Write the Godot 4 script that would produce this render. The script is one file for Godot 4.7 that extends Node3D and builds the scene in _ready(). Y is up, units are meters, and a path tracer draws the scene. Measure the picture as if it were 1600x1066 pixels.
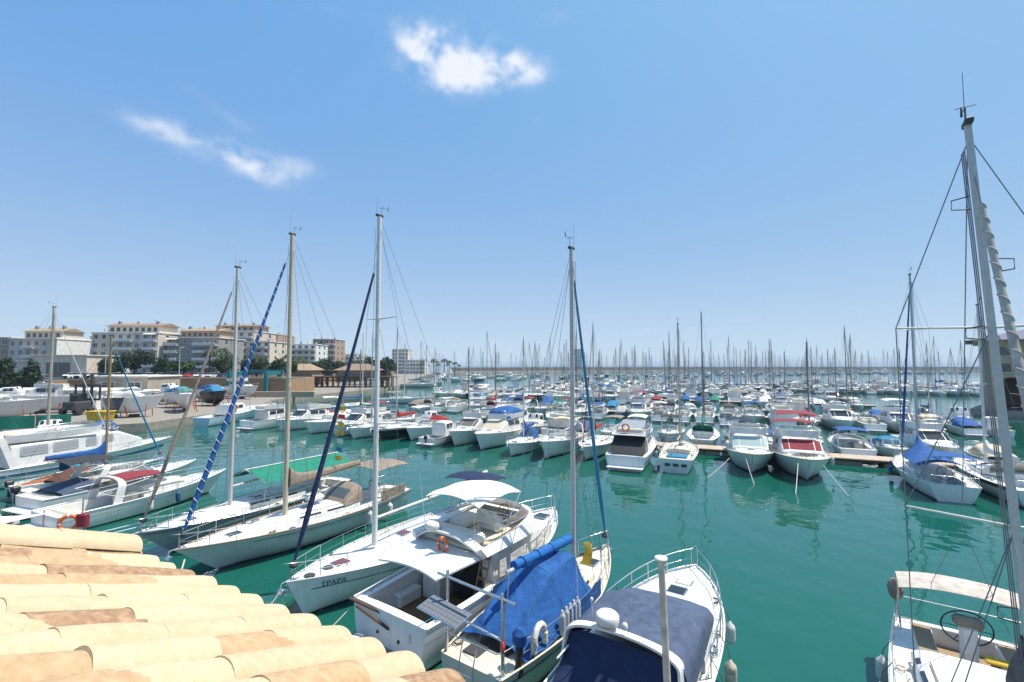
extends Node3D
# A marina seen over a tiled roof: y up, metres, water at y = 0, the camera looks along -z.

func _ready():
	# ---- camera
	var cam := Camera3D.new()
	cam.name = "camera"
	cam.position = Vector3(0, 8.5, 0)
	cam.rotation_degrees = Vector3(3.1, 0, 0)
	cam.fov = 73.02
	cam.near = 0.05
	cam.far = 8000.0
	add_child(cam)
	cam.current = true
	# ---- sky, sun, exposure
	var we := WorldEnvironment.new()
	we.name = "world_environment"
	var env := Environment.new()
	env.background_mode = Environment.BG_SKY
	var sky := Sky.new()
	sky.sky_material = sky_panorama()
	env.sky = sky
	env.background_energy_multiplier = 1.0
	env.tonemap_mode = Environment.TONE_MAPPER_LINEAR
	env.tonemap_exposure = 1.34
	env.sdfgi_enabled = true
	env.ssao_enabled = true
	env.ssil_enabled = true
	env.fog_enabled = true
	env.fog_density = 0.00022
	env.fog_light_color = Color(0.74, 0.82, 0.9)
	we.environment = env
	add_child(we)
	var sun := DirectionalLight3D.new()
	sun.name = "sun"
	sun.light_energy = 1.5
	sun.light_color = Color(1.0, 0.96, 0.9)
	sun.light_angular_distance = 0.5
	sun.shadow_enabled = true
	sun.look_at_from_position(SUN * 100.0, Vector3.ZERO, Vector3.FORWARD)
	add_child(sun)
	# ---- the large structure
	materials()
	water()
	tiled_roof()
	quay_and_town()
	breakwater()
	# ---- boats, near to far
	near_boats()
	left_boats()
	first_row()
	back_rows()

var SUN := Vector3(0.42, 0.90, -0.10).normalized()

func sky_panorama() -> PanoramaSkyMaterial:
	var W := 2048
	var H := 1024
	var n1 := FastNoiseLite.new()
	n1.seed = 11
	n1.frequency = 1.0
	n1.fractal_octaves = 5
	n1.noise_type = FastNoiseLite.TYPE_SIMPLEX_SMOOTH
	var zen := Vector3(0.030, 0.212, 0.560)
	var hor := Vector3(0.500, 0.610, 0.690)
	var lit := Vector3(0.360, 0.575, 0.735)
	var sd := SUN
	var data := PackedByteArray()
	data.resize(W * H * 3)
	# clouds: azimuth, elevation (degrees), half sizes, tilt, thickness
	var clouds := [[-11.0, 35.4, 4.2, 2.6, 0.25, 1.08], [-5.0, 34.0, 5.6, 2.7, 0.0, 1.15], [1.2, 33.6, 3.8, 1.6, -0.15, 0.9], [-7.5, 32.4, 3.6, 1.8, 0.0, 0.7],
		[-33.5, 22.0, 6.4, 1.9, -0.16, 0.56], [-29.2, 20.6, 4.4, 2.0, -0.2, 0.62], [-24.8, 21.8, 3.4, 1.3, -0.1, 0.5], [-38.5, 22.6, 4.0, 1.1, -0.1, 0.42], [-33.0, 25.4, 4.0, 1.0, -0.35, 0.36], [-20.5, 37.0, 3.0, 1.5, 0.2, 0.2], [3.5, 29.0, 2.0, 1.6, 0.0, 0.22], [6.0, 38.0, 3.5, 1.2, 0.1, 0.2],
		[-44.0, 4.2, 7.0, 0.5, 0.0, 0.3], [-1.5, 3.0, 9.0, 0.7, 0.0, 0.3], [19.0, 4.0, 9.0, 0.7, 0.0, 0.28], [8.0, 6.0, 6.0, 0.6, 0.0, 0.18], [-20.0, 5.5, 8.0, 0.6, 0.0, 0.16]]
	for j in H:
		var el := (0.5 - (j + 0.5) / H) * 180.0
		for i in W:
			var az := (i + 0.5) / W * 360.0 - (360.0 if i >= W / 2 else 0.0)
			var k := (j * W + i) * 3
			var c: Vector3
			if el < 0.0:
				c = Vector3(0.16, 0.26, 0.32)
			else:
				var e := deg_to_rad(el)
				var a := deg_to_rad(az)
				var d := Vector3(sin(a) * cos(e), sin(e), -cos(a) * cos(e))
				var g := 1.0 - exp(-el / 17.0)
				c = hor.lerp(zen, g)
				var s := clampf(0.5 + 0.5 * d.dot(sd), 0.0, 1.0)
				c = c.lerp(lit, 0.80 * pow(s, 4.0) * (0.3 + 0.7 * g))
				if el < 42.0 and absf(az) < 60.0:
					var f := 0.0
					for q in clouds:
						var du: float = (az - q[0]) * cos(e)
						var dv: float = el - q[1]
						var ru: float = (du * cos(q[4]) + dv * sin(q[4])) / q[2]
						var rv: float = (dv * cos(q[4]) - du * sin(q[4])) / q[3]
						var r2 := ru * ru + rv * rv
						if r2 < 3.5:
							f += q[5] * exp(-r2 * 1.3)
					if f > 0.01:
						var nz := n1.get_noise_3d(az * 0.2, el * 0.34, 0.0) * 1.0 + n1.get_noise_3d(az * 0.7, el * 0.9, 9.0) * 0.35
						f = smoothstep(0.05, 1.95, f * (1.0 + nz * 1.35))
						c = c.lerp(Vector3(0.72, 0.74, 0.79), f * 0.9)
			data[k] = int(clampf(pow(c.x, 1.0 / 2.2), 0, 1) * 255.0)
			data[k + 1] = int(clampf(pow(c.y, 1.0 / 2.2), 0, 1) * 255.0)
			data[k + 2] = int(clampf(pow(c.z, 1.0 / 2.2), 0, 1) * 255.0)
	var m := PanoramaSkyMaterial.new()
	m.panorama = ImageTexture.create_from_image(Image.create_from_data(W, H, false, Image.FORMAT_RGB8, data))
	return m

# ------------------------------------------------------------------ mesh building
class MB:
	var P := PackedVector3Array()
	var N := PackedVector3Array()
	var I := PackedInt32Array()
	func tri(a: int, b: int, c: int):
		var g := (P[c] - P[a]).cross(P[b] - P[a])
		if g.length_squared() < 1e-16:
			return
		if g.dot(N[a] + N[b] + N[c]) < 0.0:
			I.append(a); I.append(c); I.append(b)
		else:
			I.append(a); I.append(b); I.append(c)
	func vert(p: Vector3, n: Vector3) -> int:
		P.append(p); N.append(n)
		return P.size() - 1
	func poly(pts: Array, n: Vector3):   # flat convex polygon
		var s := P.size()
		for p in pts:
			vert(p, n)
		for i in range(1, pts.size() - 1):
			tri(s, s + i, s + i + 1)
	func quad(a: Vector3, b: Vector3, c: Vector3, d: Vector3):
		var n := (c - a).cross(b - d).normalized()
		poly([a, b, c, d], n)
	# surface f(u, v): normals from the grid itself
	func patch(f: Callable, u0: float, u1: float, nu: int, v0: float, v1: float, nv: int, off := 0.0, flip := false):
		var s := P.size()
		var w := nv + 1
		var pts := PackedVector3Array()
		for i in nu + 1:
			for j in w:
				pts.append(f.call(lerpf(u0, u1, float(i) / nu), lerpf(v0, v1, float(j) / nv)))
		for i in nu + 1:
			for j in w:
				var du := pts[mini(i + 1, nu) * w + j] - pts[maxi(i - 1, 0) * w + j]
				var dv := pts[i * w + mini(j + 1, nv)] - pts[i * w + maxi(j - 1, 0)]
				if du.length_squared() < 1e-12:
					var jj := clampi(j + (1 if j < nv / 2.0 else -1), 0, nv)
					du = pts[mini(i + 1, nu) * w + jj] - pts[maxi(i - 1, 0) * w + jj]
				if dv.length_squared() < 1e-12:
					var ii := clampi(i + (1 if i < nu / 2.0 else -1), 0, nu)
					dv = pts[ii * w + mini(j + 1, nv)] - pts[ii * w + maxi(j - 1, 0)]
				var n := du.cross(dv).normalized()
				if flip:
					n = -n
				vert(pts[i * w + j] + n * off, n)
		for i in nu:
			for j in nv:
				var a := s + i * w + j
				tri(a, a + 1, a + w + 1)
				tri(a, a + w + 1, a + w)
	# a sheet with thickness: both faces and the rim
	func sheet(f: Callable, u0: float, u1: float, nu: int, v0: float, v1: float, nv: int, th: float, flip := false):
		patch(f, u0, u1, nu, v0, v1, nv, 0.0, flip)
		var top := P.size() - (nu + 1) * (nv + 1)
		patch(f, u0, u1, nu, v0, v1, nv, -th, flip)
		var bot := P.size() - (nu + 1) * (nv + 1)
		for k in (nu + 1) * (nv + 1):
			N[bot + k] = -N[bot + k]
		var w := nv + 1
		var rim := []
		for j in nv: rim.append([j, j + 1])
		for i in nu: rim.append([i * w + nv, (i + 1) * w + nv])
		for j in nv: rim.append([nu * w + nv - j, nu * w + nv - j - 1])
		for i in nu: rim.append([(nu - i) * w, (nu - i - 1) * w])
		for e in rim:
			quad(P[top + e[0]], P[top + e[1]], P[bot + e[1]], P[bot + e[0]])
		# faces made last keep their winding through their own normals
		_rewind(top, bot + (nu + 1) * (nv + 1))
	func _rewind(a: int, b: int):
		for k in range(0, I.size(), 3):
			if I[k] >= a and I[k] < b and I[k + 1] < b and I[k + 2] < b:
				var g := (P[I[k + 2]] - P[I[k]]).cross(P[I[k + 1]] - P[I[k]])
				if g.dot(N[I[k]] + N[I[k + 1]] + N[I[k + 2]]) < 0.0:
					var t := I[k + 1]; I[k + 1] = I[k + 2]; I[k + 2] = t
	func box(c: Vector3, size: Vector3, bs := Basis.IDENTITY, bev := 0.0):
		var h := size * 0.5
		var ax := [Vector3.RIGHT, Vector3.UP, Vector3.BACK]
		if bev <= 0.0:
			for k in 3:
				for sg in [-1.0, 1.0]:
					var n: Vector3 = ax[k] * sg
					var u: Vector3 = ax[(k + 1) % 3]
					var v: Vector3 = ax[(k + 2) % 3]
					var o: Vector3 = n * h[k]
					var a: Vector3 = u * h[(k + 1) % 3]
					var b: Vector3 = v * h[(k + 2) % 3]
					poly([c + bs * (o - a - b), c + bs * (o + a - b), c + bs * (o + a + b), c + bs * (o - a + b)], bs * n)
			return
		var e := h - Vector3.ONE * bev
		for k in 3:
			for sg in [-1.0, 1.0]:
				var n: Vector3 = ax[k] * sg
				var a: Vector3 = ax[(k + 1) % 3] * e[(k + 1) % 3]
				var b: Vector3 = ax[(k + 2) % 3] * e[(k + 2) % 3]
				var o: Vector3 = n * h[k]
				poly([c + bs * (o - a - b), c + bs * (o + a - b), c + bs * (o + a + b), c + bs * (o - a + b)], bs * n)
				# edges along axis (k + 2), between faces k and k + 1
				for s2 in [-1.0, 1.0]:
					var m: Vector3 = ax[(k + 1) % 3] * s2
					var k1 := (k + 1) % 3
					var p: Vector3 = n * h[k] + m * e[k1]
					var q: Vector3 = n * e[k] + m * h[k1]
					var nn: Vector3 = bs * (n + m).normalized()
					poly([c + bs * (p - b), c + bs * (p + b), c + bs * (q + b), c + bs * (q - b)], nn)
		for sx in [-1.0, 1.0]:
			for sy in [-1.0, 1.0]:
				for sz in [-1.0, 1.0]:
					var g := Vector3(sx, sy, sz)
					poly([c + bs * (g * Vector3(h.x, e.y, e.z)), c + bs * (g * Vector3(e.x, h.y, e.z)), c + bs * (g * Vector3(e.x, e.y, h.z))], bs * g.normalized())
	func tube(pts: Array, r0: float, r1 := -1.0, sides := 6, caps := true, squash := 1.0):
		if r1 < 0.0:
			r1 = r0
		var n := pts.size()
		var s := P.size()
		var ref := Vector3.UP
		var d0: Vector3 = (pts[1] - pts[0]).normalized()
		if absf(d0.y) > 0.9:
			ref = Vector3.RIGHT
		for i in n:
			var d: Vector3 = (pts[mini(i + 1, n - 1)] - pts[maxi(i - 1, 0)]).normalized()
			var a := ref.cross(d).normalized()
			if a.length_squared() < 0.01:
				a = Vector3.BACK.cross(d).normalized()
			var b := d.cross(a).normalized()
			ref = b
			var r := lerpf(r0, r1, float(i) / (n - 1))
			for k in sides:
				var t := TAU * k / sides
				var nn := a * cos(t) * squash + b * sin(t)
				vert(pts[i] + nn * r, nn.normalized())
		for i in n - 1:
			for k in sides:
				var a0 := s + i * sides + k
				var b0 := s + i * sides + (k + 1) % sides
				tri(a0, b0, b0 + sides)
				tri(a0, b0 + sides, a0 + sides)
		if caps:
			for e in [0, n - 1]:
				var d: Vector3 = ((pts[0] - pts[1]) if e == 0 else (pts[n - 1] - pts[n - 2])).normalized()
				var ring := []
				for k in sides:
					ring.append(P[s + e * sides + k])
				poly(ring, d)
	# profile of (radius, height) turned about an axis
	func lathe(prof: Array, o: Vector3, bs := Basis.IDENTITY, seg := 12):
		var f := func(u: float, v: float) -> Vector3:
			var k := v * (prof.size() - 1)
			var i := clampi(int(k), 0, prof.size() - 2)
			var q: Vector2 = prof[i].lerp(prof[i + 1], k - i)
			return o + bs * Vector3(q.x * cos(u), q.y, -q.x * sin(u))
		patch(f, 0.0, TAU, seg, 0.0, 1.0, prof.size() - 1)
	func ball(c: Vector3, r: Vector3, nu := 10, nv := 6):
		var f := func(u: float, v: float) -> Vector3:
			return c + Vector3(r.x * cos(v) * cos(u), r.y * sin(v), -r.z * cos(v) * sin(u))
		patch(f, 0.0, TAU, nu, -PI / 2, PI / 2, nv)
	func torus(c: Vector3, bs: Basis, R: float, r: float, a0 := 0.0, a1 := TAU, nu := 16, nv := 8):
		var f := func(u: float, v: float) -> Vector3:
			return c + bs * Vector3((R + r * cos(v)) * cos(u), (R + r * cos(v)) * sin(u), r * sin(v))
		patch(f, a0, a1, nu, 0.0, TAU, nv)
	# a flat outline pushed through its thickness; outline is counter-clockwise in (x, y) of the basis
	func prism(out: PackedVector2Array, o: Vector3, bs: Basis, depth: float):
		var t := Geometry2D.triangulate_polygon(out)
		for e in [0.0, depth]:
			var s := P.size()
			var n := bs.z * (1.0 if e > 0.0 else -1.0)
			if depth < 0.0:
				n = -n
			for q in out:
				vert(o + bs * Vector3(q.x, q.y, e), n)
			for k in range(0, t.size(), 3):
				tri(s + t[k], s + t[k + 1], s + t[k + 2])
		var area := 0.0
		for i in out.size():
			area += out[i].cross(out[(i + 1) % out.size()])
		for i in out.size():
			var a := out[i]
			var b := out[(i + 1) % out.size()]
			var d := (b - a).normalized()
			var n := bs * Vector3(d.y, -d.x, 0.0) * signf(area)
			poly([o + bs * Vector3(a.x, a.y, 0), o + bs * Vector3(b.x, b.y, 0), o + bs * Vector3(b.x, b.y, depth), o + bs * Vector3(a.x, a.y, depth)], n)
	func mesh() -> ArrayMesh:
		var m := ArrayMesh.new()
		if I.is_empty():
			return m
		var a := []
		a.resize(Mesh.ARRAY_MAX)
		a[Mesh.ARRAY_VERTEX] = P
		a[Mesh.ARRAY_NORMAL] = N
		a[Mesh.ARRAY_INDEX] = I
		m.add_surface_from_arrays(Mesh.PRIMITIVE_TRIANGLES, a)
		return m

func part(called: String, mb: MB, m: Material, parent: Node = self, label := "") -> MeshInstance3D:
	var o := MeshInstance3D.new()
	o.mesh = mb.mesh()
	o.material_override = m
	o.name = called
	o.cast_shadow = GeometryInstance3D.SHADOW_CASTING_SETTING_ON
	parent.add_child(o, true)
	if label:
		o.set_meta("label", label)
	return o

func inst(called: String, mesh: Mesh, m: Material, xf: Transform3D, parent: Node) -> MeshInstance3D:
	var o := MeshInstance3D.new()
	o.mesh = mesh
	o.material_override = m
	o.name = called
	o.transform = xf
	parent.add_child(o, true)
	return o

var taken := {}
func numbered(called: String) -> String:
	var n: int = taken.get(called, 0)
	taken[called] = n + 1
	return called if n == 0 else "%s_%03d" % [called, n]

func thing(called: String, label: String, category: String, group := "") -> Node3D:
	var o := Node3D.new()
	o.name = numbered(called)
	add_child(o)
	tag(o, label, category, group)
	return o

func tag(o: Node, label: String, category: String, group := "", kind := ""):
	o.set_meta("label", label)
	o.set_meta("category", category)
	if group:
		o.set_meta("group", group)
	if kind:
		o.set_meta("kind", kind)

func single(called: String, mb: MB, m: Material, label: String, category: String, group := "") -> MeshInstance3D:
	var o := part("x", mb, m)
	o.name = numbered(called)
	tag(o, label, category, group)
	return o

func structure(called: String, mb: MB, m: Material) -> MeshInstance3D:
	var o := part("x", mb, m)
	o.name = numbered(called)
	o.set_meta("kind", "structure")
	return o

func copy_of(o: Node3D, label := "", group := "") -> Node3D:
	var c: Node3D = o.duplicate()
	c.name = numbered(str(o.name).rstrip("0123456789").trim_suffix("_"))
	add_child(c)
	if label:
		c.set_meta("label", label)
	if group:
		c.set_meta("group", group)
	return c

# stand a boat (stern towards the first point, bow towards the second) on the water
func moor(o: Node3D, sx: float, sz: float, bx: float, bz: float, heel := 0.0):
	o.position = Vector3((sx + bx) * 0.5, 0.0, (sz + bz) * 0.5)
	o.rotation = Vector3(heel, atan2(-(bz - sz), bx - sx), 0.0)

# ------------------------------------------------------------------ materials
var M := {}
var TX := {}
func noise_tex(called: String, freq: float, lo: Color, hi: Color, size := 256, kind := FastNoiseLite.TYPE_SIMPLEX_SMOOTH, oct := 4, gam := 1.0) -> ImageTexture:
	if TX.has(called):
		return TX[called]
	var n := FastNoiseLite.new()
	n.seed = hash(called) % 9973
	n.noise_type = kind
	n.frequency = freq
	n.fractal_octaves = oct
	var g := n.get_seamless_image(size, size)
	var im := Image.create_empty(size, size, true, Image.FORMAT_RGB8)
	for y in size:
		for x in size:
			im.set_pixel(x, y, lo.lerp(hi, pow(g.get_pixel(x, y).r, gam)))
	im.generate_mipmaps()
	TX[called] = ImageTexture.create_from_image(im)
	return TX[called]

func normal_tex(called: String, freq: float, strength: float, size := 512, oct := 4, kind := FastNoiseLite.TYPE_SIMPLEX_SMOOTH) -> ImageTexture:
	if TX.has(called):
		return TX[called]
	var n := FastNoiseLite.new()
	n.seed = hash(called) % 9973
	n.noise_type = kind
	n.frequency = freq
	n.fractal_octaves = oct
	var g := n.get_seamless_image(size, size)
	g.convert(Image.FORMAT_RGBA8)
	g.bump_map_to_normal_map(strength)
	TX[called] = ImageTexture.create_from_image(g)
	return TX[called]

func streak_tex():
	var n := FastNoiseLite.new()
	n.seed = 21
	n.frequency = 0.035
	n.fractal_octaves = 4
	var g := n.get_seamless_image(512, 512).get_region(Rect2i(0, 0, 512, 36))
	g.resize(512, 512, Image.INTERPOLATE_CUBIC)
	var im := Image.create_empty(512, 512, true, Image.FORMAT_RGB8)
	for y in 512:
		for x in 512:
			im.set_pixel(x, y, Color(0.92, 0.91, 0.88).lerp(Color(1, 1, 1), clampf(g.get_pixel(x, y).r * 1.7, 0, 1)))
	im.generate_mipmaps()
	TX["streak"] = ImageTexture.create_from_image(im)

# fired clay: mottled body, darker flecks and pale lime runs
func clay_tex(called: String, lo: Color, hi: Color, sd: int):
	var n := FastNoiseLite.new()
	n.seed = sd
	n.frequency = 0.008
	n.fractal_octaves = 6
	var g := n.get_seamless_image(512, 512)
	var im := Image.create_empty(512, 512, true, Image.FORMAT_RGB8)
	var rng := RandomNumberGenerator.new()
	rng.seed = sd
	for y in 512:
		for x in 512:
			im.set_pixel(x, y, lo.lerp(hi, g.get_pixel(x, y).r) * (0.97 + 0.03 * rng.randf()))
	for k in 110:
		var c := Vector2i(rng.randi() % 512, rng.randi() % 512)
		var r := rng.randi_range(1, 2) if k % 12 else rng.randi_range(3, 5)
		var tone := 0.72 + 0.2 * rng.randf()
		for dy_ in range(-r, r + 1):
			for dx in range(-r * 2, r * 2 + 1):
				if dx * dx / 4.0 + dy_ * dy_ <= r * r * rng.randf_range(0.5, 1.1):
					var q := Vector2i(posmod(c.x + dx, 512), posmod(c.y + dy_, 512))
					im.set_pixelv(q, im.get_pixelv(q) * Color(tone, tone * 0.94, tone * 0.88))
	im.generate_mipmaps()
	TX[called] = ImageTexture.create_from_image(im)

func mat(c: Color, rough := 0.6, metal := 0.0, tex := "", scale := 1.0) -> StandardMaterial3D:
	var m := StandardMaterial3D.new()
	m.albedo_color = c.linear_to_srgb()
	m.roughness = rough
	m.metallic = metal
	if tex:
		m.albedo_texture = TX[tex]
		m.uv1_triplanar = true
		m.uv1_world_triplanar = true
		m.uv1_scale = Vector3.ONE * scale
	return m

func glass(c: Color, alpha: float) -> StandardMaterial3D:
	var m := mat(c, 0.04)
	m.transparency = BaseMaterial3D.TRANSPARENCY_ALPHA
	m.albedo_color.a = alpha
	return m

func materials():
	noise_tex("weather", 0.02, Color(0.88, 0.875, 0.86), Color(1, 1, 1), 256)
	noise_tex("cloth", 0.012, Color(0.72, 0.72, 0.74), Color(1, 1, 1), 256, FastNoiseLite.TYPE_SIMPLEX_SMOOTH, 5)
	noise_tex("grain", 0.03, Color(0.6, 0.57, 0.52), Color(1, 1, 1), 256, FastNoiseLite.TYPE_SIMPLEX_SMOOTH, 5)
	noise_tex("stain", 0.008, Color(0.62, 0.52, 0.42), Color(1, 1, 1), 256, FastNoiseLite.TYPE_SIMPLEX_SMOOTH, 5, 0.6)
	normal_tex("cloth_n", 0.009, 9.0, 512, 4)
	normal_tex("rough_n", 0.05, 5.0, 256, 4)
	streak_tex()
	M.hull = mat(Color(0.80, 0.80, 0.79), 0.22, 0, "streak", 0.22)
	M.scum = mat(Color(0.42, 0.42, 0.33), 0.7, 0, "stain", 2.0)
	M.white = mat(Color(0.80, 0.80, 0.79), 0.28, 0, "weather", 0.35)
	M.deck = mat(Color(0.78, 0.77, 0.74), 0.55, 0, "weather", 0.8)
	M.cream = mat(Color(0.74, 0.68, 0.56), 0.4, 0, "weather", 0.5)
	M.sand = mat(Color(0.62, 0.50, 0.35), 0.75, 0, "cloth", 0.6)
	M.grey = mat(Color(0.36, 0.38, 0.42), 0.25, 0, "weather", 0.3)
	M.bluegrey = mat(Color(0.45, 0.55, 0.62), 0.25, 0, "weather", 0.3)
	M.paleblue = mat(Color(0.50, 0.66, 0.76), 0.25, 0, "weather", 0.3)
	M.lightgrey = mat(Color(0.62, 0.64, 0.66), 0.25, 0, "weather", 0.3)
	M.navy_hull = mat(Color(0.02, 0.035, 0.09), 0.2)
	M.black_hull = mat(Color(0.015, 0.016, 0.02), 0.25)
	M.black = mat(Color(0.02, 0.02, 0.022), 0.5)
	M.dark = mat(Color(0.05, 0.05, 0.055), 0.6)
	M.window = mat(Color(0.015, 0.02, 0.025), 0.06)
	M.window.metallic_specular = 0.8
	M.green_glass = glass(Color(0.2, 0.42, 0.36), 0.45)
	M.pane = glass(Color(0.08, 0.12, 0.13), 0.62)
	M.steel = mat(Color(0.62, 0.63, 0.65), 0.25, 0.9)
	M.alu = mat(Color(0.62, 0.61, 0.60), 0.45, 0.1, "weather", 1.0)
	M.alu_beige = mat(Color(0.60, 0.52, 0.40), 0.5, 0.1, "weather", 1.0)
	M.alu_white = mat(Color(0.74, 0.74, 0.73), 0.4, 0.0, "weather", 1.0)
	M.alu_dark = mat(Color(0.2, 0.2, 0.21), 0.5, 0.3)
	M.wood_mast = mat(Color(0.55, 0.38, 0.16), 0.5, 0, "grain", 1.5)
	M.wire = mat(Color(0.22, 0.23, 0.25), 0.4, 0.6)
	M.rope = mat(Color(0.62, 0.57, 0.46), 0.9)
	M.rope_dark = mat(Color(0.12, 0.11, 0.1), 0.9)
	M.teak = mat(Color(0.34, 0.20, 0.10), 0.65, 0, "grain", 2.5)
	M.teak_pale = mat(Color(0.48, 0.36, 0.24), 0.7, 0, "grain", 2.5)
	M.seam = mat(Color(0.05, 0.04, 0.035), 0.8)
	var cols := {"blue": Color(0.012, 0.12, 0.40), "bright": Color(0.01, 0.16, 0.50), "navy": Color(0.012, 0.03, 0.10), "slate": Color(0.085, 0.125, 0.21), "red": Color(0.42, 0.03, 0.035), "wine": Color(0.33, 0.04, 0.05), "green": Color(0.01, 0.26, 0.17), "taupe": Color(0.36, 0.29, 0.22), "beige": Color(0.68, 0.57, 0.43), "ivory": Color(0.80, 0.77, 0.70), "charcoal": Color(0.045, 0.045, 0.048), "brown": Color(0.17, 0.075, 0.04), "orange": Color(0.5, 0.16, 0.06), "teal": Color(0.0, 0.33, 0.33), "azure": Color(0.02, 0.27, 0.48), "paleg": Color(0.55, 0.55, 0.54)}
	for c in cols:
		var m := mat(cols[c], 0.85, 0, "cloth", 0.9)
		m.normal_enabled = true
		m.normal_texture = TX["cloth_n"]
		m.normal_scale = 0.9
		if c in ["ivory", "beige", "paleg"]:
			m.albedo_texture = TX["weather"]
		M["c_" + c] = m
	M.fender_white = mat(Color(0.72, 0.71, 0.68), 0.5, 0, "weather", 2.0)
	M.fender_navy = mat(Color(0.03, 0.08, 0.2), 0.5)
	M.rubber = mat(Color(0.03, 0.03, 0.03), 0.8)
	M.orange_ring = mat(Color(0.72, 0.13, 0.03), 0.6)
	M.yellow = mat(Color(0.78, 0.52, 0.03), 0.7, 0, "cloth", 0.8)
	M.redpaint = mat(Color(0.45, 0.03, 0.03), 0.5)
	M.solar = mat(Color(0.16, 0.17, 0.19), 0.2)
	M.antifoul = mat(Color(0.03, 0.04, 0.05), 0.7)
	M.antifoul_blue = mat(Color(0.02, 0.08, 0.22), 0.7)
	M.antifoul_red = mat(Color(0.22, 0.04, 0.03), 0.7)
	M.brown_wood = mat(Color(0.12, 0.06, 0.03), 0.6, 0, "grain", 3.0)
	M.cream_hull = mat(Color(0.60, 0.57, 0.50), 0.3, 0, "weather", 0.4)
	M.fender_stained = mat(Color(0.70, 0.66, 0.55), 0.6, 0, "stain", 3.0)
	M.c_sail = mat(Color(0.66, 0.60, 0.52), 0.85, 0, "cloth", 1.5)
	M.c_dusk = mat(Color(0.20, 0.18, 0.165), 0.9, 0, "cloth", 1.2)
	M.c_beige2 = mat(Color(0.72, 0.64, 0.54), 0.8, 0, "cloth", 0.9)
	M.wall_grey_glass = mat(Color(0.30, 0.32, 0.34), 0.15)
	M.green_pane = mat(Color(0.35, 0.45, 0.42), 0.08)

# ------------------------------------------------------------------ hulls (bow along +x, waterline at y = 0)
func hull_spec(L: float, B: float, fs: float, fb: float, kind := "sail", more := {}) -> Dictionary:
	var h := {"L": L, "B": B, "fs": fs, "fb": fb, "sag": 0.05, "tr": 0.62, "tm": 0.42, "p": 2.0, "q": 0.95, "e0": 0.34, "e1": 0.62, "rake": L * 0.1, "sr": 0.25, "d": 0.45, "lo": false}
	if kind == "motor":
		h.merge({"tr": 0.9, "tm": 0.4, "p": 2.5, "q": 0.9, "e0": 0.17, "e1": 0.75, "rake": L * 0.11, "sr": -0.05, "d": 0.35, "sag": 0.0}, true)
	h.merge(more, true)
	return h
func hb(h: Dictionary, t: float) -> float:
	var b: float
	if t < h.tm:
		b = lerpf(h.tr, 1.0, sin(t / h.tm * PI / 2))
	else:
		b = pow(maxf(1.0 - pow((t - h.tm) / (1.0 - h.tm), h.p), 0.0), h.q)
	return maxf(b * h.B * 0.5, 0.015)
func sheer(h: Dictionary, t: float) -> float:
	return lerpf(h.fs, h.fb, pow(clampf(t, 0, 1), 1.7)) - h.sag * sin(t * PI)
func hx(h: Dictionary, t: float, y: float) -> float:
	var k := clampf(1.0 - y / sheer(h, t), 0.0, 1.35)
	return -h.L * 0.5 + t * h.L - h.rake * k * smoothstep(0.5, 1.0, t) + h.sr * k * (1.0 - smoothstep(0.0, 0.25, t))
func hy(h: Dictionary, t: float, y: float, sg: float) -> Vector3:
	var d: float = h.d * (1.0 - pow(t, 5.0))
	var v := clampf((y + d) / (sheer(h, t) + d), 0.0, 1.0)
	return Vector3(hx(h, t, y), y, sg * hb(h, t) * pow(v, lerpf(h.e0, h.e1, pow(t, 2.2))))
func hp(h: Dictionary, t: float, v: float) -> Vector3:   # v from -1 (port sheer) over the keel to 1
	var d: float = h.d * (1.0 - pow(t, 5.0))
	return hy(h, t, -d + (sheer(h, t) + d) * absf(v), signf(v))
func tx(h: Dictionary, x: float) -> float:
	return (x + h.L * 0.5) / h.L
func dy(h: Dictionary, x: float) -> float:   # deck height at x
	return sheer(h, tx(h, x)) - 0.05
func dk(h: Dictionary, t: float, u: float) -> Vector3:
	var s := sheer(h, t)
	return Vector3(hx(h, t, s), s - 0.05 + 0.05 * (1.0 - u * u), u * maxf(hb(h, t) - 0.03, 0.01))

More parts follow.
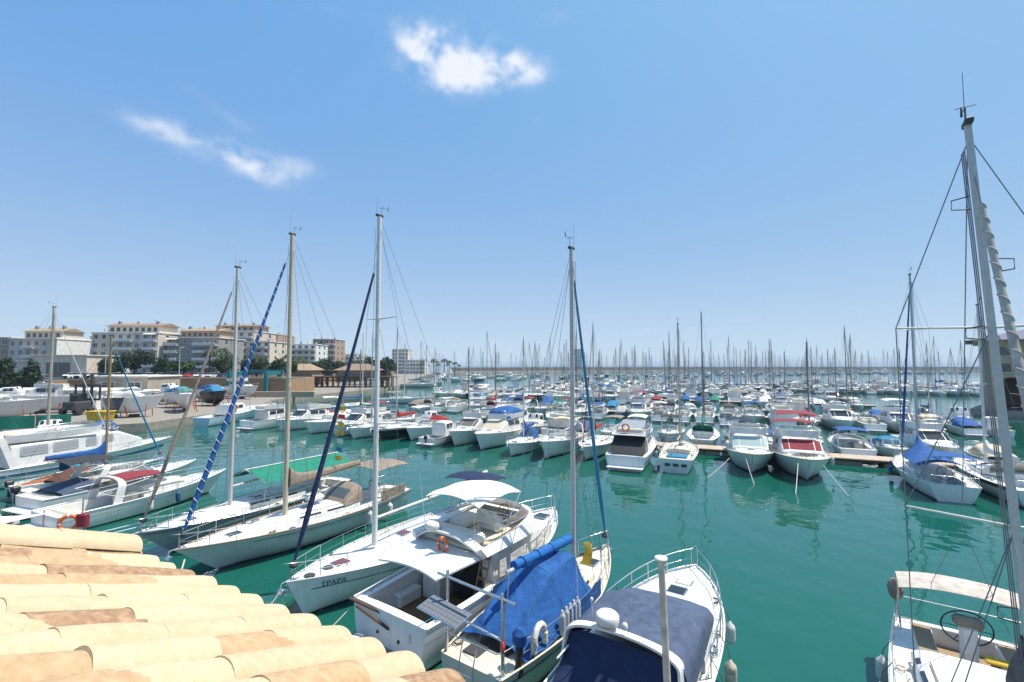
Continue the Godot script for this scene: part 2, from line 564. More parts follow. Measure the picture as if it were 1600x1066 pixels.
func add_hull(o: Node3D, h: Dictionary, m: Material, bottom: Material = null, stripes := []):
	var nu := 12 if h.lo else 26
	var nv := 8 if h.lo else 14
	var b := MB.new()
	b.patch(func(t, v): return hp(h, t, v), 0, 1, nu, 0.0, 1, nv)
	b.patch(func(t, v): return hp(h, t, -v), 0, 1, nu, 0.0, 1, nv, 0.0, true)
	b.patch(func(u, v):
		var q := hp(h, 0.0, v)
		return Vector3(q.x, q.y, q.z * u), -1, 1, 6, 0.001, 1, 6)
	part("hull", b, m, o)
	if bottom:
		var c := MB.new()
		for sg in [-1.0, 1.0]:
			c.patch(func(t, v): return hy(h, t, v, sg), 0, 0.995, nu, -0.12, 0.07, 1, 0.006, sg < 0)
		part("boot_top", c, bottom, o)
		if not h.lo:
			var w := MB.new()
			for sg in [-1.0, 1.0]:
				w.patch(func(t, v): return hy(h, t, v * (0.8 + 0.2 * sin(t * 23.0)), sg), 0, 0.99, nu, 0.07, 0.125, 1, 0.004, sg < 0)
			part("waterline_growth", w, M.scum, o)
	for s in stripes:   # [material, from, to] as drop below the sheer
		var c := MB.new()
		for sg in [-1.0, 1.0]:
			c.patch(func(t, v): return hy(h, t, sheer(h, t) - v * (sheer(h, t) - 0.05), sg), 0.0 if s.size() < 4 else s[3], 0.99 if s.size() < 5 else s[4], nu, s[2], s[1], 1, 0.006, sg < 0)
		part("stripe", c, s[0], o)
	var g := MB.new()
	for sg in [-1.0, 1.0]:
		var pts := []
		for i in nu + 1:
			var q := hy(h, float(i) / nu, sheer(h, float(i) / nu), sg)
			pts.append(q + Vector3(0, 0.01, 0))
		g.tube(pts, 0.028, 0.028, 5 if h.lo else 6)
	part("gunwale", g, m if not h.has("rail_m") else h.rail_m, o)

# deck with an optional cockpit well: {t0, t1, u, depth, floor}
func add_deck(o: Node3D, h: Dictionary, m: Material, ck := {}):
	var nu := 8 if h.lo else 18
	var b := MB.new()
	var f := func(t, u): return dk(h, t, u)
	if ck.is_empty():
		b.patch(f, 0, 0.995, nu, -1, 1, 4, 0, true)
		part("deck", b, m, o)
		return
	b.patch(f, ck.t1, 0.995, nu, -1, 1, 4, 0, true)
	if ck.t0 > 0.001:
		b.patch(f, 0, ck.t0, 2, -1, 1, 4, 0, true)
	b.patch(f, ck.t0, ck.t1, 6, -1, -ck.u, 1, 0, true)
	b.patch(f, ck.t0, ck.t1, 6, ck.u, 1, 1, 0, true)
	part("deck", b, m, o)
	var c := MB.new()
	var lo := func(t, u):
		var q: Vector3 = dk(h, t, u)
		return Vector3(q.x, dk(h, ck.t0, 0.0).y - ck.depth, q.z)
	for sg in [-1.0, 1.0]:
		c.patch(func(t, v): return (f.call(t, sg * ck.u) as Vector3).lerp(lo.call(t, sg * ck.u), v), ck.t0, ck.t1, 6, 0, 1, 1, 0, sg > 0)
	for e in [ck.t0, ck.t1]:
		c.patch(func(u, v): return (f.call(e, u) as Vector3).lerp(lo.call(e, u), v), -ck.u, ck.u, 4, 0, 1, 1, 0, e == ck.t0)
	part("cockpit_wall", c, m, o)
	var d := MB.new()
	d.patch(lo, ck.t0, ck.t1, 4, -ck.u, ck.u, 2, 0, true)
	part("cockpit_floor", d, ck.get("floor", m), o)

# rounded house on deck: {x0, x1, w0, w1, H, ramp, nose, aft, ez, ey, y}
func cab(h: Dictionary, c: Dictionary, s: float, a: float) -> Vector3:
	var x := lerpf(c.x0, c.x1, s)
	var w := lerpf(c.w0, c.w1, pow(s, 1.6))
	var k := 1.0
	var r: float = c.get("ramp", 0.3)
	if s > 1.0 - r:
		k = lerpf(1.0, c.get("nose", 0.08), pow((s - 1.0 + r) / r, c.get("bend", 1.3)))
	var ra: float = c.get("aft", 0.0)
	if s < ra:
		k *= lerpf(c.get("aft_nose", 0.5), 1.0, s / ra)
	var g := a * PI / 2
	var base: float = c.y if c.has("y") else dy(h, x) - 0.02
	return Vector3(x, base + c.H * k * pow(maxf(cos(g), 0.0), c.get("ey", 0.32)) + c.get("rise", 0.0) * s, w * signf(a) * pow(absf(sin(g)), c.get("ez", 0.55)) * (1.0 - c.get("tuck", 0.0) * k * pow(maxf(cos(g), 0.0), 0.5)))
func add_cab(o: Node3D, h: Dictionary, c: Dictionary, m: Material, called := "cabin"):
	var b := MB.new()
	b.patch(func(s, a): return cab(h, c, s, a), 0, 1, 8 if h.lo else 18, -1, 1, 10 if h.lo else 18, 0, true)
	for e in [0.0, 1.0]:
		var ring := []
		for i in 13:
			ring.append(cab(h, c, e, -1.0 + i / 6.0))
		b.poly(ring, Vector3.LEFT if e == 0.0 else Vector3.RIGHT)
	return part(called, b, m, o)
# windows lie on the house: list of [s0, s1, a0, a1]
func add_win(o: Node3D, h: Dictionary, c: Dictionary, list: Array, m: Material, called := "window", both := true, frame: Material = null):
	for q in list:
		for sg in ([-1.0, 1.0] if both else [1.0]):
			var b := MB.new()
			b.patch(func(s, a): return cab(h, c, s, a * sg), q[0], q[1], 4 if h.lo else 8, q[2], q[3], 4, 0.008, sg > 0)
			var wn := part(called, b, m, o)
			if frame and not h.lo:
				var g := MB.new()
				var pts := []
				for k in 9: pts.append(cab(h, c, lerpf(q[0], q[1], k / 8.0), q[2] * sg))
				for k in 4: pts.append(cab(h, c, q[1], lerpf(q[2], q[3], (k + 1) / 4.0) * sg))
				for k in 8: pts.append(cab(h, c, lerpf(q[1], q[0], (k + 1) / 8.0), q[3] * sg))
				for k in 4: pts.append(cab(h, c, q[0], lerpf(q[3], q[2], (k + 1) / 4.0) * sg))
				g.tube(pts, 0.014, 0.014, 5, false)
				part("window_frame", g, frame, wn)

# the angle on a house's section that lies at a share of its height
func A(c: Dictionary, share: float) -> float:
	return acos(clampf(pow(share, 1.0 / c.get("ey", 0.32)), 0.0, 1.0)) / (PI / 2)

# wrap-round screen: {x0, x1, w, y, H, rake, taper}
func scr(c: Dictionary, u: float, v: float) -> Vector3:
	var g := u * PI / 2
	return Vector3(lerpf(c.x0, c.x1, pow(maxf(cos(g), 0.0), c.get("ex", 0.7))) - c.rake * v, c.y + c.H * v * lerpf(1.0, c.get("low", 0.7), absf(u) * absf(u)), c.w * signf(u) * pow(absf(sin(g)), c.get("ez", 0.75)) * (1.0 - c.get("taper", 0.12) * v))
func add_screen(o: Node3D, c: Dictionary, pane: Material, frame: Material, lo := false):
	var b := MB.new()
	b.patch(func(u, v): return scr(c, u, v), -1, 1, 10 if lo else 20, 0, 1, 2)
	part("windscreen", b, pane, o)
	var g := MB.new()
	for v in [0.0, 1.0]:
		var pts := []
		for i in 21: pts.append(scr(c, -1.0 + i / 10.0, v))
		g.tube(pts, c.get("fr", 0.025), c.get("fr", 0.025), 5)
	for u in [-1.0, -0.45, 0.0, 0.45, 1.0]:
		g.tube([scr(c, u, 0), scr(c, u, 1)], 0.02, 0.02, 5)
	part("screen_frame", g, frame, o)

func add_bimini(o: Node3D, x0: float, x1: float, w: float, y: float, yb: float, m: Material, fr: Material, droop := 0.18, called := "bimini", lo := false):
	var b := MB.new()
	var f := func(u, v): return Vector3(lerpf(x0, x1, u), y + droop * (1.0 - pow(absf(v), 2.4)) - 0.10 * pow(absf(u * 2.0 - 1.0), 3.0) - 0.02 * sin(u * 9.4) * sin(u * 9.4), v * w)
	b.sheet(f, 0, 1, 6 if lo else 14, -1, 1, 6 if lo else 12, 0.02, true)
	var c := part(called, b, m, o)
	var g := MB.new()
	for k in [0.04, 0.5, 0.96]:
		var pts := []
		for i in 9: pts.append((f.call(k, -1.0 + i / 4.0) as Vector3) - Vector3(0, 0.03, 0))
		var foot := lerpf(x0, x1, 0.35 + 0.3 * k)
		pts.push_front(Vector3(foot, yb, -w * 0.97))
		pts.append(Vector3(foot, yb, w * 0.97))
		g.tube(pts, 0.014, 0.014, 5)
	part("canopy_frame", g, fr, o)
	return c

func add_arch(o: Node3D, x: float, w: float, y0: float, y1: float, lean: float, m: Material, r := 0.1, called := "radar_arch"):
	var b := MB.new()
	var pts := []
	for i in 25:
		var g := PI * i / 24.0
		var k := pow(sin(g), 0.24)
		pts.append(Vector3(x + lean * k, lerpf(y0, y1, k), -cos(g) * w * lerpf(1.0, 1.0, k) if absf(cos(g)) < 0.93 else -signf(cos(g)) * w * lerpf(1.0, 0.93, k)))
	b.sheet(func(u, v):
		var k: float = u * 24.0
		var i := clampi(int(k), 0, 23)
		var q: Vector3 = (pts[i] as Vector3).lerp(pts[i + 1], k - i)
		return q + Vector3(v * r * lerpf(2.4, 1.2, sin(u * PI)), 0, 0), 0, 1, 24, -1, 1, 2, r * 0.7)
	part(called, b, m, o)

func add_rail(o: Node3D, h: Dictionary, t0: float, t1: float, ht: float, n: int, m: Material, mid := true, inset := 0.06, called := "rail", r := 0.014):
	var b := MB.new()
	var p := func(t: float, sg: float, y: float) -> Vector3:
		var q := dk(h, t, sg)
		return Vector3(q.x, q.y + y, q.z - sg * minf(inset, absf(q.z)))
	var top := []
	var k := n * 3
	for i in k + 1: top.append(p.call(lerpf(t0, t1, float(i) / k), -1.0, ht))
	if t1 > 0.97:
		top.append(dk(h, 1.0, 0) + Vector3(0.12, ht, 0))
		for i in k + 1: top.append(p.call(lerpf(t1, t0, float(i) / k), 1.0, ht))
		b.tube(top, r, r, 5)
	elif t0 < 0.03:   # round the stern
		top.reverse()
		top.append(dk(h, 0.0, -0.9) + Vector3(-0.02, ht, 0)); top.append(dk(h, 0.0, 0.9) + Vector3(-0.02, ht, 0))
		for i in k + 1: top.append(p.call(lerpf(t0, t1, float(i) / k), 1.0, ht))
		b.tube(top, r, r, 5)
	else:
		b.tube(top, r, r, 5)
		var tp := []
		for i in k + 1: tp.append(p.call(lerpf(t0, t1, float(i) / k), 1.0, ht))
		b.tube(tp, r, r, 5)
	for sg in [-1.0, 1.0]:
		if mid:
			var ml := []
			for i in k + 1: ml.append(p.call(lerpf(t0, t1, float(i) / k), sg, ht * 0.52))
			b.tube(ml, r * 0.6, r * 0.6, 4)
		for i in n + 1:
			var t := lerpf(t0, t1, float(i) / n)
			b.tube([p.call(t, sg, -0.01), p.call(t, sg, ht)], r * 0.9, r * 0.9, 5)
	part(called, b, m, o)

func add_box(o: Node3D, called: String, c: Vector3, s: Vector3, m: Material, bev := 0.03, turn := Vector3.ZERO, label := "") -> MeshInstance3D:
	var b := MB.new()
	b.box(c, s, Basis.from_euler(turn), minf(bev, minf(s.x, minf(s.y, s.z)) * 0.45))
	return part(called, b, m, o, label)

func add_hatch(o: Node3D, c: Vector3, sx: float, sz: float, m: Material = null):
	var q := add_box(o, "hatch", c, Vector3(sx + 0.08, 0.05, sz + 0.08), M.steel, 0.02)
	add_box(q, "hatch_pane", c + Vector3(0, 0.025, 0), Vector3(sx, 0.025, sz), m if m else M.window, 0.01)

func add_wheel(o: Node3D, c: Vector3, R: float, tilt := 0.25):
	var b := MB.new()
	var bs := Basis(Vector3.UP, PI / 2) * Basis(Vector3.RIGHT, tilt)
	b.torus(c, bs, R, 0.018, 0, TAU, 24, 6)
	for k in 6:
		var d := bs * Vector3(cos(TAU * k / 6), sin(TAU * k / 6), 0)
		b.tube([c, c + d * R], 0.01, 0.01, 4)
	part("steering_wheel", b, M.black, o)

func add_outboard(o: Node3D, x: float, y: float, z: float, m: Material, s := 1.0):
	var b := MB.new()
	b.box(Vector3(x - 0.22 * s, y + 0.28 * s, z), Vector3(0.42, 0.42, 0.34) * s, Basis(Vector3.BACK, 0.12), 0.09 * s)
	b.box(Vector3(x - 0.2 * s, y - 0.2 * s, z), Vector3(0.16, 0.7, 0.12) * s, Basis.IDENTITY, 0.03 * s)
	part("outboard_motor", b, m, o)

# thin lines: list of [from, to]
func add_lines(o: Node, called: String, list: Array, r: float, m: Material, sides := 4):
	var b := MB.new()
	for q in list:
		b.tube([q[0], q[1]], r, r, sides, false)
	return part(called, b, m, o)
func hanging(a: Vector3, b: Vector3, sag: float, n := 8) -> Array:
	var pts := []
	for i in n + 1:
		var t := float(i) / n
		pts.append(a.lerp(b, t) - Vector3(0, sag * 4.0 * t * (1.0 - t), 0))
	return pts

# ------------------------------------------------------------------ rig: {x, H, r, m, lean, spread, boom, boom_y, cover, genoa, spiral, g0, fine, back}
func add_rig(o: Node3D, h: Dictionary, r: Dictionary):
	var fine: bool = r.get("fine", false)
	var y0: float = r.get("y0", dy(h, r.x) + 0.3)
	var foot := Vector3(r.x, y0, 0)
	var lean: Vector3 = r.get("lean", Vector3.ZERO)
	var top := Vector3(r.x, y0 + r.H, 0) + lean
	var at := func(k: float) -> Vector3: return foot.lerp(top, k)
	var b := MB.new()
	var pts := []
	for i in 9: pts.append(at.call(i / 8.0))
	b.tube(pts, r.r, r.r * 0.8, 10 if fine else 6, true, 0.75)
	var mast := part("mast", b, r.m, o)
	if fine:
		var hd := MB.new()
		hd.box(top + Vector3(0, 0.05, 0), Vector3(0.34, 0.1, 0.12), Basis.IDENTITY, 0.02)
		hd.tube([top + Vector3(0.1, 0.05, 0.05), top + Vector3(0.1, 0.95, 0.05)], 0.006, 0.004, 4)
		hd.tube([top + Vector3(-0.1, 0.05, 0), top + Vector3(-0.12, 0.4, 0), top + Vector3(-0.45, 0.42, 0)], 0.01, 0.008, 4)
		hd.tube([top + Vector3(-0.45, 0.36, 0), top + Vector3(-0.45, 0.55, 0)], 0.02, 0.012, 4)
		hd.tube([top + Vector3(-0.12, 0.4, -0.14), top + Vector3(-0.12, 0.4, 0.14)], 0.008, 0.008, 4)
		part("masthead_fittings", hd, M.dark, mast)
	elif not h.lo or r.get("vane", false):
		var hd := MB.new()
		hd.tube([top, top + Vector3(0, 0.5, 0)], 0.012, 0.01, 4)
		hd.tube([top + Vector3(-0.2, 0.12, 0), top + Vector3(0.15, 0.12, 0)], 0.015, 0.015, 4)
		part("masthead_fittings", hd, M.dark, mast)
	var sp: Array = r.get("spread", [0.5])
	var wires := []
	var t := tx(h, r.x - 0.15)
	var bw := hb(h, t) - 0.05
	var chain := Vector3(r.x - 0.15, dy(h, r.x), bw)
	for sg in [-1.0, 1.0]:
		var last := Vector3(chain.x, chain.y, sg * bw)
		for k in sp:
			var c: Vector3 = at.call(k)
			var w: float = r.get("spw", minf(bw * 0.8, 1.1)) * (1.0 - 0.25 * k)
			var tip: Vector3 = c + Vector3(-0.18, 0.06, sg * w)
			var sb := MB.new()
			sb.tube([c, tip], r.get("spr", 0.033), 0.018, 5)
			part("spreader", sb, r.get("spm", r.m), mast)
			wires.append([last, tip])
			if fine:
				wires.append([Vector3(chain.x + (0.5 if k == sp[0] else 0.0), chain.y, sg * bw) if k == sp[0] else last, c])
			last = tip
		wires.append([last, at.call(r.get("cap", 0.98))])
		if fine and not sp.is_empty():
			wires.append([Vector3(chain.x - 0.5, chain.y, sg * bw), at.call(sp[0])])
	var stern := Vector3(-h.L * 0.5 + 0.15, dy(h, -h.L * 0.5), 0)
	var bow := Vector3(h.L * 0.5 - 0.12, dy(h, h.L * 0.5) + 0.1, 0)
	if r.get("split", false):
		var mid: Vector3 = stern.lerp(top, 0.3)
		wires.append([Vector3(stern.x, stern.y, h.B * 0.3), mid]); wires.append([Vector3(stern.x, stern.y, -h.B * 0.3), mid]); wires.append([mid, top])
	else:
		wires.append([stern, top])
	var gt: Vector3 = at.call(r.get("g0", 0.96))
	wires.append([bow, gt])
	if fine:
		for k in 3:   # halyards down the mast
			wires.append([at.call(0.96) + Vector3(0.12 - 0.12 * k, 0, 0.1), foot + Vector3(0.15 - 0.15 * k, 0.1, 0.14)])
	add_lines(o, "rigging", wires, r.get("wr", 0.008), M.wire, 4)
	if r.get("genoa", null):
		var g := MB.new()
		var gp := []
		for i in 17:
			gp.append(bow.lerp(gt, 0.05 + 0.88 * i / 16.0) + Vector3(0, -0.12 * sin(PI * i / 16.0), 0))
		var gr: float = r.get("gr", 0.085)
		g.tube(gp.slice(0, 3), gr * 0.5, gr * 1.1, 8)
		g.tube(gp.slice(2, 17), gr * 1.1, gr * 0.5, 8)
		var gs := part("furled_sail", g, r.genoa, o)
		if r.get("spiral", null):
			var s := MB.new()
			var hp_ := []
			var dn := (gt - bow).normalized()
			var sa := dn.cross(Vector3.BACK).normalized()
			var turns: int = r.get("turns", 22)
			for i in turns * 8 + 1:
				var k := float(i) / (turns * 8)
				var c: Vector3 = bow.lerp(gt, 0.05 + 0.88 * k) + Vector3(0, -0.12 * sin(PI * k), 0)
				var rr := gr * (lerpf(0.5, 1.1, k / 0.125) if k < 0.125 else lerpf(1.1, 0.5, (k - 0.125) / 0.875)) + 0.004
				var ph := TAU * i / 8.0
				hp_.append(c + (sa * cos(ph) + Vector3.BACK * sin(ph)) * rr)
			s.tube(hp_, 0.016, 0.012, 5)
			part("sail_stripe", s, r.spiral, gs)
		var dr := MB.new()
		dr.lathe([Vector2(0.02, -0.12), Vector2(0.14, -0.1), Vector2(0.14, 0.0), Vector2(0.05, 0.02), Vector2(0.05, 0.1), Vector2(0.02, 0.12)], bow.lerp(gt, 0.04), Basis.IDENTITY, 10)
		part("furling_drum", dr, M.dark, gs)
	if r.has("boom"):
		var by: float = r.get("boom_y", y0 + 0.9)
		var a := Vector3(r.x - r.r, by, 0)
		var e := Vector3(r.x - r.boom, by + r.get("boom_up", 0.1), r.get("boom_z", 0.0))
		var bm := MB.new()
		bm.tube([a, e], 0.06, 0.055, 8)
		part("boom", bm, r.m, o)
		if r.get("cover", null):
			var cv := MB.new()
			var f := func(u: float, v: float) -> Vector3:
				var c: Vector3 = a.lerp(e, u * 0.97)
				var rr: float = lerpf(r.get("cr", 0.2), r.get("cr", 0.2) * 0.55, u) * (1.0 + 0.05 * sin(u * 31.0))
				var g := v * TAU
				return c + Vector3(0, 0.09 + rr * 1.35 * cos(g) * (1.15 if cos(g) > 0 else 0.5) + (0.5 * pow(1.0 - u, 12.0) if cos(g) > 0.3 else 0.0), rr * 0.85 * sin(g))
			cv.patch(f, 0, 1, 14, 0, 1, 12)
			for q in [0.0, 1.0]:
				var ring := []
				for k in 12: ring.append(f.call(q, k / 12.0))
				cv.poly(ring, Vector3.RIGHT if q == 0.0 else Vector3.LEFT)
			part("sail_cover", cv, r.cover, o)
		add_lines(o, "mainsheet", [[e + Vector3(0.4, -0.05, 0), Vector3(e.x + 0.5, dy(h, e.x) + 0.05, 0)], [e, at.call(0.97)]], 0.008, M.wire, 4)

# ------------------------------------------------------------------ whole boats from a description
func sail_boat(called: String, label: String, p: Dictionary, group := "") -> Node3D:
	var o := thing(called, label, "sailboat", group)
	var h: Dictionary = p.h
	add_hull(o, h, p.hull, p.get("bottom", M.antifoul), p.get("stripes", []))
	var L: float = h.L
	add_deck(o, h, p.get("deck", M.deck), p.get("ck", {"t0": 0.05, "t1": 0.32, "u": 0.58, "depth": 0.4, "floor": p.get("sole", M.deck)}))
	var c: Dictionary = p.get("cab", {"x0": -0.17 * L, "x1": 0.27 * L, "w0": h.B * 0.33, "w1": h.B * 0.16, "H": 0.42, "ramp": 0.45, "nose": 0.1})
	add_cab(o, h, c, p.get("house", M.white))
	add_win(o, h, c, p.get("win", [[0.1, 0.36, 0.66, 0.84], [0.42, 0.62, 0.66, 0.84]]), M.window)
	if not h.lo:
		add_hatch(o, Vector3(0.31 * L, dy(h, 0.31 * L) + 0.07, 0), 0.5, 0.5, p.get("hatch_m", null))
		add_hatch(o, cab(h, c, 0.45, 0.0) + Vector3(0, 0.02, 0), 0.42, 0.42, p.get("hatch_m", null))
		add_rail(o, h, 0.84, 0.985, 0.62, 2, M.steel, true, 0.04, "pulpit", 0.016)
		add_rail(o, h, 0.02, 0.13, 0.62, 1, M.steel, true, 0.04, "pushpit", 0.016)
		add_rail(o, h, 0.13, 0.84, 0.6, 6, M.steel, true, 0.04, "lifeline", 0.009)
		var an := MB.new()
		an.tube([Vector3(L * 0.5 - 0.5, dy(h, L * 0.5) + 0.1, 0), Vector3(L * 0.5 + 0.14, dy(h, L * 0.5) + 0.06, 0), Vector3(L * 0.5 + 0.22, dy(h, L * 0.5) - 0.2, 0)], 0.035, 0.03, 6)
		an.box(Vector3(L * 0.5 + 0.16, dy(h, L * 0.5) - 0.2, 0), Vector3(0.14, 0.2, 0.24), Basis(Vector3.BACK, 0.5), 0.03)
		part("anchor", an, M.steel, o)
		for sg in [-1.0, 1.0]:
			var wc := MB.new()
			wc.lathe([Vector2(0.09, 0.0), Vector2(0.07, 0.05), Vector2(0.06, 0.1), Vector2(0.08, 0.15), Vector2(0.0, 0.16)], Vector3(-0.24 * L, dy(h, -0.24 * L) + 0.02, sg * h.B * 0.36), Basis.IDENTITY, 10)
			part("winch", wc, M.steel, o)
		var gr := MB.new()
		for sg in [-1.0, 1.0]:
			var pts := []
			for i in 6: pts.append(cab(h, c, 0.1 + 0.1 * i, sg * 0.42) + Vector3(0, 0.05, 0))
			gr.tube(pts, 0.014, 0.014, 5)
		part("handrail", gr, p.get("grab", M.teak), o)
	if p.get("hood", null):
		var hd := MB.new()
		var x1: float = c.x0 + 1.0
		hd.sheet(func(s, a):
			var g: float = a * PI / 2
			var k: float = lerpf(1.0, 0.12, pow(s, 1.7))
			return Vector3(lerpf(c.x0 - 0.15, x1, s) - 0.1 * cos(g), dy(h, c.x0) + 0.3 + 0.85 * k * pow(maxf(cos(g), 0), 0.5), c.w0 * 0.98 * signf(a) * pow(absf(sin(g)), 0.65)), 0, 1, 8, -1, 1, 14, 0.015, true)
		part("spray_hood", hd, p.hood, o)
		var wn := MB.new()
		wn.patch(func(s, a):
			var g: float = a * PI / 2
			var k: float = lerpf(1.0, 0.12, pow(s, 1.7))
			return Vector3(lerpf(c.x0 - 0.15, x1, s) - 0.1 * cos(g), dy(h, c.x0) + 0.3 + 0.85 * k * pow(maxf(cos(g), 0), 0.5), c.w0 * 0.98 * signf(a) * pow(absf(sin(g)), 0.65)), 0.45, 0.85, 5, -0.35, 0.35, 6, 0.012, true)
		part("hood_window", wn, M.pane, o)
	if p.get("bim", null):
		add_bimini(o, -0.46 * L, -0.26 * L, h.B * 0.36, dy(h, -0.4 * L) + 1.75, dy(h, -0.4 * L), p.bim, M.steel, 0.15, "bimini", h.lo)
	if p.get("wheel", false):
		add_wheel(o, Vector3(-0.34 * L, dy(h, -0.34 * L) + 0.5, 0), 0.42)
		add_box(o, "pedestal", Vector3(-0.325 * L, dy(h, -0.33 * L) + 0.12, 0), Vector3(0.2, 0.95, 0.22), M.white, 0.05)
	if p.has("rig"):
		add_rig(o, h, p.rig)
	return o

func motor_boat(called: String, label: String, p: Dictionary, group := "") -> Node3D:
	var o := thing(called, label, "motorboat", group)
	var h: Dictionary = p.h
	var L: float = h.L
	var B: float = h.B
	add_hull(o, h, p.hull, p.get("bottom", M.antifoul), p.get("stripes", []))
	add_deck(o, h, p.get("deck", M.white), p.get("ck", {"t0": 0.04, "t1": 0.42, "u": 0.78, "depth": 0.55, "floor": p.get("sole", M.deck)}))
	var kind: String = p.kind
	var c: Dictionary = p.get("cab", {"x0": -0.08 * L, "x1": 0.40 * L, "w0": B * 0.40, "w1": B * 0.14, "H": 0.48, "ramp": 0.85, "nose": 0.02, "bend": 1.1})
	if kind != "open":
		add_cab(o, h, c, p.get("house", M.white))
		if p.has("win"):
			add_win(o, h, c, p.win, p.get("winm", M.window), "window", true, null if h.lo else M.white)
	if kind == "express":
		var sc := {"x0": -0.10 * L, "x1": 0.17 * L, "w": B * 0.42, "y": dy(h, 0) + 0.28, "H": 0.55, "rake": 0.65, "taper": 0.12, "low": 0.55}
		sc.merge(p.get("screen", {}), true)
		add_screen(o, sc, p.get("glass", M.pane), p.get("frame", M.white), h.lo)
		add_box(o, "seat", Vector3(-0.12 * L, dy(h, 0) - 0.1, B * 0.2), Vector3(0.6, 0.75, 0.7), M.cream, 0.1)
		add_box(o, "seat", Vector3(-0.12 * L, dy(h, 0) - 0.1, -B * 0.2), Vector3(0.6, 0.75, 0.7), M.cream, 0.1)
		add_box(o, "bench", Vector3(-0.41 * L, dy(h, -0.4 * L) - 0.25, 0), Vector3(0.55, 0.5, B * 0.7), M.cream, 0.1)
		if not h.lo:
			add_wheel(o, Vector3(0.0, dy(h, 0) + 0.35, B * 0.2), 0.2, 0.5)
	elif kind == "fly":
		var d: Dictionary = p.get("house2", {"x0": -0.26 * L, "x1": 0.20 * L, "w0": B * 0.43, "w1": B * 0.36, "H": 1.35, "ramp": 0.34, "nose": 0.2, "bend": 1.0, "ey": 0.2, "ez": 0.42, "tuck": 0.1})
		add_cab(o, h, d, p.get("house", M.white), "deckhouse")
		var wl := []
		for q in p.get("win2", [[0.06, 0.3, 0.86, 0.5], [0.33, 0.62, 0.86, 0.5]]): wl.append([q[0], q[1], A(d, q[2]), A(d, q[3])])
		add_win(o, h, d, wl, p.get("winm2", M.window), "window", true, M.white)
		add_win(o, h, d, [[0.72, 0.95, -0.62, -0.22], [0.72, 0.95, -0.19, 0.19], [0.72, 0.95, 0.22, 0.62]], p.get("front", M.window), "windscreen", false)
		var ry: float = cab(h, d, 0.3, 0.0).y
		add_box(o, "flybridge_floor", Vector3(-0.16 * L, ry + 0.03, 0), Vector3(0.40 * L, 0.1, B * 0.8), M.white, 0.04)
		var sc := {"x0": -0.34 * L, "x1": 0.08 * L, "w": B * 0.39, "y": ry + 0.05, "H": 0.55, "rake": 0.0, "taper": -0.06, "low": 0.9, "ex": 0.35, "ez": 0.45}
		var w := MB.new()
		w.sheet(func(u, v): return scr(sc, u, v), -1, 1, 24, 0, 1, 2, 0.05)
		part("flybridge_coaming", w, p.get("coam", M.white), o)
		var s2 := {"x0": -0.12 * L, "x1": 0.07 * L, "w": B * 0.37, "y": ry + 0.6, "H": 0.32, "rake": 0.22, "taper": 0.08, "low": 0.3, "ex": 0.4, "ez": 0.5}
		add_screen(o, s2, p.get("glass", M.pane), M.steel, h.lo)
		add_box(o, "helm_seat", Vector3(-0.10 * L, ry + 0.4, B * 0.15), Vector3(0.5, 0.7, 0.6), M.cream, 0.1)
		add_box(o, "bench", Vector3(-0.27 * L, ry + 0.3, 0), Vector3(0.5, 0.45, B * 0.6), M.cream, 0.1)
	elif kind == "pilot":
		var d: Dictionary = p.get("house2", {"x0": -0.18 * L, "x1": 0.12 * L, "w0": B * 0.36, "w1": B * 0.33, "H": 1.45, "ramp": 0.22, "nose": 0.45, "bend": 1.0, "ey": 0.12, "ez": 0.3, "tuck": 0.12})
		add_cab(o, h, d, p.get("house", M.white), "wheelhouse")
		add_win(o, h, d, [[0.12, 0.38, A(d, 0.88), A(d, 0.55)], [0.42, 0.68, A(d, 0.88), A(d, 0.55)]], p.get("winm2", M.window))
		add_win(o, h, d, [[0.79, 0.9, -0.4, -0.05], [0.79, 0.9, 0.05, 0.4]], p.get("front", M.window), "windscreen", false)
	if p.get("cover", null):   # tonneau / full canvas over cockpit and screen
		var t := MB.new()
		var cx: Dictionary = p.get("cov", {"x0": -0.46 * L, "x1": 0.16 * L, "H": 1.05, "w": B * 0.43, "pk": 0.62})
		t.sheet(func(s, a):
			var g: float = a * PI / 2
			var k: float = (lerpf(0.32, 1.0, pow(s / cx.pk, 0.8)) if s < cx.pk else lerpf(1.0, 0.1, pow((s - cx.pk) / (1.0 - cx.pk), 1.2)))
			var x: float = lerpf(cx.x0, cx.x1, s)
			return Vector3(x, dy(h, x) + 0.03 + cx.H * k * pow(maxf(cos(g), 0), 0.55) * (1.0 + 0.03 * sin(a * 9.0 + s * 14.0)), cx.w * signf(a) * pow(absf(sin(g)), 0.62) * lerpf(1.0, 0.8, s * s)), 0, 1, 14, -1, 1, 16, 0.012, true)
		part("boat_cover", t, p.cover, o)
	if p.get("bim", null):
		var q: Array = p.get("bimx", [-0.34 * L, 0.0, 1.75])
		add_bimini(o, q[0], q[1], B * 0.38, q[2] + dy(h, -0.2 * L), dy(h, -0.2 * L) + q[2] - 1.5, p.bim, M.steel, 0.16, "bimini", h.lo)
	if p.get("arch", null):
		var q: Array = p.get("archx", [-0.36 * L, 0.5, 1.5])
		add_arch(o, q[0], B * 0.44, dy(h, q[0]), dy(h, q[0]) + q[2], q[1], p.arch, 0.085)
	if p.get("plat", true):
		add_box(o, "swim_platform", Vector3(-0.5 * L - 0.3, 0.32, 0), Vector3(0.75, 0.1, B * 0.8), p.get("platm", M.white), 0.04)
	if p.get("rail", true):
		add_rail(o, h, 0.5, 0.985, 0.5, 3 if h.lo else 5, M.steel, not h.lo, 0.06, "bow_rail", 0.014)
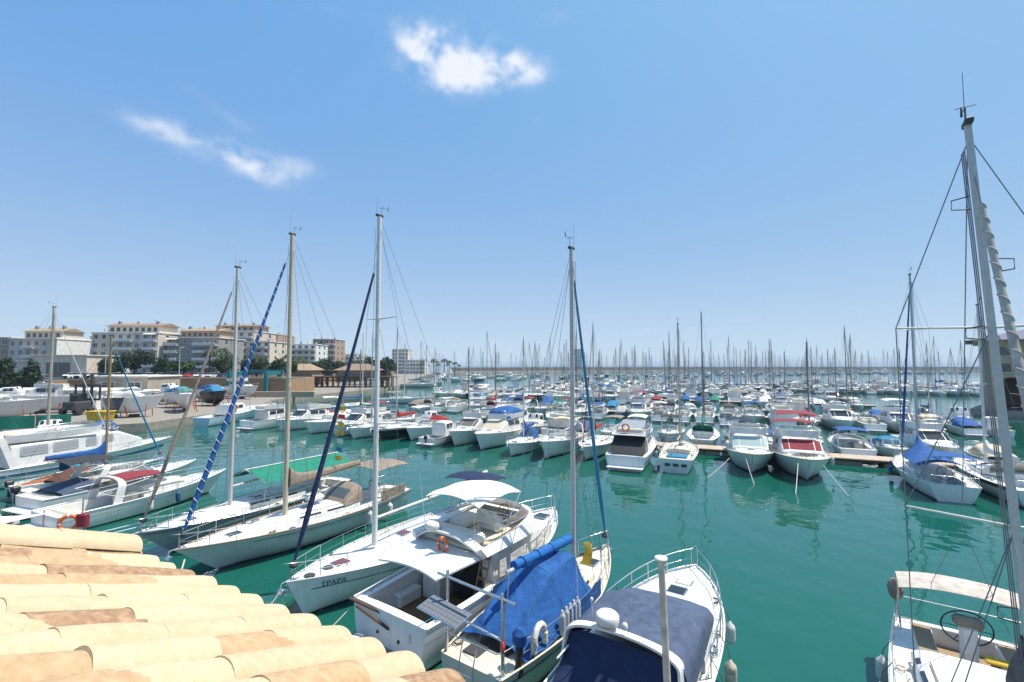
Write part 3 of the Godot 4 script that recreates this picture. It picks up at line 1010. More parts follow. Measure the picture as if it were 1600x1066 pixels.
	if p.get("motor", null):
		add_outboard(o, -0.5 * L - 0.05, 0.7, 0, p.motor)
	if not h.lo and kind != "open":
		add_hatch(o, cab(h, c, 0.62, 0.0) + Vector3(0, 0.01, 0), 0.45, 0.45)
	return o

# ropes left on deck, cleats along the edges
func add_clutter(o: Node3D, h: Dictionary, sd: int, coils: int, m: Material = null):
	var rng := RandomNumberGenerator.new()
	rng.seed = sd
	for t in [0.06, 0.45, 0.88]:
		for sg in [-1.0, 1.0]:
			var q := dk(h, t, sg * 0.93)
			var b := MB.new()
			b.tube([q + Vector3(-0.11, 0.05, 0), q + Vector3(0.11, 0.05, 0)], 0.013, 0.013, 5)
			b.box(q + Vector3(0, 0.025, 0), Vector3(0.07, 0.05, 0.03))
			part("cleat", b, M.steel, o)
	for k in coils:
		var t := rng.randf_range(0.06, 0.94)
		var q := dk(h, t, rng.randf_range(0.78, 0.9) * (1.0 if rng.randf() < 0.5 else -1.0)) + Vector3(0, 0.03, 0)
		var pts := []
		var r := rng.randf_range(0.08, 0.16)
		for i in 40:
			var a := i * 0.55
			pts.append(q + Vector3(cos(a) * r * (1.0 + 0.15 * sin(i * 1.7)), 0.002 * i * 0.5, sin(a) * r * 0.8))
		pts.append(q + Vector3(rng.randf_range(-0.7, 0.7), 0.0, rng.randf_range(-0.1, 0.1)))
		var b := MB.new()
		b.tube(pts, 0.011, 0.011, 4)
		part("rope_coil", b, m if m else [M.rope, M.rope_dark, M.c_azure, M.rope][rng.randi() % 4], o)
	var sh := MB.new()   # sheets led aft along the side decks
	for sg in [-1.0, 1.0]:
		var pts := []
		for i in 12:
			pts.append(dk(h, lerpf(0.72, 0.28, i / 11.0), sg * 0.8) + Vector3(0, 0.02, 0.05 * sin(i * 1.3 + sd)))
		sh.tube(pts, 0.009, 0.009, 4, false)
	part("sheet_rope", sh, M.rope, o)

# a fender hung over a boat's side (its own thing, standing in the world)
func fender(o: Node3D, h: Dictionary, t: float, sg: float, m: Material, label: String, len := 0.6, r := 0.13, drop := 0.15):
	var q := hy(h, t, sheer(h, t), sg)
	var f := thing("fender", label, "fender", "fenders hung over boat sides")
	f.transform = o.transform * Transform3D(Basis.IDENTITY, q + Vector3(0, -drop - len, sg * (r + 0.03)))
	var b := MB.new()
	b.lathe([Vector2(0.0, -0.02), Vector2(r * 0.5, 0.0), Vector2(r * 0.9, 0.07), Vector2(r, 0.14), Vector2(r, len - 0.14), Vector2(r * 0.9, len - 0.07), Vector2(r * 0.4, len), Vector2(r * 0.2, len + 0.05), Vector2(0, len + 0.06)], Vector3.ZERO, Basis.IDENTITY, 14)
	part("body", b, m, f)
	var l := MB.new()
	l.tube([Vector3(0, len + 0.04, 0), Vector3(0, len + drop, -sg * 0.05), Vector3(0, len + drop + 0.3, -sg * (r + 0.1))], 0.01, 0.01, 5)
	part("rope", l, M.rope_dark, f)
	return f

func ring_buoy(c: Transform3D, label: String, m: Material, R := 0.3):
	var f := thing("ring_buoy", label, "lifebuoy")
	f.transform = c
	var b := MB.new()
	b.torus(Vector3.ZERO, Basis.IDENTITY, R, R * 0.25, 0, TAU, 24, 10)
	part("ring", b, m, f)
	for k in 4:
		var g := MB.new()
		g.torus(Vector3.ZERO, Basis.IDENTITY, R, R * 0.265, TAU * k / 4 - 0.12, TAU * k / 4 + 0.12, 4, 10)
		part("band", g, M.fender_white, f)
	return f

func mooring_line(a: Vector3, b: Vector3, sag: float, m: Material, label: String, r := 0.012):
	var t := MB.new()
	t.tube(hanging(a, b, sag, 10), r, r, 5)
	single("mooring_line", t, m, label, "rope", "mooring lines of the boats")

# ------------------------------------------------------------------ the boats right below the roof
func near_boats():
	# grey racing yacht with the green awning
	var h := hull_spec(12.0, 3.4, 1.05, 1.3, "sail", {"rake": 1.5, "rail_m": M.steel})
	var a := sail_boat("sailing_yacht", "dark grey sailing yacht with green awning and plain beige furled sail", {"h": h, "hull": M.grey, "stripes": [[M.dark, 0.1, 0.13]], "deck": M.deck,
		"rig": {"x": 1.75, "H": 12.3, "r": 0.11, "m": M.alu, "spread": [0.45], "fine": true, "genoa": M.c_taupe, "gr": 0.075, "boom": 4.2, "cover": null, "split": true}})
	moor(a, -11.45, -31.3, -16.2, -20.2)
	add_awning(a, h, M.c_green)
	fender(a, h, 0.4, -1.0, M.fender_white, "white fender between the two grey yachts")
	# grey yacht with blue and white furled sail
	h = hull_spec(12.2, 3.5, 1.1, 1.35, "sail", {"rake": 1.7, "rail_m": M.teak_pale})
	var b := sail_boat("sailing_yacht", "light grey sailing yacht with blue furled sail wound with white stripe", {"h": h, "hull": M.lightgrey, "stripes": [[M.dark, 0.16, 0.19, 0.05, 0.8], [M.bluegrey, 0.22, 0.3, 0.1, 0.72]], "wheel": true, "hood": M.c_taupe, "bim": M.c_taupe,
		"rig": {"x": 1.45, "H": 13.5, "r": 0.13, "m": M.alu_beige, "spread": [0.48], "fine": true, "genoa": M.c_blue, "spiral": M.fender_white, "gr": 0.1, "turns": 30, "boom": 4.6, "boom_y": 2.75, "boom_up": 0.25, "cover": M.c_taupe, "cr": 0.22}})
	moor(b, -7.1, -28.6, -13.0, -18.5)
	for k in [0.2, 0.33]:
		fender(b, h, k, -1.0, M.fender_white, "white fender on the light grey yacht's side", 0.65, 0.15)
	add_box(b, "life_raft", Vector3(-0.3, dy(h, -0.3) + 0.72, 0.2), Vector3(0.9, 0.3, 0.55), M.fender_white, 0.12)
	add_box(b, "wind_cloth", Vector3(-4.2, dy(h, -4.2) + 0.38, -1.42), Vector3(2.0, 0.5, 0.03), M.c_taupe, 0.01, Vector3(0, 0.08, 0))
	# white yacht with dark blue furled sail and lettering on the bow
	h = hull_spec(11.0, 3.5, 1.15, 1.4, "sail", {"rake": 0.7, "tr": 0.75, "sr": -0.4, "rail_m": M.lightgrey})
	var c := sail_boat("sailing_yacht", "white sailing yacht with navy furled sail and navy bimini", {"h": h, "hull": M.hull, "bottom": M.black, "stripes": [[M.navy_hull, 0.3, 0.325, 0.12, 0.95]], "deck": M.white, "hatch_m": mat(Color(0.16, 0.06, 0.07), 0.15),
		"cab": {"x0": -2.0, "x1": 3.2, "w0": 1.2, "w1": 0.5, "H": 0.36, "ramp": 0.6, "nose": 0.04}, "grab": M.steel, "wheel": true,
		"rig": {"x": 1.9, "H": 13.1, "r": 0.125, "m": M.alu_white, "spread": [0.36, 0.68], "fine": true, "genoa": M.c_navy, "g0": 0.88, "gr": 0.085, "boom": 4.0, "boom_y": 2.5, "split": true}})
	moor(c, -1.25, -24.7, -7.45, -15.5)
	add_bimini(c, -5.3, -3.6, 1.35, 2.9, 1.2, M.c_navy, M.steel, 0.14)
	add_lettering(c, "TPAPA", 0.26, Transform3D(Basis(Vector3(-0.97, 0.02, 0.24), Vector3.UP, Vector3(-0.24, 0, -0.97)), Vector3.ZERO), h, 0.885)
	var lz := MB.new()   # tubular boom crutch
	lz.tube([Vector3(-2.6, 2.6, 0), Vector3(-5.4, 2.95, 0)], 0.1, 0.09, 10)
	part("rolled_awning", lz, M.fender_white, c)
	fender(c, h, 0.62, -1.0, M.fender_navy, "blue fender on the white yacht's bow quarter", 0.75, 0.14, 0.05)
	for q in [[0.93, -0.25], [0.86, 0.0]]:
		var hp_ := dk(h, q[0], q[1])
		var r := MB.new()
		r.lathe([Vector2(0.0, 0.03), Vector2(0.17, 0.035), Vector2(0.2, 0.0)], hp_, Basis.IDENTITY, 14)
		part("deck_port", r, M.dark, c)
	add_clutter(a, hull_spec(12.0, 3.4, 1.05, 1.3, "sail", {"rake": 1.5}), 1, 7)
	add_clutter(b, hull_spec(12.2, 3.5, 1.1, 1.35, "sail", {"rake": 1.7}), 2, 9)
	add_clutter(c, h, 3, 6)
	flag_line(Vector3(-9.2, 9.8, -25.2), Vector3(-9.35, 3.2, -24.6))
	flybridge_yacht()
	tent_boat()
	canvas_cruiser()
	bimini_yacht()
	# tackle between the boats and the quay
	mooring_line(Vector3(-12.7, 1.0, -18.3), Vector3(-12.2, 0.0, -17.0), 0.02, M.rope, "thick pale rope at the light grey yacht's bow", 0.03)
	mooring_line(Vector3(-7.5, 1.2, -15.3), Vector3(-8.4, 0.0, -13.6), 0.1, M.rope, "slack rope from the white yacht's bow to the water", 0.014)
	mooring_line(Vector3(-4.9, 1.2, -14.3), Vector3(-6.4, 0.4, -12.4), 0.15, M.rope, "rope from the flybridge yacht's stern corner", 0.014)

func add_awning(o: Node3D, h: Dictionary, m: Material):
	var b := MB.new()   # pitched sun awning over the boom
	b.sheet(func(u, v): return Vector3(lerpf(-5.6, 0.9, u), 2.75 + 0.2 * u - 0.55 * pow(absf(v), 1.3) + 0.04 * sin(u * 20.0) * absf(v), v * 1.5), 0, 1, 18, -1, 1, 8, 0.012, true)
	part("awning", b, m, o)
	var p := MB.new()
	p.tube([Vector3(0.9, 2.4, -1.5), Vector3(0.9, 2.95, 0), Vector3(0.9, 2.4, 1.5)], 0.02, 0.02, 6)
	p.tube([Vector3(-5.6, 2.2, -1.5), Vector3(-5.6, 2.75, 0), Vector3(-5.6, 2.2, 1.5)], 0.02, 0.02, 6)
	for x in [0.9, -5.55]:
		for sg in [-1.0, 1.0]:
			p.tube([Vector3(x, 2.4 if x > 0 else 2.2, sg * 1.5), Vector3(x, dy(h, x), sg * 1.35)], 0.015, 0.015, 5)
	p.tube([Vector3(-5.7, 2.78, 0), Vector3(1.0, 2.98, 0)], 0.035, 0.035, 6)
	part("awning_pole", p, M.fender_white, o)

func add_lettering(o: Node3D, text: String, size: float, xf: Transform3D, h: Dictionary, t: float):
	var tm := TextMesh.new()
	var f := SystemFont.new()
	f.font_names = PackedStringArray(["Droid Serif"])
	f.font_italic = true
	tm.font = f
	tm.text = text
	tm.font_size = 64
	tm.pixel_size = size / 64.0
	tm.depth = 0.006
	var p := MeshInstance3D.new()
	p.mesh = tm
	p.material_override = M.navy_hull
	p.name = "lettering"
	var y := sheer(h, t) * 0.80
	var q := hy(h, t, y, -1.0)
	var ax := (hy(h, t - 0.05, y, -1.0) - hy(h, t + 0.03, y, -1.0)).normalized()
	var ay := (hy(h, t, y + 0.12, -1.0) - hy(h, t, y - 0.12, -1.0)).normalized()
	var az := ax.cross(ay).normalized()
	p.transform = Transform3D(Basis(ax, az.cross(ax), az), q + az * 0.02)
	o.add_child(p, true)

func flybridge_yacht():
	var h := hull_spec(9.6, 3.5, 1.4, 2.0, "motor", {"tr": 0.9, "rake": 1.3})
	var o := thing("flybridge_yacht", "white flybridge motor yacht with teak cockpit and white sun top", "motor yacht")
	moor(o, -3.55, -13.75, 1.9, -21.5)
	add_hull(o, h, M.hull, M.black, [[M.lightgrey, 0.28, 0.3, 0.0, 0.9]])
	add_deck(o, h, M.white, {"t0": 0.03, "t1": 0.33, "u": 0.84, "depth": 0.85, "floor": M.teak})
	# plank seams of the cockpit and platform
	var fl := dk(h, 0.03, 0.0).y - 0.85
	for k in 23:
		add_box(o, "plank", Vector3(-3.14, fl + 0.012, -1.28 + k * 0.116), Vector3(2.7, 0.012, 0.104), M.teak, 0.003)
	add_box(o, "swim_platform", Vector3(-5.25, 0.36, 0), Vector3(0.95, 0.12, 3.0), M.white, 0.05)
	for k in 8:
		add_box(o, "plank", Vector3(-5.66 + k * 0.115, 0.43, 0), Vector3(0.104, 0.02, 2.8), M.teak_pale, 0.004)
	# house
	var c := {"x0": -1.7, "x1": 3.3, "w0": 1.5, "w1": 0.75, "H": 1.05, "ramp": 0.62, "nose": 0.03, "bend": 1.15, "ey": 0.2, "ez": 0.42, "tuck": 0.08}
	add_cab(o, h, c, M.white, "deckhouse")
	add_win(o, h, c, [[0.08, 0.5, 0.62, 0.86]], M.c_ivory, "window_cover")
	add_win(o, h, c, [[0.5, 0.84, 0.12, 0.66]], M.c_ivory, "screen_cover")
	var ry: float = cab(h, c, 0.2, 0.0).y
	add_clutter(o, h, 6, 5)
	# saloon door, ladder and lockers
	add_box(o, "saloon_door", Vector3(-1.73, fl + 0.85, 0.35), Vector3(0.05, 1.6, 1.3), M.window, 0.02)
	var ld := MB.new()
	for z in [1.05, 1.4]:
		ld.tube([Vector3(-2.35, fl, z), Vector3(-1.75, ry - 0.1, z)], 0.025, 0.025, 6)
	for k in 6:
		ld.box(Vector3(-2.3 + k * 0.1, fl + 0.25 + k * 0.28, 1.225), Vector3(0.12, 0.03, 0.34))
	part("ladder", ld, M.teak_pale, o)
	add_box(o, "locker", Vector3(-2.05, fl + 0.42, -0.75), Vector3(0.6, 0.85, 0.8), M.white, 0.05)
	add_box(o, "locker_door", Vector3(-2.36, fl + 0.45, -0.75), Vector3(0.02, 0.6, 0.6), M.deck, 0.008)
	add_box(o, "bench", Vector3(-2.9, fl + 0.22, -1.25), Vector3(1.0, 0.44, 0.35), M.white, 0.06)
	# aft roof over the cockpit
	var aw := MB.new()
	aw.sheet(func(u, v): return Vector3(lerpf(-4.0, -2.0, u) - 0.15 * v * v * (1.0 - u), ry - 0.08 + 0.05 * u - 0.05 * v * v, v * lerpf(1.25, 1.5, u)), 0, 1, 8, -1, 1, 10, 0.05, true)
	part("cockpit_roof", aw, M.white, o)
	# flybridge
	var sc := {"x0": -2.3, "x1": 1.35, "w": 1.5, "y": ry - 0.12, "H": 0.62, "rake": 0.15, "taper": 0.1, "low": 0.42, "ex": 0.42, "ez": 0.5}
	var w := MB.new()
	w.sheet(func(u, v): return scr(sc, u, v), -1, 1, 32, 0, 1, 4, 0.22)
	part("flybridge_coaming", w, M.white, o)
	add_box(o, "flybridge_floor", Vector3(-0.6, ry + 0.02, 0), Vector3(3.2, 0.06, 2.5), M.cream, 0.02)
	var ar := MB.new()
	ar.sheet(func(u, v): return Vector3(-2.25 - 0.35 * u + 0.25 * v * v, ry - 0.02 + 0.5 * (1.0 - pow(absf(v), 2.2)) - 0.02 * u, v * 1.42), 0, 1, 3, -1, 1, 16, 0.06, true)
	part("stern_arch", ar, M.white, o)
	var s2 := {"x0": -0.9, "x1": 1.25, "w": 1.32, "y": ry + 0.47, "H": 0.26, "rake": 0.3, "taper": 0.1, "low": 0.4, "ex": 0.45, "ez": 0.5}
	add_screen(o, s2, glass(Color(0.2, 0.14, 0.1), 0.7), M.steel)
	add_wheel(o, Vector3(0.25, ry + 0.62, 0.45), 0.2, 0.5)
	var hb_ := MB.new()
	hb_.patch(func(u, v): return Vector3(lerpf(0.35, 1.05, u), ry + 0.62 - 0.25 * u * u, v * 1.05), 0, 1, 6, -1, 1, 6, 0, true)
	part("helm_console", hb_, M.c_ivory, o)
	add_box(o, "helm_seat", Vector3(-0.45, ry + 0.3, 0.4), Vector3(0.5, 0.5, 0.95), M.c_ivory, 0.12)
	add_box(o, "helm_seat", Vector3(-0.7, ry + 0.55, 0.4), Vector3(0.16, 0.5, 0.95), M.c_ivory, 0.07)
	add_box(o, "sun_bed", Vector3(-0.3, ry + 0.22, -0.72), Vector3(1.7, 0.36, 0.75), M.c_ivory, 0.12)
	add_box(o, "bench", Vector3(-1.75, ry + 0.22, 0.0), Vector3(0.55, 0.36, 2.1), M.c_ivory, 0.12)
	# sun top on four poles
	var bm := MB.new()
	bm.sheet(func(u, v): return Vector3(lerpf(-2.15, 0.3, u), ry + 1.5 + 0.22 * (1.0 - v * v) - 0.12 * pow(absf(2.0 * u - 1.0), 2.5) + 0.02 * sin(u * 12.0), v * 1.22), 0, 1, 14, -1, 1, 12, 0.02, true)
	part("sun_top", bm, M.c_ivory, o)
	var pl := MB.new()
	for sg in [-1.0, 1.0]:
		pl.tube([Vector3(-2.1, ry + 1.36, sg * 1.2), Vector3(-0.9, ry + 0.45, sg * 1.36)], 0.018, 0.018, 6)
		pl.tube([Vector3(0.25, ry + 1.36, sg * 1.2), Vector3(-0.9, ry + 0.45, sg * 1.36)], 0.018, 0.018, 6)
		pl.tube([Vector3(-2.1, ry + 1.36, sg * 1.2), Vector3(0.1, ry + 0.5, sg * 1.34)], 0.012, 0.012, 6)
	part("sun_top_frame", pl, M.steel, o)
	# radar, aerials, search light
	var rd := MB.new()
	rd.lathe([Vector2(0.0, 0.0), Vector2(0.27, 0.01), Vector2(0.3, 0.08), Vector2(0.29, 0.16), Vector2(0.22, 0.23), Vector2(0.0, 0.25)], Vector3(-2.45, ry + 0.5, -0.5), Basis.IDENTITY, 18)
	part("radar_dome", rd, M.fender_white, o)
	var an := MB.new()
	an.tube([Vector3(-2.4, ry + 0.45, -0.95), Vector3(-2.65, ry + 2.3, -1.0)], 0.012, 0.005, 5)
	an.tube([Vector3(-2.4, ry + 0.3, 1.25), Vector3(-2.5, ry + 1.9, 1.3)], 0.012, 0.005, 5)
	part("aerial", an, M.fender_white, o)
	add_rail(o, h, 0.5, 0.985, 0.62, 6, M.steel, true, 0.06, "bow_rail", 0.016)
	add_hatch(o, Vector3(3.7, dy(h, 3.7) + 0.08, 0), 0.5, 0.5)
	# emblem plate on the side of the flybridge, gangway on the transom, bow roller
	add_box(o, "name_plate", Vector3(-0.5, ry + 0.16, 1.53), Vector3(0.95, 0.16, 0.012), M.lightgrey, 0.004, Vector3(-0.12, 0.06, 0))
	var gw := MB.new()
	gw.box(Vector3(-4.85, 1.35, -0.75), Vector3(0.12, 0.06, 1.5), Basis.from_euler(Vector3(0.18, 0.25, 0)), 0.02)
	gw.box(Vector3(-4.95, 1.18, -0.5), Vector3(0.1, 0.06, 1.3), Basis.from_euler(Vector3(0.34, 0.2, 0)), 0.02)
	part("folded_gangway", gw, M.brown_wood, o)
	for z in [-0.4, 0.5]:
		var fs := MB.new()
		fs.lathe([Vector2(0.05, 0), Vector2(0.05, 0.03), Vector2(0.0, 0.03)], Vector3(-4.82, 0.75, z), Basis(Vector3.BACK, PI / 2), 10)
		part("fitting", fs, M.dark, o)
	add_box(o, "vent", Vector3(-4.82, 0.98, 0.95), Vector3(0.03, 0.24, 0.1), M.lightgrey, 0.01)
	var hz := MB.new()
	var hzp := []
	for i in 50: hzp.append(Vector3(-4.25 + 0.22 * cos(i * 0.6), fl + 0.04 + i * 0.0012, 1.05 + 0.22 * sin(i * 0.6)))
	hz.tube(hzp, 0.016, 0.016, 5)
	part("hose_coil", hz, M.c_azure, o)
	add_box(o, "platform_step", Vector3(-5.2, 0.56, -0.85), Vector3(0.3, 0.22, 0.26), M.fender_white, 0.02)
	# canvas along the port and starboard side decks
	for sg in [-1.0, 1.0]:
		var cv := MB.new()
		cv.sheet(func(u, v): return Vector3(lerpf(-1.6, 2.2, u), lerpf(dy(h, 0) + 0.62, dy(h, 0) + 0.1, v) + 0.12 * u, sg * (1.64 - 0.3 * u * u * u + 0.04 * sin(u * 17.0) * v)), 0, 1, 16, 0, 1, 4, 0.012, sg < 0)
		part("rail_canvas", cv, M.c_ivory, o)
	var rb := o.transform * Transform3D(Basis(Vector3.UP, PI / 2), Vector3(-2.66, ry + 0.16, 0.1))
	ring_buoy(rb, "orange lifebuoy under the flybridge arch", M.orange_ring, 0.2)
	for k in [0.55]:
		fender(o, h, k, 1.0, M.fender_navy, "navy fender squeezed between flybridge yacht and blue-tented sailboat", 0.7, 0.14)

func tent_boat():
	var h := hull_spec(8.4, 2.75, 1.1, 1.42, "sail", {"tr": 0.7, "rake": 0.9, "sr": -0.15, "rail_m": M.cream})
	var o := sail_boat("sailing_yacht", "cream sailboat under a large blue cockpit tent", {"h": h, "hull": M.cream_hull, "deck": M.cream, "house": M.cream, "bottom": M.antifoul_blue, "stripes": [[M.navy_hull, 0.2, 0.235, 0.0, 0.96], [M.navy_hull, 0.26, 0.275, 0.0, 0.96]],
		"cab": {"x0": -1.1, "x1": 2.3, "w0": 0.95, "w1": 0.5, "H": 0.4, "ramp": 0.4, "nose": 0.2}, "ck": {"t0": 0.1, "t1": 0.36, "u": 0.5, "depth": 0.35, "floor": M.cream},
		"rig": {"x": 1.3, "H": 11.2, "r": 0.11, "m": M.alu, "spread": [0.47], "fine": true, "genoa": M.c_azure, "gr": 0.075, "g0": 0.97, "boom": 3.95, "boom_y": 2.5, "boom_up": 0.3, "cover": null}})
	moor(o, -1.0, -11.85, 3.75, -18.6)
	# rolled sail in its azure cover along the boom
	var bc := MB.new()
	bc.tube([Vector3(1.0, 2.62, 0), Vector3(-0.5, 2.72, 0), Vector3(-2.3, 2.86, 0)], 0.16, 0.13, 14)
	for k in 4:
		bc.torus(Vector3(0.5 - k * 0.8, 2.65 + k * 0.06, 0), Basis(Vector3.UP, PI / 2), 0.15, 0.02, 0, TAU, 14, 6)
	part("sail_cover", bc, M.c_bright, o)
	# the tent
	var tf := func(s: float, a: float) -> Vector3:
		var x := lerpf(-3.3, 0.75, s)
		var k := 0.0
		if s < 0.5:
			k = lerpf(0.2, 1.0, pow(s / 0.5, 0.85))
		elif s < 0.86:
			k = 1.0
		else:
			k = lerpf(1.0, 0.32, (s - 0.86) / 0.14)
		var aa := absf(a)
		var top := 1.38 * k
		var wt := 0.62
		var wb := lerpf(1.08, 1.26, sin(s * PI))
		var fold := 0.04 * sin(a * 11.0 + s * 6.0) * sin(s * 9.0) + 0.028 * sin(s * 27.0 + a * 5.0) * aa - 0.05 * sin(clampf((s - 0.5) / 0.36, 0, 1) * PI) * (1.0 - aa)
		if aa < 0.45:
			return Vector3(x, dy(h, x) + top + 0.05 * (1.0 - aa / 0.45) + fold, signf(a) * wt * aa / 0.45)
		var q := (aa - 0.45) / 0.55
		return Vector3(x, dy(h, x) + lerpf(top, 0.1, pow(q, 0.9)) + fold, signf(a) * lerpf(wt, wb, pow(q, 1.15)))
	var t := MB.new()
	t.sheet(tf, 0, 1, 44, -1, 1, 36, 0.012, true)
	part("cockpit_tent", t, M.c_blue, o)
	for sg in [-1.0, 1.0]:
		var dg := MB.new()   # weather cloths along the rails
		dg.sheet(func(u, v): return Vector3(lerpf(-1.6, 0.9, u), dy(h, 0) + lerpf(0.58, 0.08, v), sg * (hb(h, tx(h, lerpf(-1.6, 0.9, u))) - 0.07 + 0.02 * sin(u * 14.0))), 0, 1, 12, 0, 1, 3, 0.01, sg < 0)
		part("weather_cloth", dg, M.c_blue, o)
	# gear at the stern
	var gp := MB.new()
	gp.tube([Vector3(-4.0, dy(h, -4.0), -0.95), Vector3(-4.0, 3.1, -0.95)], 0.04, 0.04, 8)
	gp.tube([Vector3(-4.0, dy(h, -4.0), 0.85), Vector3(-4.0, 3.0, 0.85)], 0.04, 0.04, 8)
	gp.tube([Vector3(-4.0, 2.95, -1.3), Vector3(-4.0, 2.85, 1.25)], 0.035, 0.035, 8)
	gp.tube([Vector3(-4.0, 1.9, 0.85), Vector3(-4.3, 2.2, 0.0), Vector3(-4.3, 2.2, -0.6)], 0.025, 0.025, 6)
	part("stern_gantry", gp, M.steel, o)
	var sp := add_box(o, "solar_panel", Vector3(-4.35, 2.26, -0.75), Vector3(0.62, 0.035, 1.35), M.steel, 0.01, Vector3(0.08, 0, 0.14))
	for i in 4:
		for j in 9:
			add_box(sp, "solar_cell", Vector3(-4.35, 2.26, -0.75) + Basis.from_euler(Vector3(0.08, 0, 0.14)) * Vector3(-0.213 + i * 0.142, 0.022, -0.576 + j * 0.144), Vector3(0.132, 0.006, 0.134), M.solar, 0.002, Vector3(0.08, 0, 0.14))
	var ld := MB.new()
	for z in [-0.25, 0.2]:
		ld.tube([Vector3(-4.2, 1.55, z), Vector3(-4.33, 1.1, z), Vector3(-4.4, 0.05, z)], 0.018, 0.018, 6)
	for k in 4:
		ld.tube([Vector3(-4.36, 0.2 + 0.25 * k, -0.25), Vector3(-4.36, 0.2 + 0.25 * k, 0.2)], 0.015, 0.015, 6)
	part("boarding_ladder", ld, M.steel, o)
	var hs := MB.new()
	hs.torus(Vector3(-2.75, 1.5, 1.12), Basis(Vector3.UP, 0.1), 0.28, 0.085, -0.4, PI + 0.4, 18, 8)
	hs.tube([Vector3(-2.47, 1.5, 1.12), Vector3(-2.47, 1.22, 1.12)], 0.085, 0.08, 8)
	hs.tube([Vector3(-3.03, 1.5, 1.12), Vector3(-3.03, 1.22, 1.12)], 0.085, 0.08, 8)
	part("horseshoe_buoy", hs, M.c_ivory, o)
	for k in 5:
		var cy := MB.new()
		cy.lathe([Vector2(0, 0), Vector2(0.09, 0.02), Vector2(0.095, 0.1), Vector2(0.095, 0.5), Vector2(0.07, 0.56), Vector2(0.035, 0.6), Vector2(0.035, 0.66), Vector2(0, 0.66)], Vector3(-1.75 + k * 0.23, dy(h, -1.4) + 0.06, 1.24), Basis.IDENTITY, 12)
		part("canister", cy, M.lightgrey, o)
	var ob := MB.new()
	ob.box(Vector3(-3.45, 1.75, 0.98), Vector3(0.34, 0.5, 0.36), Basis.from_euler(Vector3(0.1, 0.2, 0.1)), 0.12)
	part("outboard_hood", ob, M.c_blue, o)
	add_box(o, "outboard_leg", Vector3(-3.5, 1.2, 1.0), Vector3(0.2, 0.75, 0.16), M.black, 0.04)
	add_clutter(o, h, 4, 8)
	for aa in [-0.45, 0.45]:
		var sm := MB.new()
		var sp_ := []
		for i in 31: sp_.append((tf.call(i / 30.0, aa) as Vector3) + Vector3(0, 0.008, 0))
		sm.tube(sp_, 0.007, 0.007, 4)
		part("seam", sm, M.c_azure, o)
	for ss in [0.5, 0.86]:
		var sm := MB.new()
		var sp_ := []
		for i in 31: sp_.append((tf.call(ss, -1.0 + i / 15.0) as Vector3) + Vector3(0, 0.008, 0))
		sm.tube(sp_, 0.007, 0.007, 4)
		part("seam", sm, M.c_azure, o)
	add_box(o, "hatch", Vector3(-3.6, dy(h, -3.6) + 0.07, -0.3), Vector3(0.5, 0.04, 0.5), M.dark, 0.01)
	var fl := MB.new()
	fl.sheet(func(u, v): return Vector3(1.62 + 0.2 * u + 0.03 * sin(v * 6.0), 2.35 - v * 0.75, 0.22 + 0.3 * u * (0.4 + 0.6 * v) + 0.05 * sin(v * 5.0)), 0, 1, 5, 0, 1, 8, 0.02)
	part("yellow_bag", fl, M.yellow, o)
	add_lines(o, "stern_flag_staff", [[Vector3(-3.9, 1.7, 0.85), Vector3(-3.7, 3.6, 0.85)]], 0.012, M.steel, 5)
	var rr := MB.new()
	rr.torus(Vector3(-3.98, 1.75, 0.85), Basis(Vector3.UP, 0.6), 0.11, 0.045, 0, TAU, 12, 6)
	part("red_rope_coil", rr, M.redpaint, o)

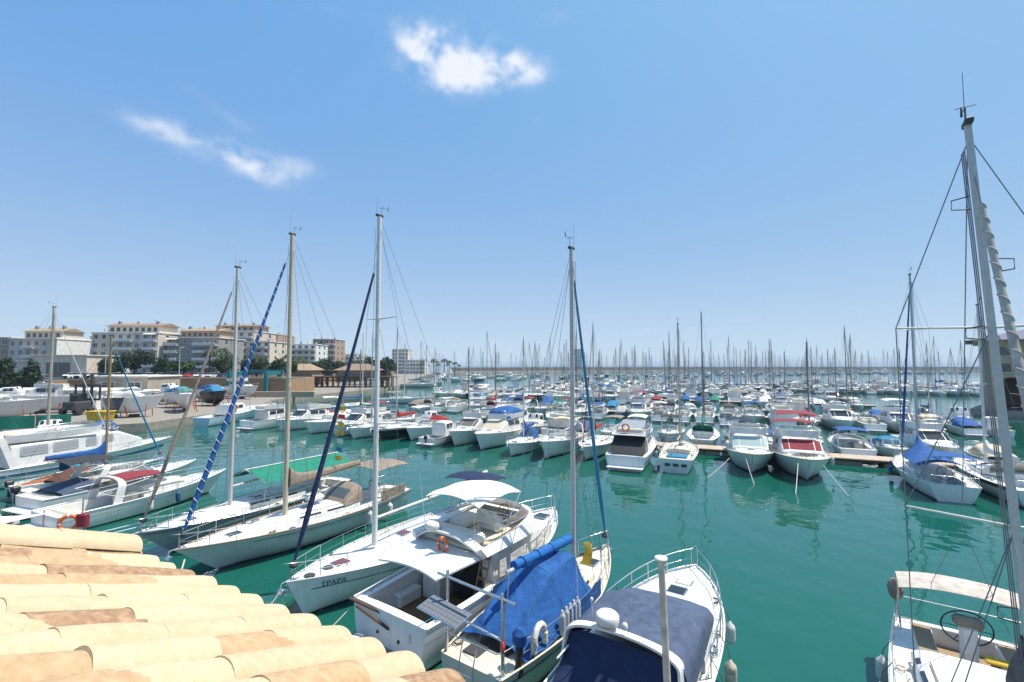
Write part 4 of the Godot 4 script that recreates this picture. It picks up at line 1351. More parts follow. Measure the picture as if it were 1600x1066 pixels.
func canvas_cruiser():
	var h := hull_spec(9.3, 3.15, 1.45, 1.85, "motor", {"q": 0.8, "p": 2.6})
	var o := motor_boat("motor_cruiser", "white motor cruiser wrapped in faded navy canvas with a round radar dome", {"h": h, "hull": M.hull, "kind": "express", "rail": false,
		"stripes": [[M.lightgrey, 0.5, 0.54, 0.0, 0.85]], "cab": {"x0": -0.4, "x1": 4.1, "w0": 1.36, "w1": 0.6, "H": 0.55, "ramp": 0.85, "nose": 0.03, "bend": 1.1}, "win": [], "screen": {"x0": -1.9, "x1": 1.5, "H": 0.6, "w": 1.36, "rake": 0.8}})
	moor(o, 0.85, -8.1, 6.15, -15.8)
	var y := dy(h, 0.0)
	# canvas roof ahead of the arch, over the windscreen
	var t := MB.new()
	t.sheet(func(s, a):
		var g: float = a * PI / 2
		var k: float = 1.0 if s < 0.5 else lerpf(1.0, 0.28, pow((s - 0.5) / 0.5, 1.25))
		var fold: float = 0.03 * sin(a * 14.0 + s * 7.0) * absf(a) + 0.014 * sin(s * 19.0 + a * 4.0) - 0.03 * sin(clampf(s * 2.0, 0, 1) * PI) * (1.0 - absf(a))
		return Vector3(lerpf(-2.0, 1.7, s) - 0.25 * a * a * s, y + 0.25 + 0.92 * k * pow(maxf(cos(g), 0), 0.42) + fold, 1.38 * signf(a) * pow(absf(sin(g)), 0.6) * lerpf(1.0, 0.86, s * s)), 0, 1, 30, -1, 1, 32, 0.012, true)
	part("canvas_roof", t, M.c_slate, o)
	var vw := MB.new()
	for sg in [-1.0, 1.0]:
		vw.tube([Vector3(-0.2, y + 0.35, sg * 1.34), Vector3(-0.35, y + 1.0, sg * 1.12)], 0.012, 0.012, 5)
	part("zip_seam", vw, M.fender_white, o)
	add_clutter(o, h, 5, 4)
	# curtain from the arch down to the transom
	var cu := MB.new()
	cu.sheet(func(s, a):
		var g: float = a * PI / 2
		var x: float = lerpf(-4.55, -2.05, s)
		var wv: float = lerpf(1.42, 1.34, s)
		return Vector3(x - 0.05 * sin(a * 8.0) * (1.0 - s), dy(h, x) - 0.12 + lerpf(0.15, 1.22, pow(s, 5.0)) * pow(maxf(cos(g), 0), 0.3) + 0.02 * sin(a * 16.0 + s * 4.0) * (1.0 - s), wv * signf(a) * pow(absf(sin(g)), 0.45)), 0, 1, 22, -1, 1, 32, 0.012, true)
	part("canvas_curtain", cu, M.c_navy, o)
	add_arch(o, -2.15, 1.36, y + 0.1, y + 1.24, 0.12, M.white, 0.075)
	var rd := MB.new()
	rd.lathe([Vector2(0.0, 0.0), Vector2(0.24, 0.0), Vector2(0.26, 0.06), Vector2(0.26, 0.17), Vector2(0.2, 0.23), Vector2(0.0, 0.24)], Vector3(-2.05, y + 1.34, -0.3), Basis.IDENTITY, 20)
	part("radar_dome", rd, M.fender_white, o)
	var an := MB.new()
	an.tube([Vector3(-2.1, y + 1.3, -0.62), Vector3(-2.15, y + 1.75, -0.62)], 0.015, 0.01, 5)
	an.tube([Vector3(-2.1, y + 1.3, -0.95), Vector3(-2.2, y + 2.9, -1.0)], 0.01, 0.005, 5)
	an.ball(Vector3(-2.1, y + 1.42, 0.12), Vector3(0.07, 0.09, 0.07))
	an.ball(Vector3(-2.15, y + 1.8, -0.62), Vector3(0.04, 0.05, 0.04))
	part("aerial", an, M.fender_white, o)
	add_rail(o, h, 0.45, 0.985, 0.62, 6, M.steel, true, 0.05, "bow_rail", 0.017)
	add_hatch(o, cab(h, {"x0": -0.4, "x1": 4.1, "w0": 1.36, "w1": 0.6, "H": 0.55, "ramp": 0.85, "nose": 0.03, "bend": 1.1}, 0.8, 0.0), 0.4, 0.4, M.lightgrey)
	var gb := MB.new()
	gb.box(Vector3(-4.75, 1.6, -0.1), Vector3(0.06, 0.75, 0.5), Basis.from_euler(Vector3(0, 0.2, -0.25)), 0.02)
	part("folded_gangway", gb, M.fender_white, o)
	fender(o, h, 0.74, 1.0, M.fender_white, "clean white fender by the cruiser's bow", 0.55, 0.13, 0.2)
	fender(o, h, 0.58, 1.0, M.fender_stained, "yellow-stained white fender amidships on the cruiser", 0.6, 0.14, 0.3)
	fender(o, h, 0.46, 1.0, M.fender_navy, "long blue-bottomed fender aft on the cruiser", 0.8, 0.14, 0.35)
	# tall post on the quay behind the boat's stern
	var pt := thing("quay_post", "tall slim cream post with flat cap beside the navy canvas cruiser", "post")
	pt.position = Vector3(2.2, 0.8, -6.42)
	var po := MB.new()
	po.tube([Vector3.ZERO, Vector3(-0.14, 5.02, -0.1)], 0.06, 0.045, 12)
	part("pole", po, M.c_beige2, pt)
	var pc := MB.new()
	pc.lathe([Vector2(0.0, 0.0), Vector2(0.085, 0.0), Vector2(0.085, 0.04), Vector2(0.0, 0.05)], Vector3(-0.14, 5.02, -0.1), Basis.IDENTITY, 14)
	part("cap", pc, M.fender_white, pt)

func bimini_yacht():
	var h := hull_spec(11.2, 3.5, 1.15, 1.4, "sail", {"tr": 0.8, "rake": 0.7, "sr": -0.2, "rail_m": M.white})
	var o := sail_boat("sailing_yacht", "white sailing yacht with pale beige bimini and big steering wheel", {"h": h, "hull": M.hull, "deck": M.white, "bottom": M.black, "sole": M.teak_pale,
		"cab": {"x0": -3.1, "x1": 3.4, "w0": 1.25, "w1": 0.5, "H": 0.45, "ramp": 0.5, "nose": 0.05}, "win": [[0.06, 0.1, 0.6, 0.76], [0.15, 0.23, 0.6, 0.76], [0.3, 0.4, 0.6, 0.76], [0.48, 0.56, 0.6, 0.76]], "ck": {"t0": 0.02, "t1": 0.22, "u": 0.62, "depth": 0.45, "floor": M.teak_pale},
		"rig": {"x": 1.5, "H": 11.3, "r": 0.09, "m": M.alu, "lean": Vector3(-0.30, 0, 0.44), "spread": [0.39, 0.68], "spw": 1.5, "spr": 0.022, "fine": true, "spm": M.fender_white, "genoa": M.c_sail, "spiral": M.c_beige2, "turns": 34, "gr": 0.085, "g0": 0.93, "split": true, "wr": 0.009}})
	moor(o, 12.35, -13.1, 6.0, -4.3)
	add_bimini(o, -5.5, -4.3, 1.35, 2.55, 1.15, M.c_beige2, M.steel, 0.16)
	add_clutter(o, h, 7, 8)
	add_wheel(o, Vector3(-4.5, 1.7, 0.0), 0.5, 0.3)
	add_box(o, "pedestal", Vector3(-4.35, 1.35, 0), Vector3(0.3, 1.0, 0.35), M.white, 0.08)
	add_box(o, "compass_pod", Vector3(-4.3, 1.95, 0), Vector3(0.3, 0.25, 0.6), M.c_taupe, 0.08)
	add_box(o, "cushion", Vector3(-3.9, 1.3, -0.5), Vector3(0.3, 0.08, 0.6), M.yellow, 0.03)
	for sg in [-1.0, 1.0]:
		add_box(o, "bench", Vector3(-4.3, 1.0, sg * 0.85), Vector3(1.9, 0.4, 0.45), M.white, 0.06)
		add_box(o, "bench_slats", Vector3(-4.3, 1.215, sg * 0.85), Vector3(1.8, 0.03, 0.38), M.teak_pale, 0.01)
		var tr := MB.new()
		tr.box(Vector3(-0.4, dy(h, -0.4) + 0.04, sg * 1.42), Vector3(2.2, 0.03, 0.04))
		part("track", tr, M.dark, o)
	for k in 8:   # steps up the mast
		var st := MB.new()
		var c := Vector3(1.5, 3.2 + k * 1.15, 0) + Vector3(-0.30, 0, 0.44) * ((1.5 + k * 1.15) / 11.3)
		var sg := -1.0 if k % 2 == 0 else 1.0
		st.tube([c + Vector3(0, 0, 0.1 * sg), c + Vector3(0, 0.03, 0.34 * sg), c + Vector3(0, 0.2, 0.34 * sg), c + Vector3(0, 0.24, 0.1 * sg)], 0.012, 0.012, 5)
		part("mast_step", st, M.dark, o)
	var sc := MB.new()   # gathered sail bag at the mast foot
	sc.lathe([Vector2(0.1, 0), Vector2(0.3, 0.1), Vector2(0.34, 0.5), Vector2(0.27, 0.85), Vector2(0.16, 1.1), Vector2(0.15, 1.25)], Vector3(1.45, 2.9, 0.06), Basis.IDENTITY, 16)
	part("sail_bag", sc, M.c_dusk, o)
	add_hatch(o, Vector3(0.9, 1.78, -0.3), 0.6, 0.5, M.pane)
	fender(o, h, 0.2, 1.0, M.fender_white, "white fender at the stern of the beige-bimini yacht", 0.6, 0.14, 0.25)
	fender(o, h, 0.31, 1.0, M.fender_white, "white fender beside the cabin windows of the beige-bimini yacht", 0.6, 0.14, 0.3)
	var bt := MB.new()
	bt.ball(Vector3(-5.5, 1.95, 1.35), Vector3(0.24, 0.32, 0.2))
	part("buoy_bag", bt, M.c_taupe, o)

# small signal flags hanging on a halyard of the light grey yacht
func flag_line(a: Vector3, b: Vector3):
	var o := thing("flag_line", "string of small yellow, red and white signal flags by a grey yacht's mast", "flags")
	o.position = a
	var l := MB.new()
	l.tube([Vector3.ZERO, b - a], 0.006, 0.006, 4)
	part("halyard", l, M.wire, o)
	var cols := [M.yellow, M.redpaint, M.yellow, M.yellow, M.fender_white, M.c_azure, M.yellow]
	for k in 7:
		var p: Vector3 = (b - a) * (0.52 + 0.065 * k)
		var f := MB.new()
		f.sheet(func(u, v): return p + Vector3(u * 0.34, -v * 0.24 - 0.05 * u, 0.05 * sin(u * 5.0 + k)), 0, 1, 4, 0, 1, 2, 0.008)
		part("flag", f, cols[k], o)

# ------------------------------------------------------------------ water
func water():
	var st := SurfaceTool.new()
	st.begin(Mesh.PRIMITIVE_TRIANGLES)
	var R := 4000.0
	for q in [Vector2(-R, -R), Vector2(R, -R), Vector2(R, R), Vector2(-R, -R), Vector2(R, R), Vector2(-R, R)]:
		st.set_normal(Vector3.UP)
		st.set_tangent(Plane(1, 0, 0, 1))
		st.set_uv(q / 27.0)
		st.add_vertex(Vector3(q.x, 0, q.y))
	var o := MeshInstance3D.new()
	o.mesh = st.commit()
	var m := StandardMaterial3D.new()
	m.albedo_color = Color(0.007, 0.094, 0.072).linear_to_srgb()
	m.roughness = 0.02
	m.metallic_specular = 0.5
	m.normal_enabled = true
	m.normal_texture = normal_tex("ripples", 0.010, 9.0, 1024, 3)
	m.normal_scale = 0.135
	o.material_override = m
	o.name = "water"
	o.set_meta("kind", "structure")
	add_child(o)

# ------------------------------------------------------------------ the clay roof under the camera
func tiled_roof():
	clay_tex("clay1", Color(0.91, 0.86, 0.79), Color(1.0, 0.98, 0.95), 3)
	clay_tex("clay2", Color(0.84, 0.75, 0.66), Color(1.0, 0.96, 0.90), 4)
	clay_tex("clay3", Color(0.64, 0.54, 0.47), Color(1.0, 0.94, 0.87), 5)
	normal_tex("clay_n", 0.03, 4.0, 512, 5)
	var mats := []
	for q in [["clay1", 0.60, 0.515, 0.38, 3.4], ["clay1", 0.62, 0.545, 0.41, 4.6], ["clay2", 0.565, 0.46, 0.325, 3.6], ["clay3", 0.53, 0.42, 0.31, 4.0]]:
		var m := mat(Color(q[1], q[2], q[3]), 0.85, 0, q[0], q[4])
		m.normal_enabled = true
		m.normal_texture = TX["clay_n"]
		m.normal_scale = 0.5
		mats.append(m)
	var roof := Node3D.new()
	roof.name = "tiled_roof"
	add_child(roof)
	tag(roof, "cream clay barrel tile roof in front of the marina", "roof")
	var e := Vector3(0.881, 0, 0.472).normalized()
	var up := Vector3(-0.50, 0.385, 0.862).normalized()
	var nn := up.cross(e).normalized()
	if nn.y < 0:
		nn = -nn
	var E0 := Vector3(-2.80, 7.0, -3.69)
	var ex := 0.385
	var rng := RandomNumberGenerator.new()
	rng.seed = 5
	# three tile shapes: half barrels that taper upslope, with thickness and a rounded lip
	var shapes := []
	for k in 3:
		var b := MB.new()
		var wob := 0.004 * (k - 1)
		var f := func(u: float, v: float) -> Vector3:   # u along the tile from its lower end, v over the arch
			var r := lerpf(0.122, 0.100, u) + wob * sin(u * 5.0 + v * 3.0)
			var lip := 0.003 * (1.0 - smoothstep(0.0, 0.03, u))
			var g := v * PI
			return up * (u * 0.47) + e * (-cos(g) * (r - lip)) + nn * (sin(g) * (r - lip) * 0.92)
		b.sheet(f, 0, 1, 10, 0, 1, 14, 0.017, true)
		shapes.append(b.mesh())
	var pan := MB.new()
	pan.sheet(func(u, v): return up * (u * 0.47) + e * (-cos(v * PI) * lerpf(0.10, 0.12, u)) - nn * (sin(v * PI) * 0.07), 0, 1, 4, 0, 1, 8, 0.015, true)
	var pm := pan.mesh()
	for i in range(-1, 16):
		var shift := rng.randf_range(-0.012, 0.012)
		for j in 6:
			var base := E0 + e * (i * 0.2579) + up * (j * ex + shift) - nn * 0.112 + nn * (0.010 if j > 0 else 0.0)
			var tilt := Basis(e, -0.06 + rng.randf_range(-0.012, 0.012)) * Basis(nn, rng.randf_range(-0.02, 0.02))
			var pick := rng.randf()
			var mi := 0 if pick < 0.4 else (1 if pick < 0.7 else (2 if pick < 0.92 else 3))
			inst("tile", shapes[rng.randi() % 3], mats[mi], Transform3D(tilt, base + nn * rng.randf_range(-0.003, 0.004)), roof)
			inst("channel_tile", pm, mats[(i + j * 2 + 3) % 3], Transform3D(Basis(e, -0.03), base + e * 0.129 - nn * 0.035 + up * 0.05), roof)
	# verge: stones under a row of cap tiles
	var V0 := E0 - e * 0.36 + Vector3(0, 0.03, 0)
	var cap := MB.new()
	cap.sheet(func(u, v): return up * (u * 0.52) + e * (-cos(v * PI) * lerpf(0.16, 0.145, u)) + nn * (sin(v * PI) * 0.085), 0, 1, 8, 0, 1, 12, 0.018, true)
	var cm := cap.mesh()
	noise_tex("stone", 0.015, Color(0.72, 0.66, 0.58), Color(1, 1, 1), 256, FastNoiseLite.TYPE_SIMPLEX_SMOOTH, 5)
	var sm := mat(Color(0.52, 0.45, 0.37), 0.9, 0, "stone", 2.0)
	var bs := Basis(up, nn, up.cross(nn))
	for j in 5:
		inst("cap_tile", cm, mats[j % 2], Transform3D(Basis(e, -0.02), V0 + up * (j * 0.45) + nn * (-0.02 + 0.004 * (j % 2))), roof)
		var s := MB.new()
		s.box(Vector3.ZERO, Vector3(0.435, 0.34, 0.25), bs, 0.012)
		inst("stone", s.mesh(), sm, Transform3D(Basis.IDENTITY, V0 + up * (j * 0.447 + 0.24) - nn * (0.155 + 0.006 * (j % 2))), roof)
	# boards and wall that carry the tiles
	var dk_ := MB.new()
	var o0 := E0 - e * 0.6 - nn * 0.26 + up * 0.1
	dk_.box(o0 + e * 2.4 + up * 1.2, Vector3(5.6, 0.1, 2.4), Basis(e, nn, e.cross(nn)))
	part("roof_deck", dk_, sm, roof)
	var wl := MB.new()
	wl.box(E0 + e * 2.0 + Vector3(-0.25, -3.75, 0.42), Vector3(5.4, 6.5, 0.3), Basis(e, Vector3.UP, e.cross(Vector3.UP)))
	part("house_wall", wl, mat(Color(0.66, 0.58, 0.46), 0.9, 0, "stone", 0.8), roof)

# ------------------------------------------------------------------ quays, terrace and town
func slab(called: String, pts: Array, y0: float, y1: float, m: Material) -> MeshInstance3D:
	var b := MB.new()
	var poly := PackedVector2Array()
	for q in pts: poly.append(Vector2(q[0], -q[1]))
	b.prism(poly, Vector3(0, y0, 0), Basis(Vector3.RIGHT, Vector3(0, 0, -1), Vector3.UP), y1 - y0)
	return structure(called, b, m)

func quay_and_town():
	noise_tex("concrete", 0.02, Color(0.74, 0.73, 0.70), Color(1, 1, 1), 256, FastNoiseLite.TYPE_SIMPLEX_SMOOTH, 5)
	noise_tex("rubble", 0.06, Color(0.55, 0.47, 0.38), Color(1, 1, 1), 512, FastNoiseLite.TYPE_CELLULAR, 3)
	noise_tex("leafy", 0.03, Color(0.55, 0.6, 0.45), Color(1, 1, 1), 256)
	M.conc = mat(Color(0.42, 0.40, 0.37), 0.9, 0, "concrete", 0.3)
	M.yard = mat(Color(0.36, 0.33, 0.29), 0.95, 0, "concrete", 0.3)
	M.conc_warm = mat(Color(0.52, 0.45, 0.36), 0.9, 0, "concrete", 0.3)
	M.rubble = mat(Color(0.58, 0.43, 0.28), 0.95, 0, "rubble", 0.25)
	M.asphalt = mat(Color(0.07, 0.07, 0.072), 0.95, 0, "concrete", 0.4)
	M.rock = mat(Color(0.24, 0.19, 0.15), 0.95, 0, "rubble", 0.3)
	M.wall_white = mat(Color(0.80, 0.79, 0.77), 0.85, 0, "weather", 0.15)
	M.wall_grey = mat(Color(0.64, 0.59, 0.53), 0.85, 0, "weather", 0.15)
	M.wall_cream = mat(Color(0.72, 0.64, 0.53), 0.85, 0, "weather", 0.15)
	M.wall_pink = mat(Color(0.68, 0.55, 0.50), 0.85, 0, "weather", 0.15)
	M.wall_brown = mat(Color(0.44, 0.32, 0.24), 0.85, 0, "weather", 0.15)
	M.wall_dark = mat(Color(0.33, 0.31, 0.30), 0.8, 0, "weather", 0.15)
	M.roof_red = mat(Color(0.45, 0.31, 0.24), 0.9, 0, "grain", 0.5)
	M.roof_tan = mat(Color(0.55, 0.42, 0.30), 0.9, 0, "grain", 0.5)
	M.roof_violet = mat(Color(0.15, 0.15, 0.32), 0.6, 0, "grain", 0.4)
	M.teal_paint = mat(Color(0.0, 0.17, 0.19), 0.5, 0, "weather", 0.4)
	M.brick_red = mat(Color(0.42, 0.17, 0.12), 0.9, 0, "concrete", 0.5)
	slab("quay", [[-160, -30], [-76, -41], [-47.5, -60.5], [-46, -82], [-52, -100], [-52, -118], [-46, -140], [-43, -166], [-46, -205], [-62, -300], [-72, -400], [-60, -480], [-60, -520], [-400, -520], [-400, -30]], -3.0, 1.1, M.yard)
	slab("terrace", [[-300, -104], [-104, -104], [-99, -117], [-57, -117], [-59, -138], [-78, -150], [-84, -330], [-300, -330]], 0.5, 5.2, M.rubble)
	slab("road", [[-298, -107], [-102, -107], [-97, -119], [-60, -119], [-61, -137], [-80, -151], [-86, -328], [-298, -328]], 5.19, 5.21, M.asphalt)
	slab("house_quay", [[-14, -12], [0, -7.5], [3.5, -6.0], [3.5, 6], [-14, 6]], -3.0, 0.8, M.conc)
	slab("right_quay", [[80.5, -81.5], [100, -59], [300, -20], [300, -160], [118, -112]], -3.0, 1.0, M.conc_warm)
	# stone-faced retaining wall with a coping
	var rw := MB.new()
	rw.box(Vector3(-78, 5.45, -117.1), Vector3(43, 0.5, 0.8), Basis.IDENTITY, 0.05)
	single("coping_wall", rw, M.conc_warm, "long pale coping on the stone terrace wall", "wall")
	var lw := MB.new()
	lw.box(Vector3(-70, 1.75, -110.5), Vector3(46, 1.3, 1.0), Basis.IDENTITY, 0.05)
	single("low_wall", lw, M.conc_warm, "low concrete wall below the stone terrace wall", "wall")
	for x in [-86, -79, -73, -67.5, -62]:
		var op := MB.new()
		op.box(Vector3(x, 2.5, -116.98), Vector3(1.8, 2.6, 0.12), Basis.IDENTITY, 0.1)
		single("store_door", op, M.teak, "weathered wooden store door in the stone terrace wall", "door", "doors in the terrace wall")
	rocks(-108, -64, -101, -95, 46, 3)
	red_pontoon()
	hard_standing()
	town()
	right_house()
	trees_and_cars()

func rocks(x0: float, x1: float, z0: float, z1: float, n: int, sd: int):
	var rng := RandomNumberGenerator.new()
	rng.seed = sd
	for i in n:
		var b := MB.new()
		var r := rng.randf_range(0.6, 1.5)
		var k := rng.randf() * 10.0
		b.patch(func(u, v): return Vector3(cos(v) * cos(u), sin(v) * 0.8, -cos(v) * sin(u)) * r * (1.0 + 0.22 * sin(u * 3.0 + k) * cos(v * 4.0 + k) + 0.1 * sin(u * 7.0 + k)), 0, TAU, 9, -PI / 2, PI / 2, 6)
		var z := rng.randf_range(z0, z1)
		var o := single("boulder", b, M.rock if i % 3 else M.rubble, "rough brown boulder on the bank below the beige block", "rock", "boulders on the bank")
		o.position = Vector3(rng.randf_range(x0, x1) if i % 2 else rng.randf_range(x0, -82), 1.4 + (z1 - z) * 0.35, z)

func red_pontoon():
	var e := Vector3(0.81, 0, 0.59).normalized()
	var b := MB.new()
	var c := Vector3(-28.1, 0.25, -22.2)
	b.box(c, Vector3(26, 0.7, 5.6), Basis(e, Vector3.UP, e.cross(Vector3.UP)), 0.05)
	var o := part("x", b, M.conc)
	o.name = "quay_walk"
	o.set_meta("kind", "structure")
	var bs := Basis(e, Vector3.UP, e.cross(Vector3.UP))
	var bm := []
	for q in [Color(0.42, 0.17, 0.12), Color(0.46, 0.21, 0.15), Color(0.38, 0.15, 0.11)]:
		bm.append(mat(q, 0.9, 0, "concrete", 0.8))
	var tb := MB.new()
	tb.box(Vector3.ZERO, Vector3(0.97, 0.03, 0.97), Basis.IDENTITY, 0.008)
	var tm := tb.mesh()
	var rng := RandomNumberGenerator.new()
	rng.seed = 8
	for i in 20:
		for j in 5:
			inst("paving_slab", tm, bm[rng.randi() % 3], Transform3D(bs, c + Vector3(0, 0.362, 0) + e * (-6.0 + i) + bs.z * (-2.0 + j)), o)
	for q in [[-28.6, -25.6], [-22.4, -21.1]]:
		var p := thing("service_pedestal", "grey power and water pedestal on the red walkway", "pedestal", "service pedestals on the red walkway")
		p.position = Vector3(q[0], 0.62, q[1])
		add_box(p, "post", Vector3(0, 0.5, 0), Vector3(0.32, 1.0, 0.32), M.lightgrey, 0.04)
		add_box(p, "cap", Vector3(0, 1.04, 0), Vector3(0.38, 0.1, 0.38), M.grey, 0.03)
		add_box(p, "socket_panel", Vector3(0.165, 0.6, 0), Vector3(0.02, 0.4, 0.22), M.dark, 0.005)
	var sh := thing("sun_sail", "white canvas shade stretched beside the red walkway", "canopy")
	sh.position = Vector3(-21.5, 0.6, -20.0)
	var sb := MB.new()
	sb.sheet(func(u, v): return Vector3(lerpf(-4.6, 0.8, u), 1.35 + 0.25 * v - 0.15 * sin(u * PI), lerpf(-0.9, 1.9, v)), 0, 1, 8, 0, 1, 6, 0.02, true)
	part("cloth", sb, M.wall_white, sh)
	for q in [[-4.5, -0.85], [0.7, -0.85], [-4.5, 1.8], [0.7, 1.8]]:
		var pb := MB.new()
		pb.tube([Vector3(q[0], 0, q[1]), Vector3(q[0], 1.5, q[1])], 0.03, 0.03, 6)
		part("leg", pb, M.steel, sh)
	M.redbox = mat(Color(0.22, 0.02, 0.03), 0.5)
	var st := thing("safety_stand", "red fire box on a post beside the walkway edge", "stand")
	st.position = Vector3(-18.3, 0.62, -19.9)
	var pb2 := MB.new()
	for x in [-0.25, 0.25]:
		pb2.tube([Vector3(x, -0.2, 0), Vector3(x, 1.0, 0)], 0.03, 0.03, 6)
	pb2.tube([Vector3(0, 0.9, -0.1), Vector3(0, 2.3, -0.1)], 0.03, 0.03, 6)
	part("post", pb2, M.steel, st)
	add_box(st, "fire_box", Vector3(0.12, 1.35, 0), Vector3(0.42, 0.55, 0.25), M.redbox, 0.04)
	add_box(st, "base", Vector3(0.2, -0.45, 0.2), Vector3(2.4, 0.8, 2.0), M.conc, 0.02)
	ring_buoy(Transform3D(Basis(Vector3.UP, 0.5), Vector3(-18.62, 1.92, -19.72)), "orange lifebuoy hanging beside the red fire box", M.orange_ring, 0.29)
	var g := thing("gangway", "pale metal gangway with handrails near the dark grey yacht's bow", "gangway")
	g.position = Vector3(-17.3, 0.55, -20.0)
	g.rotation.y = 0.75
	add_box(g, "deck", Vector3(0, 0, 0), Vector3(2.6, 0.06, 0.6), M.lightgrey, 0.02)
	for z in [-0.3, 0.3]:
		var r := MB.new()
		r.tube([Vector3(-1.3, 0.75, z), Vector3(1.3, 0.95, z)], 0.03, 0.03, 6)
		for x in [-1.2, 0.0, 1.2]:
			r.tube([Vector3(x, 0, z), Vector3(x, 0.86, z)], 0.025, 0.025, 6)
		part("handrail", r, M.paleblue, g)

func hard_standing():
	# green screen along the yard's edge
	var f := thing("screen_fence", "bright green cloth screen along the boatyard edge", "fence")
	var d := (Vector3(-48.6, 0, -60.3) - Vector3(-72, 0, -44.5))
	for k in 9:
		var a := Vector3(-72, 1.1, -44.5) + d * (k / 9.0)
		var z := Vector3(-72, 1.1, -44.5) + d * ((k + 1) / 9.0)
		if k == 7 or k == 8: continue
		var b := MB.new()
		b.sheet(func(u, v): return a.lerp(z, u * 0.97) + Vector3(0, 0.05 + v * 1.5, 0) + Vector3(0.55, 0, 0.83) * 0.06 * sin(u * 9.0 + k), 0, 1, 6, 0, 1, 2, 0.02)
		part("cloth_panel", b, M.c_green, f)
		var p := MB.new()
		p.tube([a, a + Vector3(0, 1.7, 0)], 0.04, 0.04, 6)
		part("post", p, M.dark, f)
	# dark mobile hoist
	var h := thing("boat_hoist", "dark forklift hoist with tall mast standing in the yard", "forklift")
	h.position = Vector3(-66.0, 1.1, -72)
	for x in [-1.0, 1.0]:
		add_box(h, "mast", Vector3(x * 0.6, 3.2, 0), Vector3(0.3, 6.0, 0.35), M.dark, 0.04)
		add_box(h, "frame", Vector3(x * 1.9, 3.3, 0), Vector3(0.25, 2.4, 0.25), M.dark, 0.03)
		for z in [0.6, 2.6]:
			var w := MB.new()
			w.lathe([Vector2(0, -0.2), Vector2(0.5, -0.2), Vector2(0.55, -0.1), Vector2(0.55, 0.1), Vector2(0.5, 0.2), Vector2(0, 0.2)], Vector3(x * 1.2, 0.55, z), Basis(Vector3.BACK, PI / 2), 14)
			part("wheel", w, M.rubber, h)
	add_box(h, "crossbar", Vector3(0, 4.4, 0), Vector3(4.0, 0.3, 0.3), M.dark, 0.03)
	add_box(h, "crossbar", Vector3(0, 2.2, 0), Vector3(4.0, 0.3, 0.3), M.dark, 0.03)
	add_box(h, "body", Vector3(0, 1.4, 1.7), Vector3(2.0, 1.3, 2.8), M.dark, 0.15)
	add_box(h, "cab", Vector3(0, 2.6, 1.5), Vector3(1.5, 1.3, 1.5), M.window, 0.1)
	# skip, sheds
	var s := thing("skip", "yellow waste skip at the boatyard edge", "skip")
	s.position = Vector3(-53.6, 1.1, -60.5)
	var sb := MB.new()
	sb.prism(PackedVector2Array([Vector2(-0.9, 0), Vector2(0.9, 0), Vector2(1.3, 1.5), Vector2(-1.3, 1.5)]), Vector3(0, 0, -0.8), Basis.IDENTITY, 1.6)
	part("body", sb, M.yellow, s)
	add_box(s, "rim", Vector3(0, 1.5, 0), Vector3(2.75, 0.12, 1.75), M.yellow, 0.03)
	building("boatyard_shed", "plain grey concrete boatyard block below the terrace", -83, -72.5, -92, -101, 1.1, 6.3, M.conc_warm, 1, {"win": 2, "plain": true})
	building("boatyard_shed", "low flat boatyard office with white window", -77, -69.5, -86, -91.5, 1.1, 3.6, M.wall_cream, 1, {"win": 2, "plain": true})
	building("boatyard_shed", "long white roofed boatyard shelter with open front", -92, -70, -78, -86, 1.1, 4.2, M.wall_white, 1, {"win": 4, "plain": true})
	# teal travelling hoist over its dock
	var t := thing("travel_hoist", "teal steel gantry hoist over the boat dock", "gantry crane")
	t.position = Vector3(-64.5, 1.1, -116)
	for x in [-4.4, 4.6]:
		for z in [-3.5, 3.5]:
			add_box(t, "leg", Vector3(x, 2.9, z), Vector3(0.75, 5.8, 0.75), M.teal_paint, 0.06)
			add_box(t, "wheel", Vector3(x, 0.4, z), Vector3(0.6, 0.8, 1.3), M.rubber, 0.2)
		add_box(t, "side_beam", Vector3(x, 5.6, 0), Vector3(0.7, 0.9, 7.8), M.teal_paint, 0.06)
	add_box(t, "cross_beam", Vector3(0.1, 5.95, -3.5), Vector3(10.4, 0.85, 0.7), M.teal_paint, 0.06)
	# raised timber pier with pavilions
	var p := thing("timber_pier", "dark timber pier on tall posts with tiled pavilions", "pier")
	p.position = Vector3(-61, 0, -165)
	add_box(p, "deck", Vector3(0, 4.6, 0), Vector3(38, 0.5, 12), M.brown_wood, 0.05)
	add_box(p, "rail", Vector3(0, 5.75, 5.9), Vector3(38, 0.12, 0.1), M.brown_wood, 0.02)
	for i in 20:
		for z in [-5.4, 0.0, 5.4]:
			add_box(p, "post", Vector3(-18.5 + i * 1.95, 1.9, z), Vector3(0.35, 5.2, 0.35), M.brown_wood, 0.03)
	add_box(p, "beam", Vector3(0, 3.6, 5.6), Vector3(38, 0.4, 0.35), M.brown_wood, 0.03)
	for q in [[-13.0, 5.0, "tan"], [6.5, 7.5, "red"]]:
		add_box(p, "pavilion_wall", Vector3(q[0], 5.9, 0), Vector3(q[1] * 1.7, 2.2, 8), M.wall_brown, 0.05)
		var r := MB.new()
		var x: float = q[0]
		var w: float = q[1]
		for fc in [[Vector3(x - w, 7.0, 5.5), Vector3(x + w, 7.0, 5.5), Vector3(x + w * 0.4, 9.3, 0), Vector3(x - w * 0.4, 9.3, 0)], [Vector3(x + w, 7.0, -5.5), Vector3(x - w, 7.0, -5.5), Vector3(x - w * 0.4, 9.3, 0), Vector3(x + w * 0.4, 9.3, 0)]]:
			r.quad(fc[0], fc[1], fc[2], fc[3])
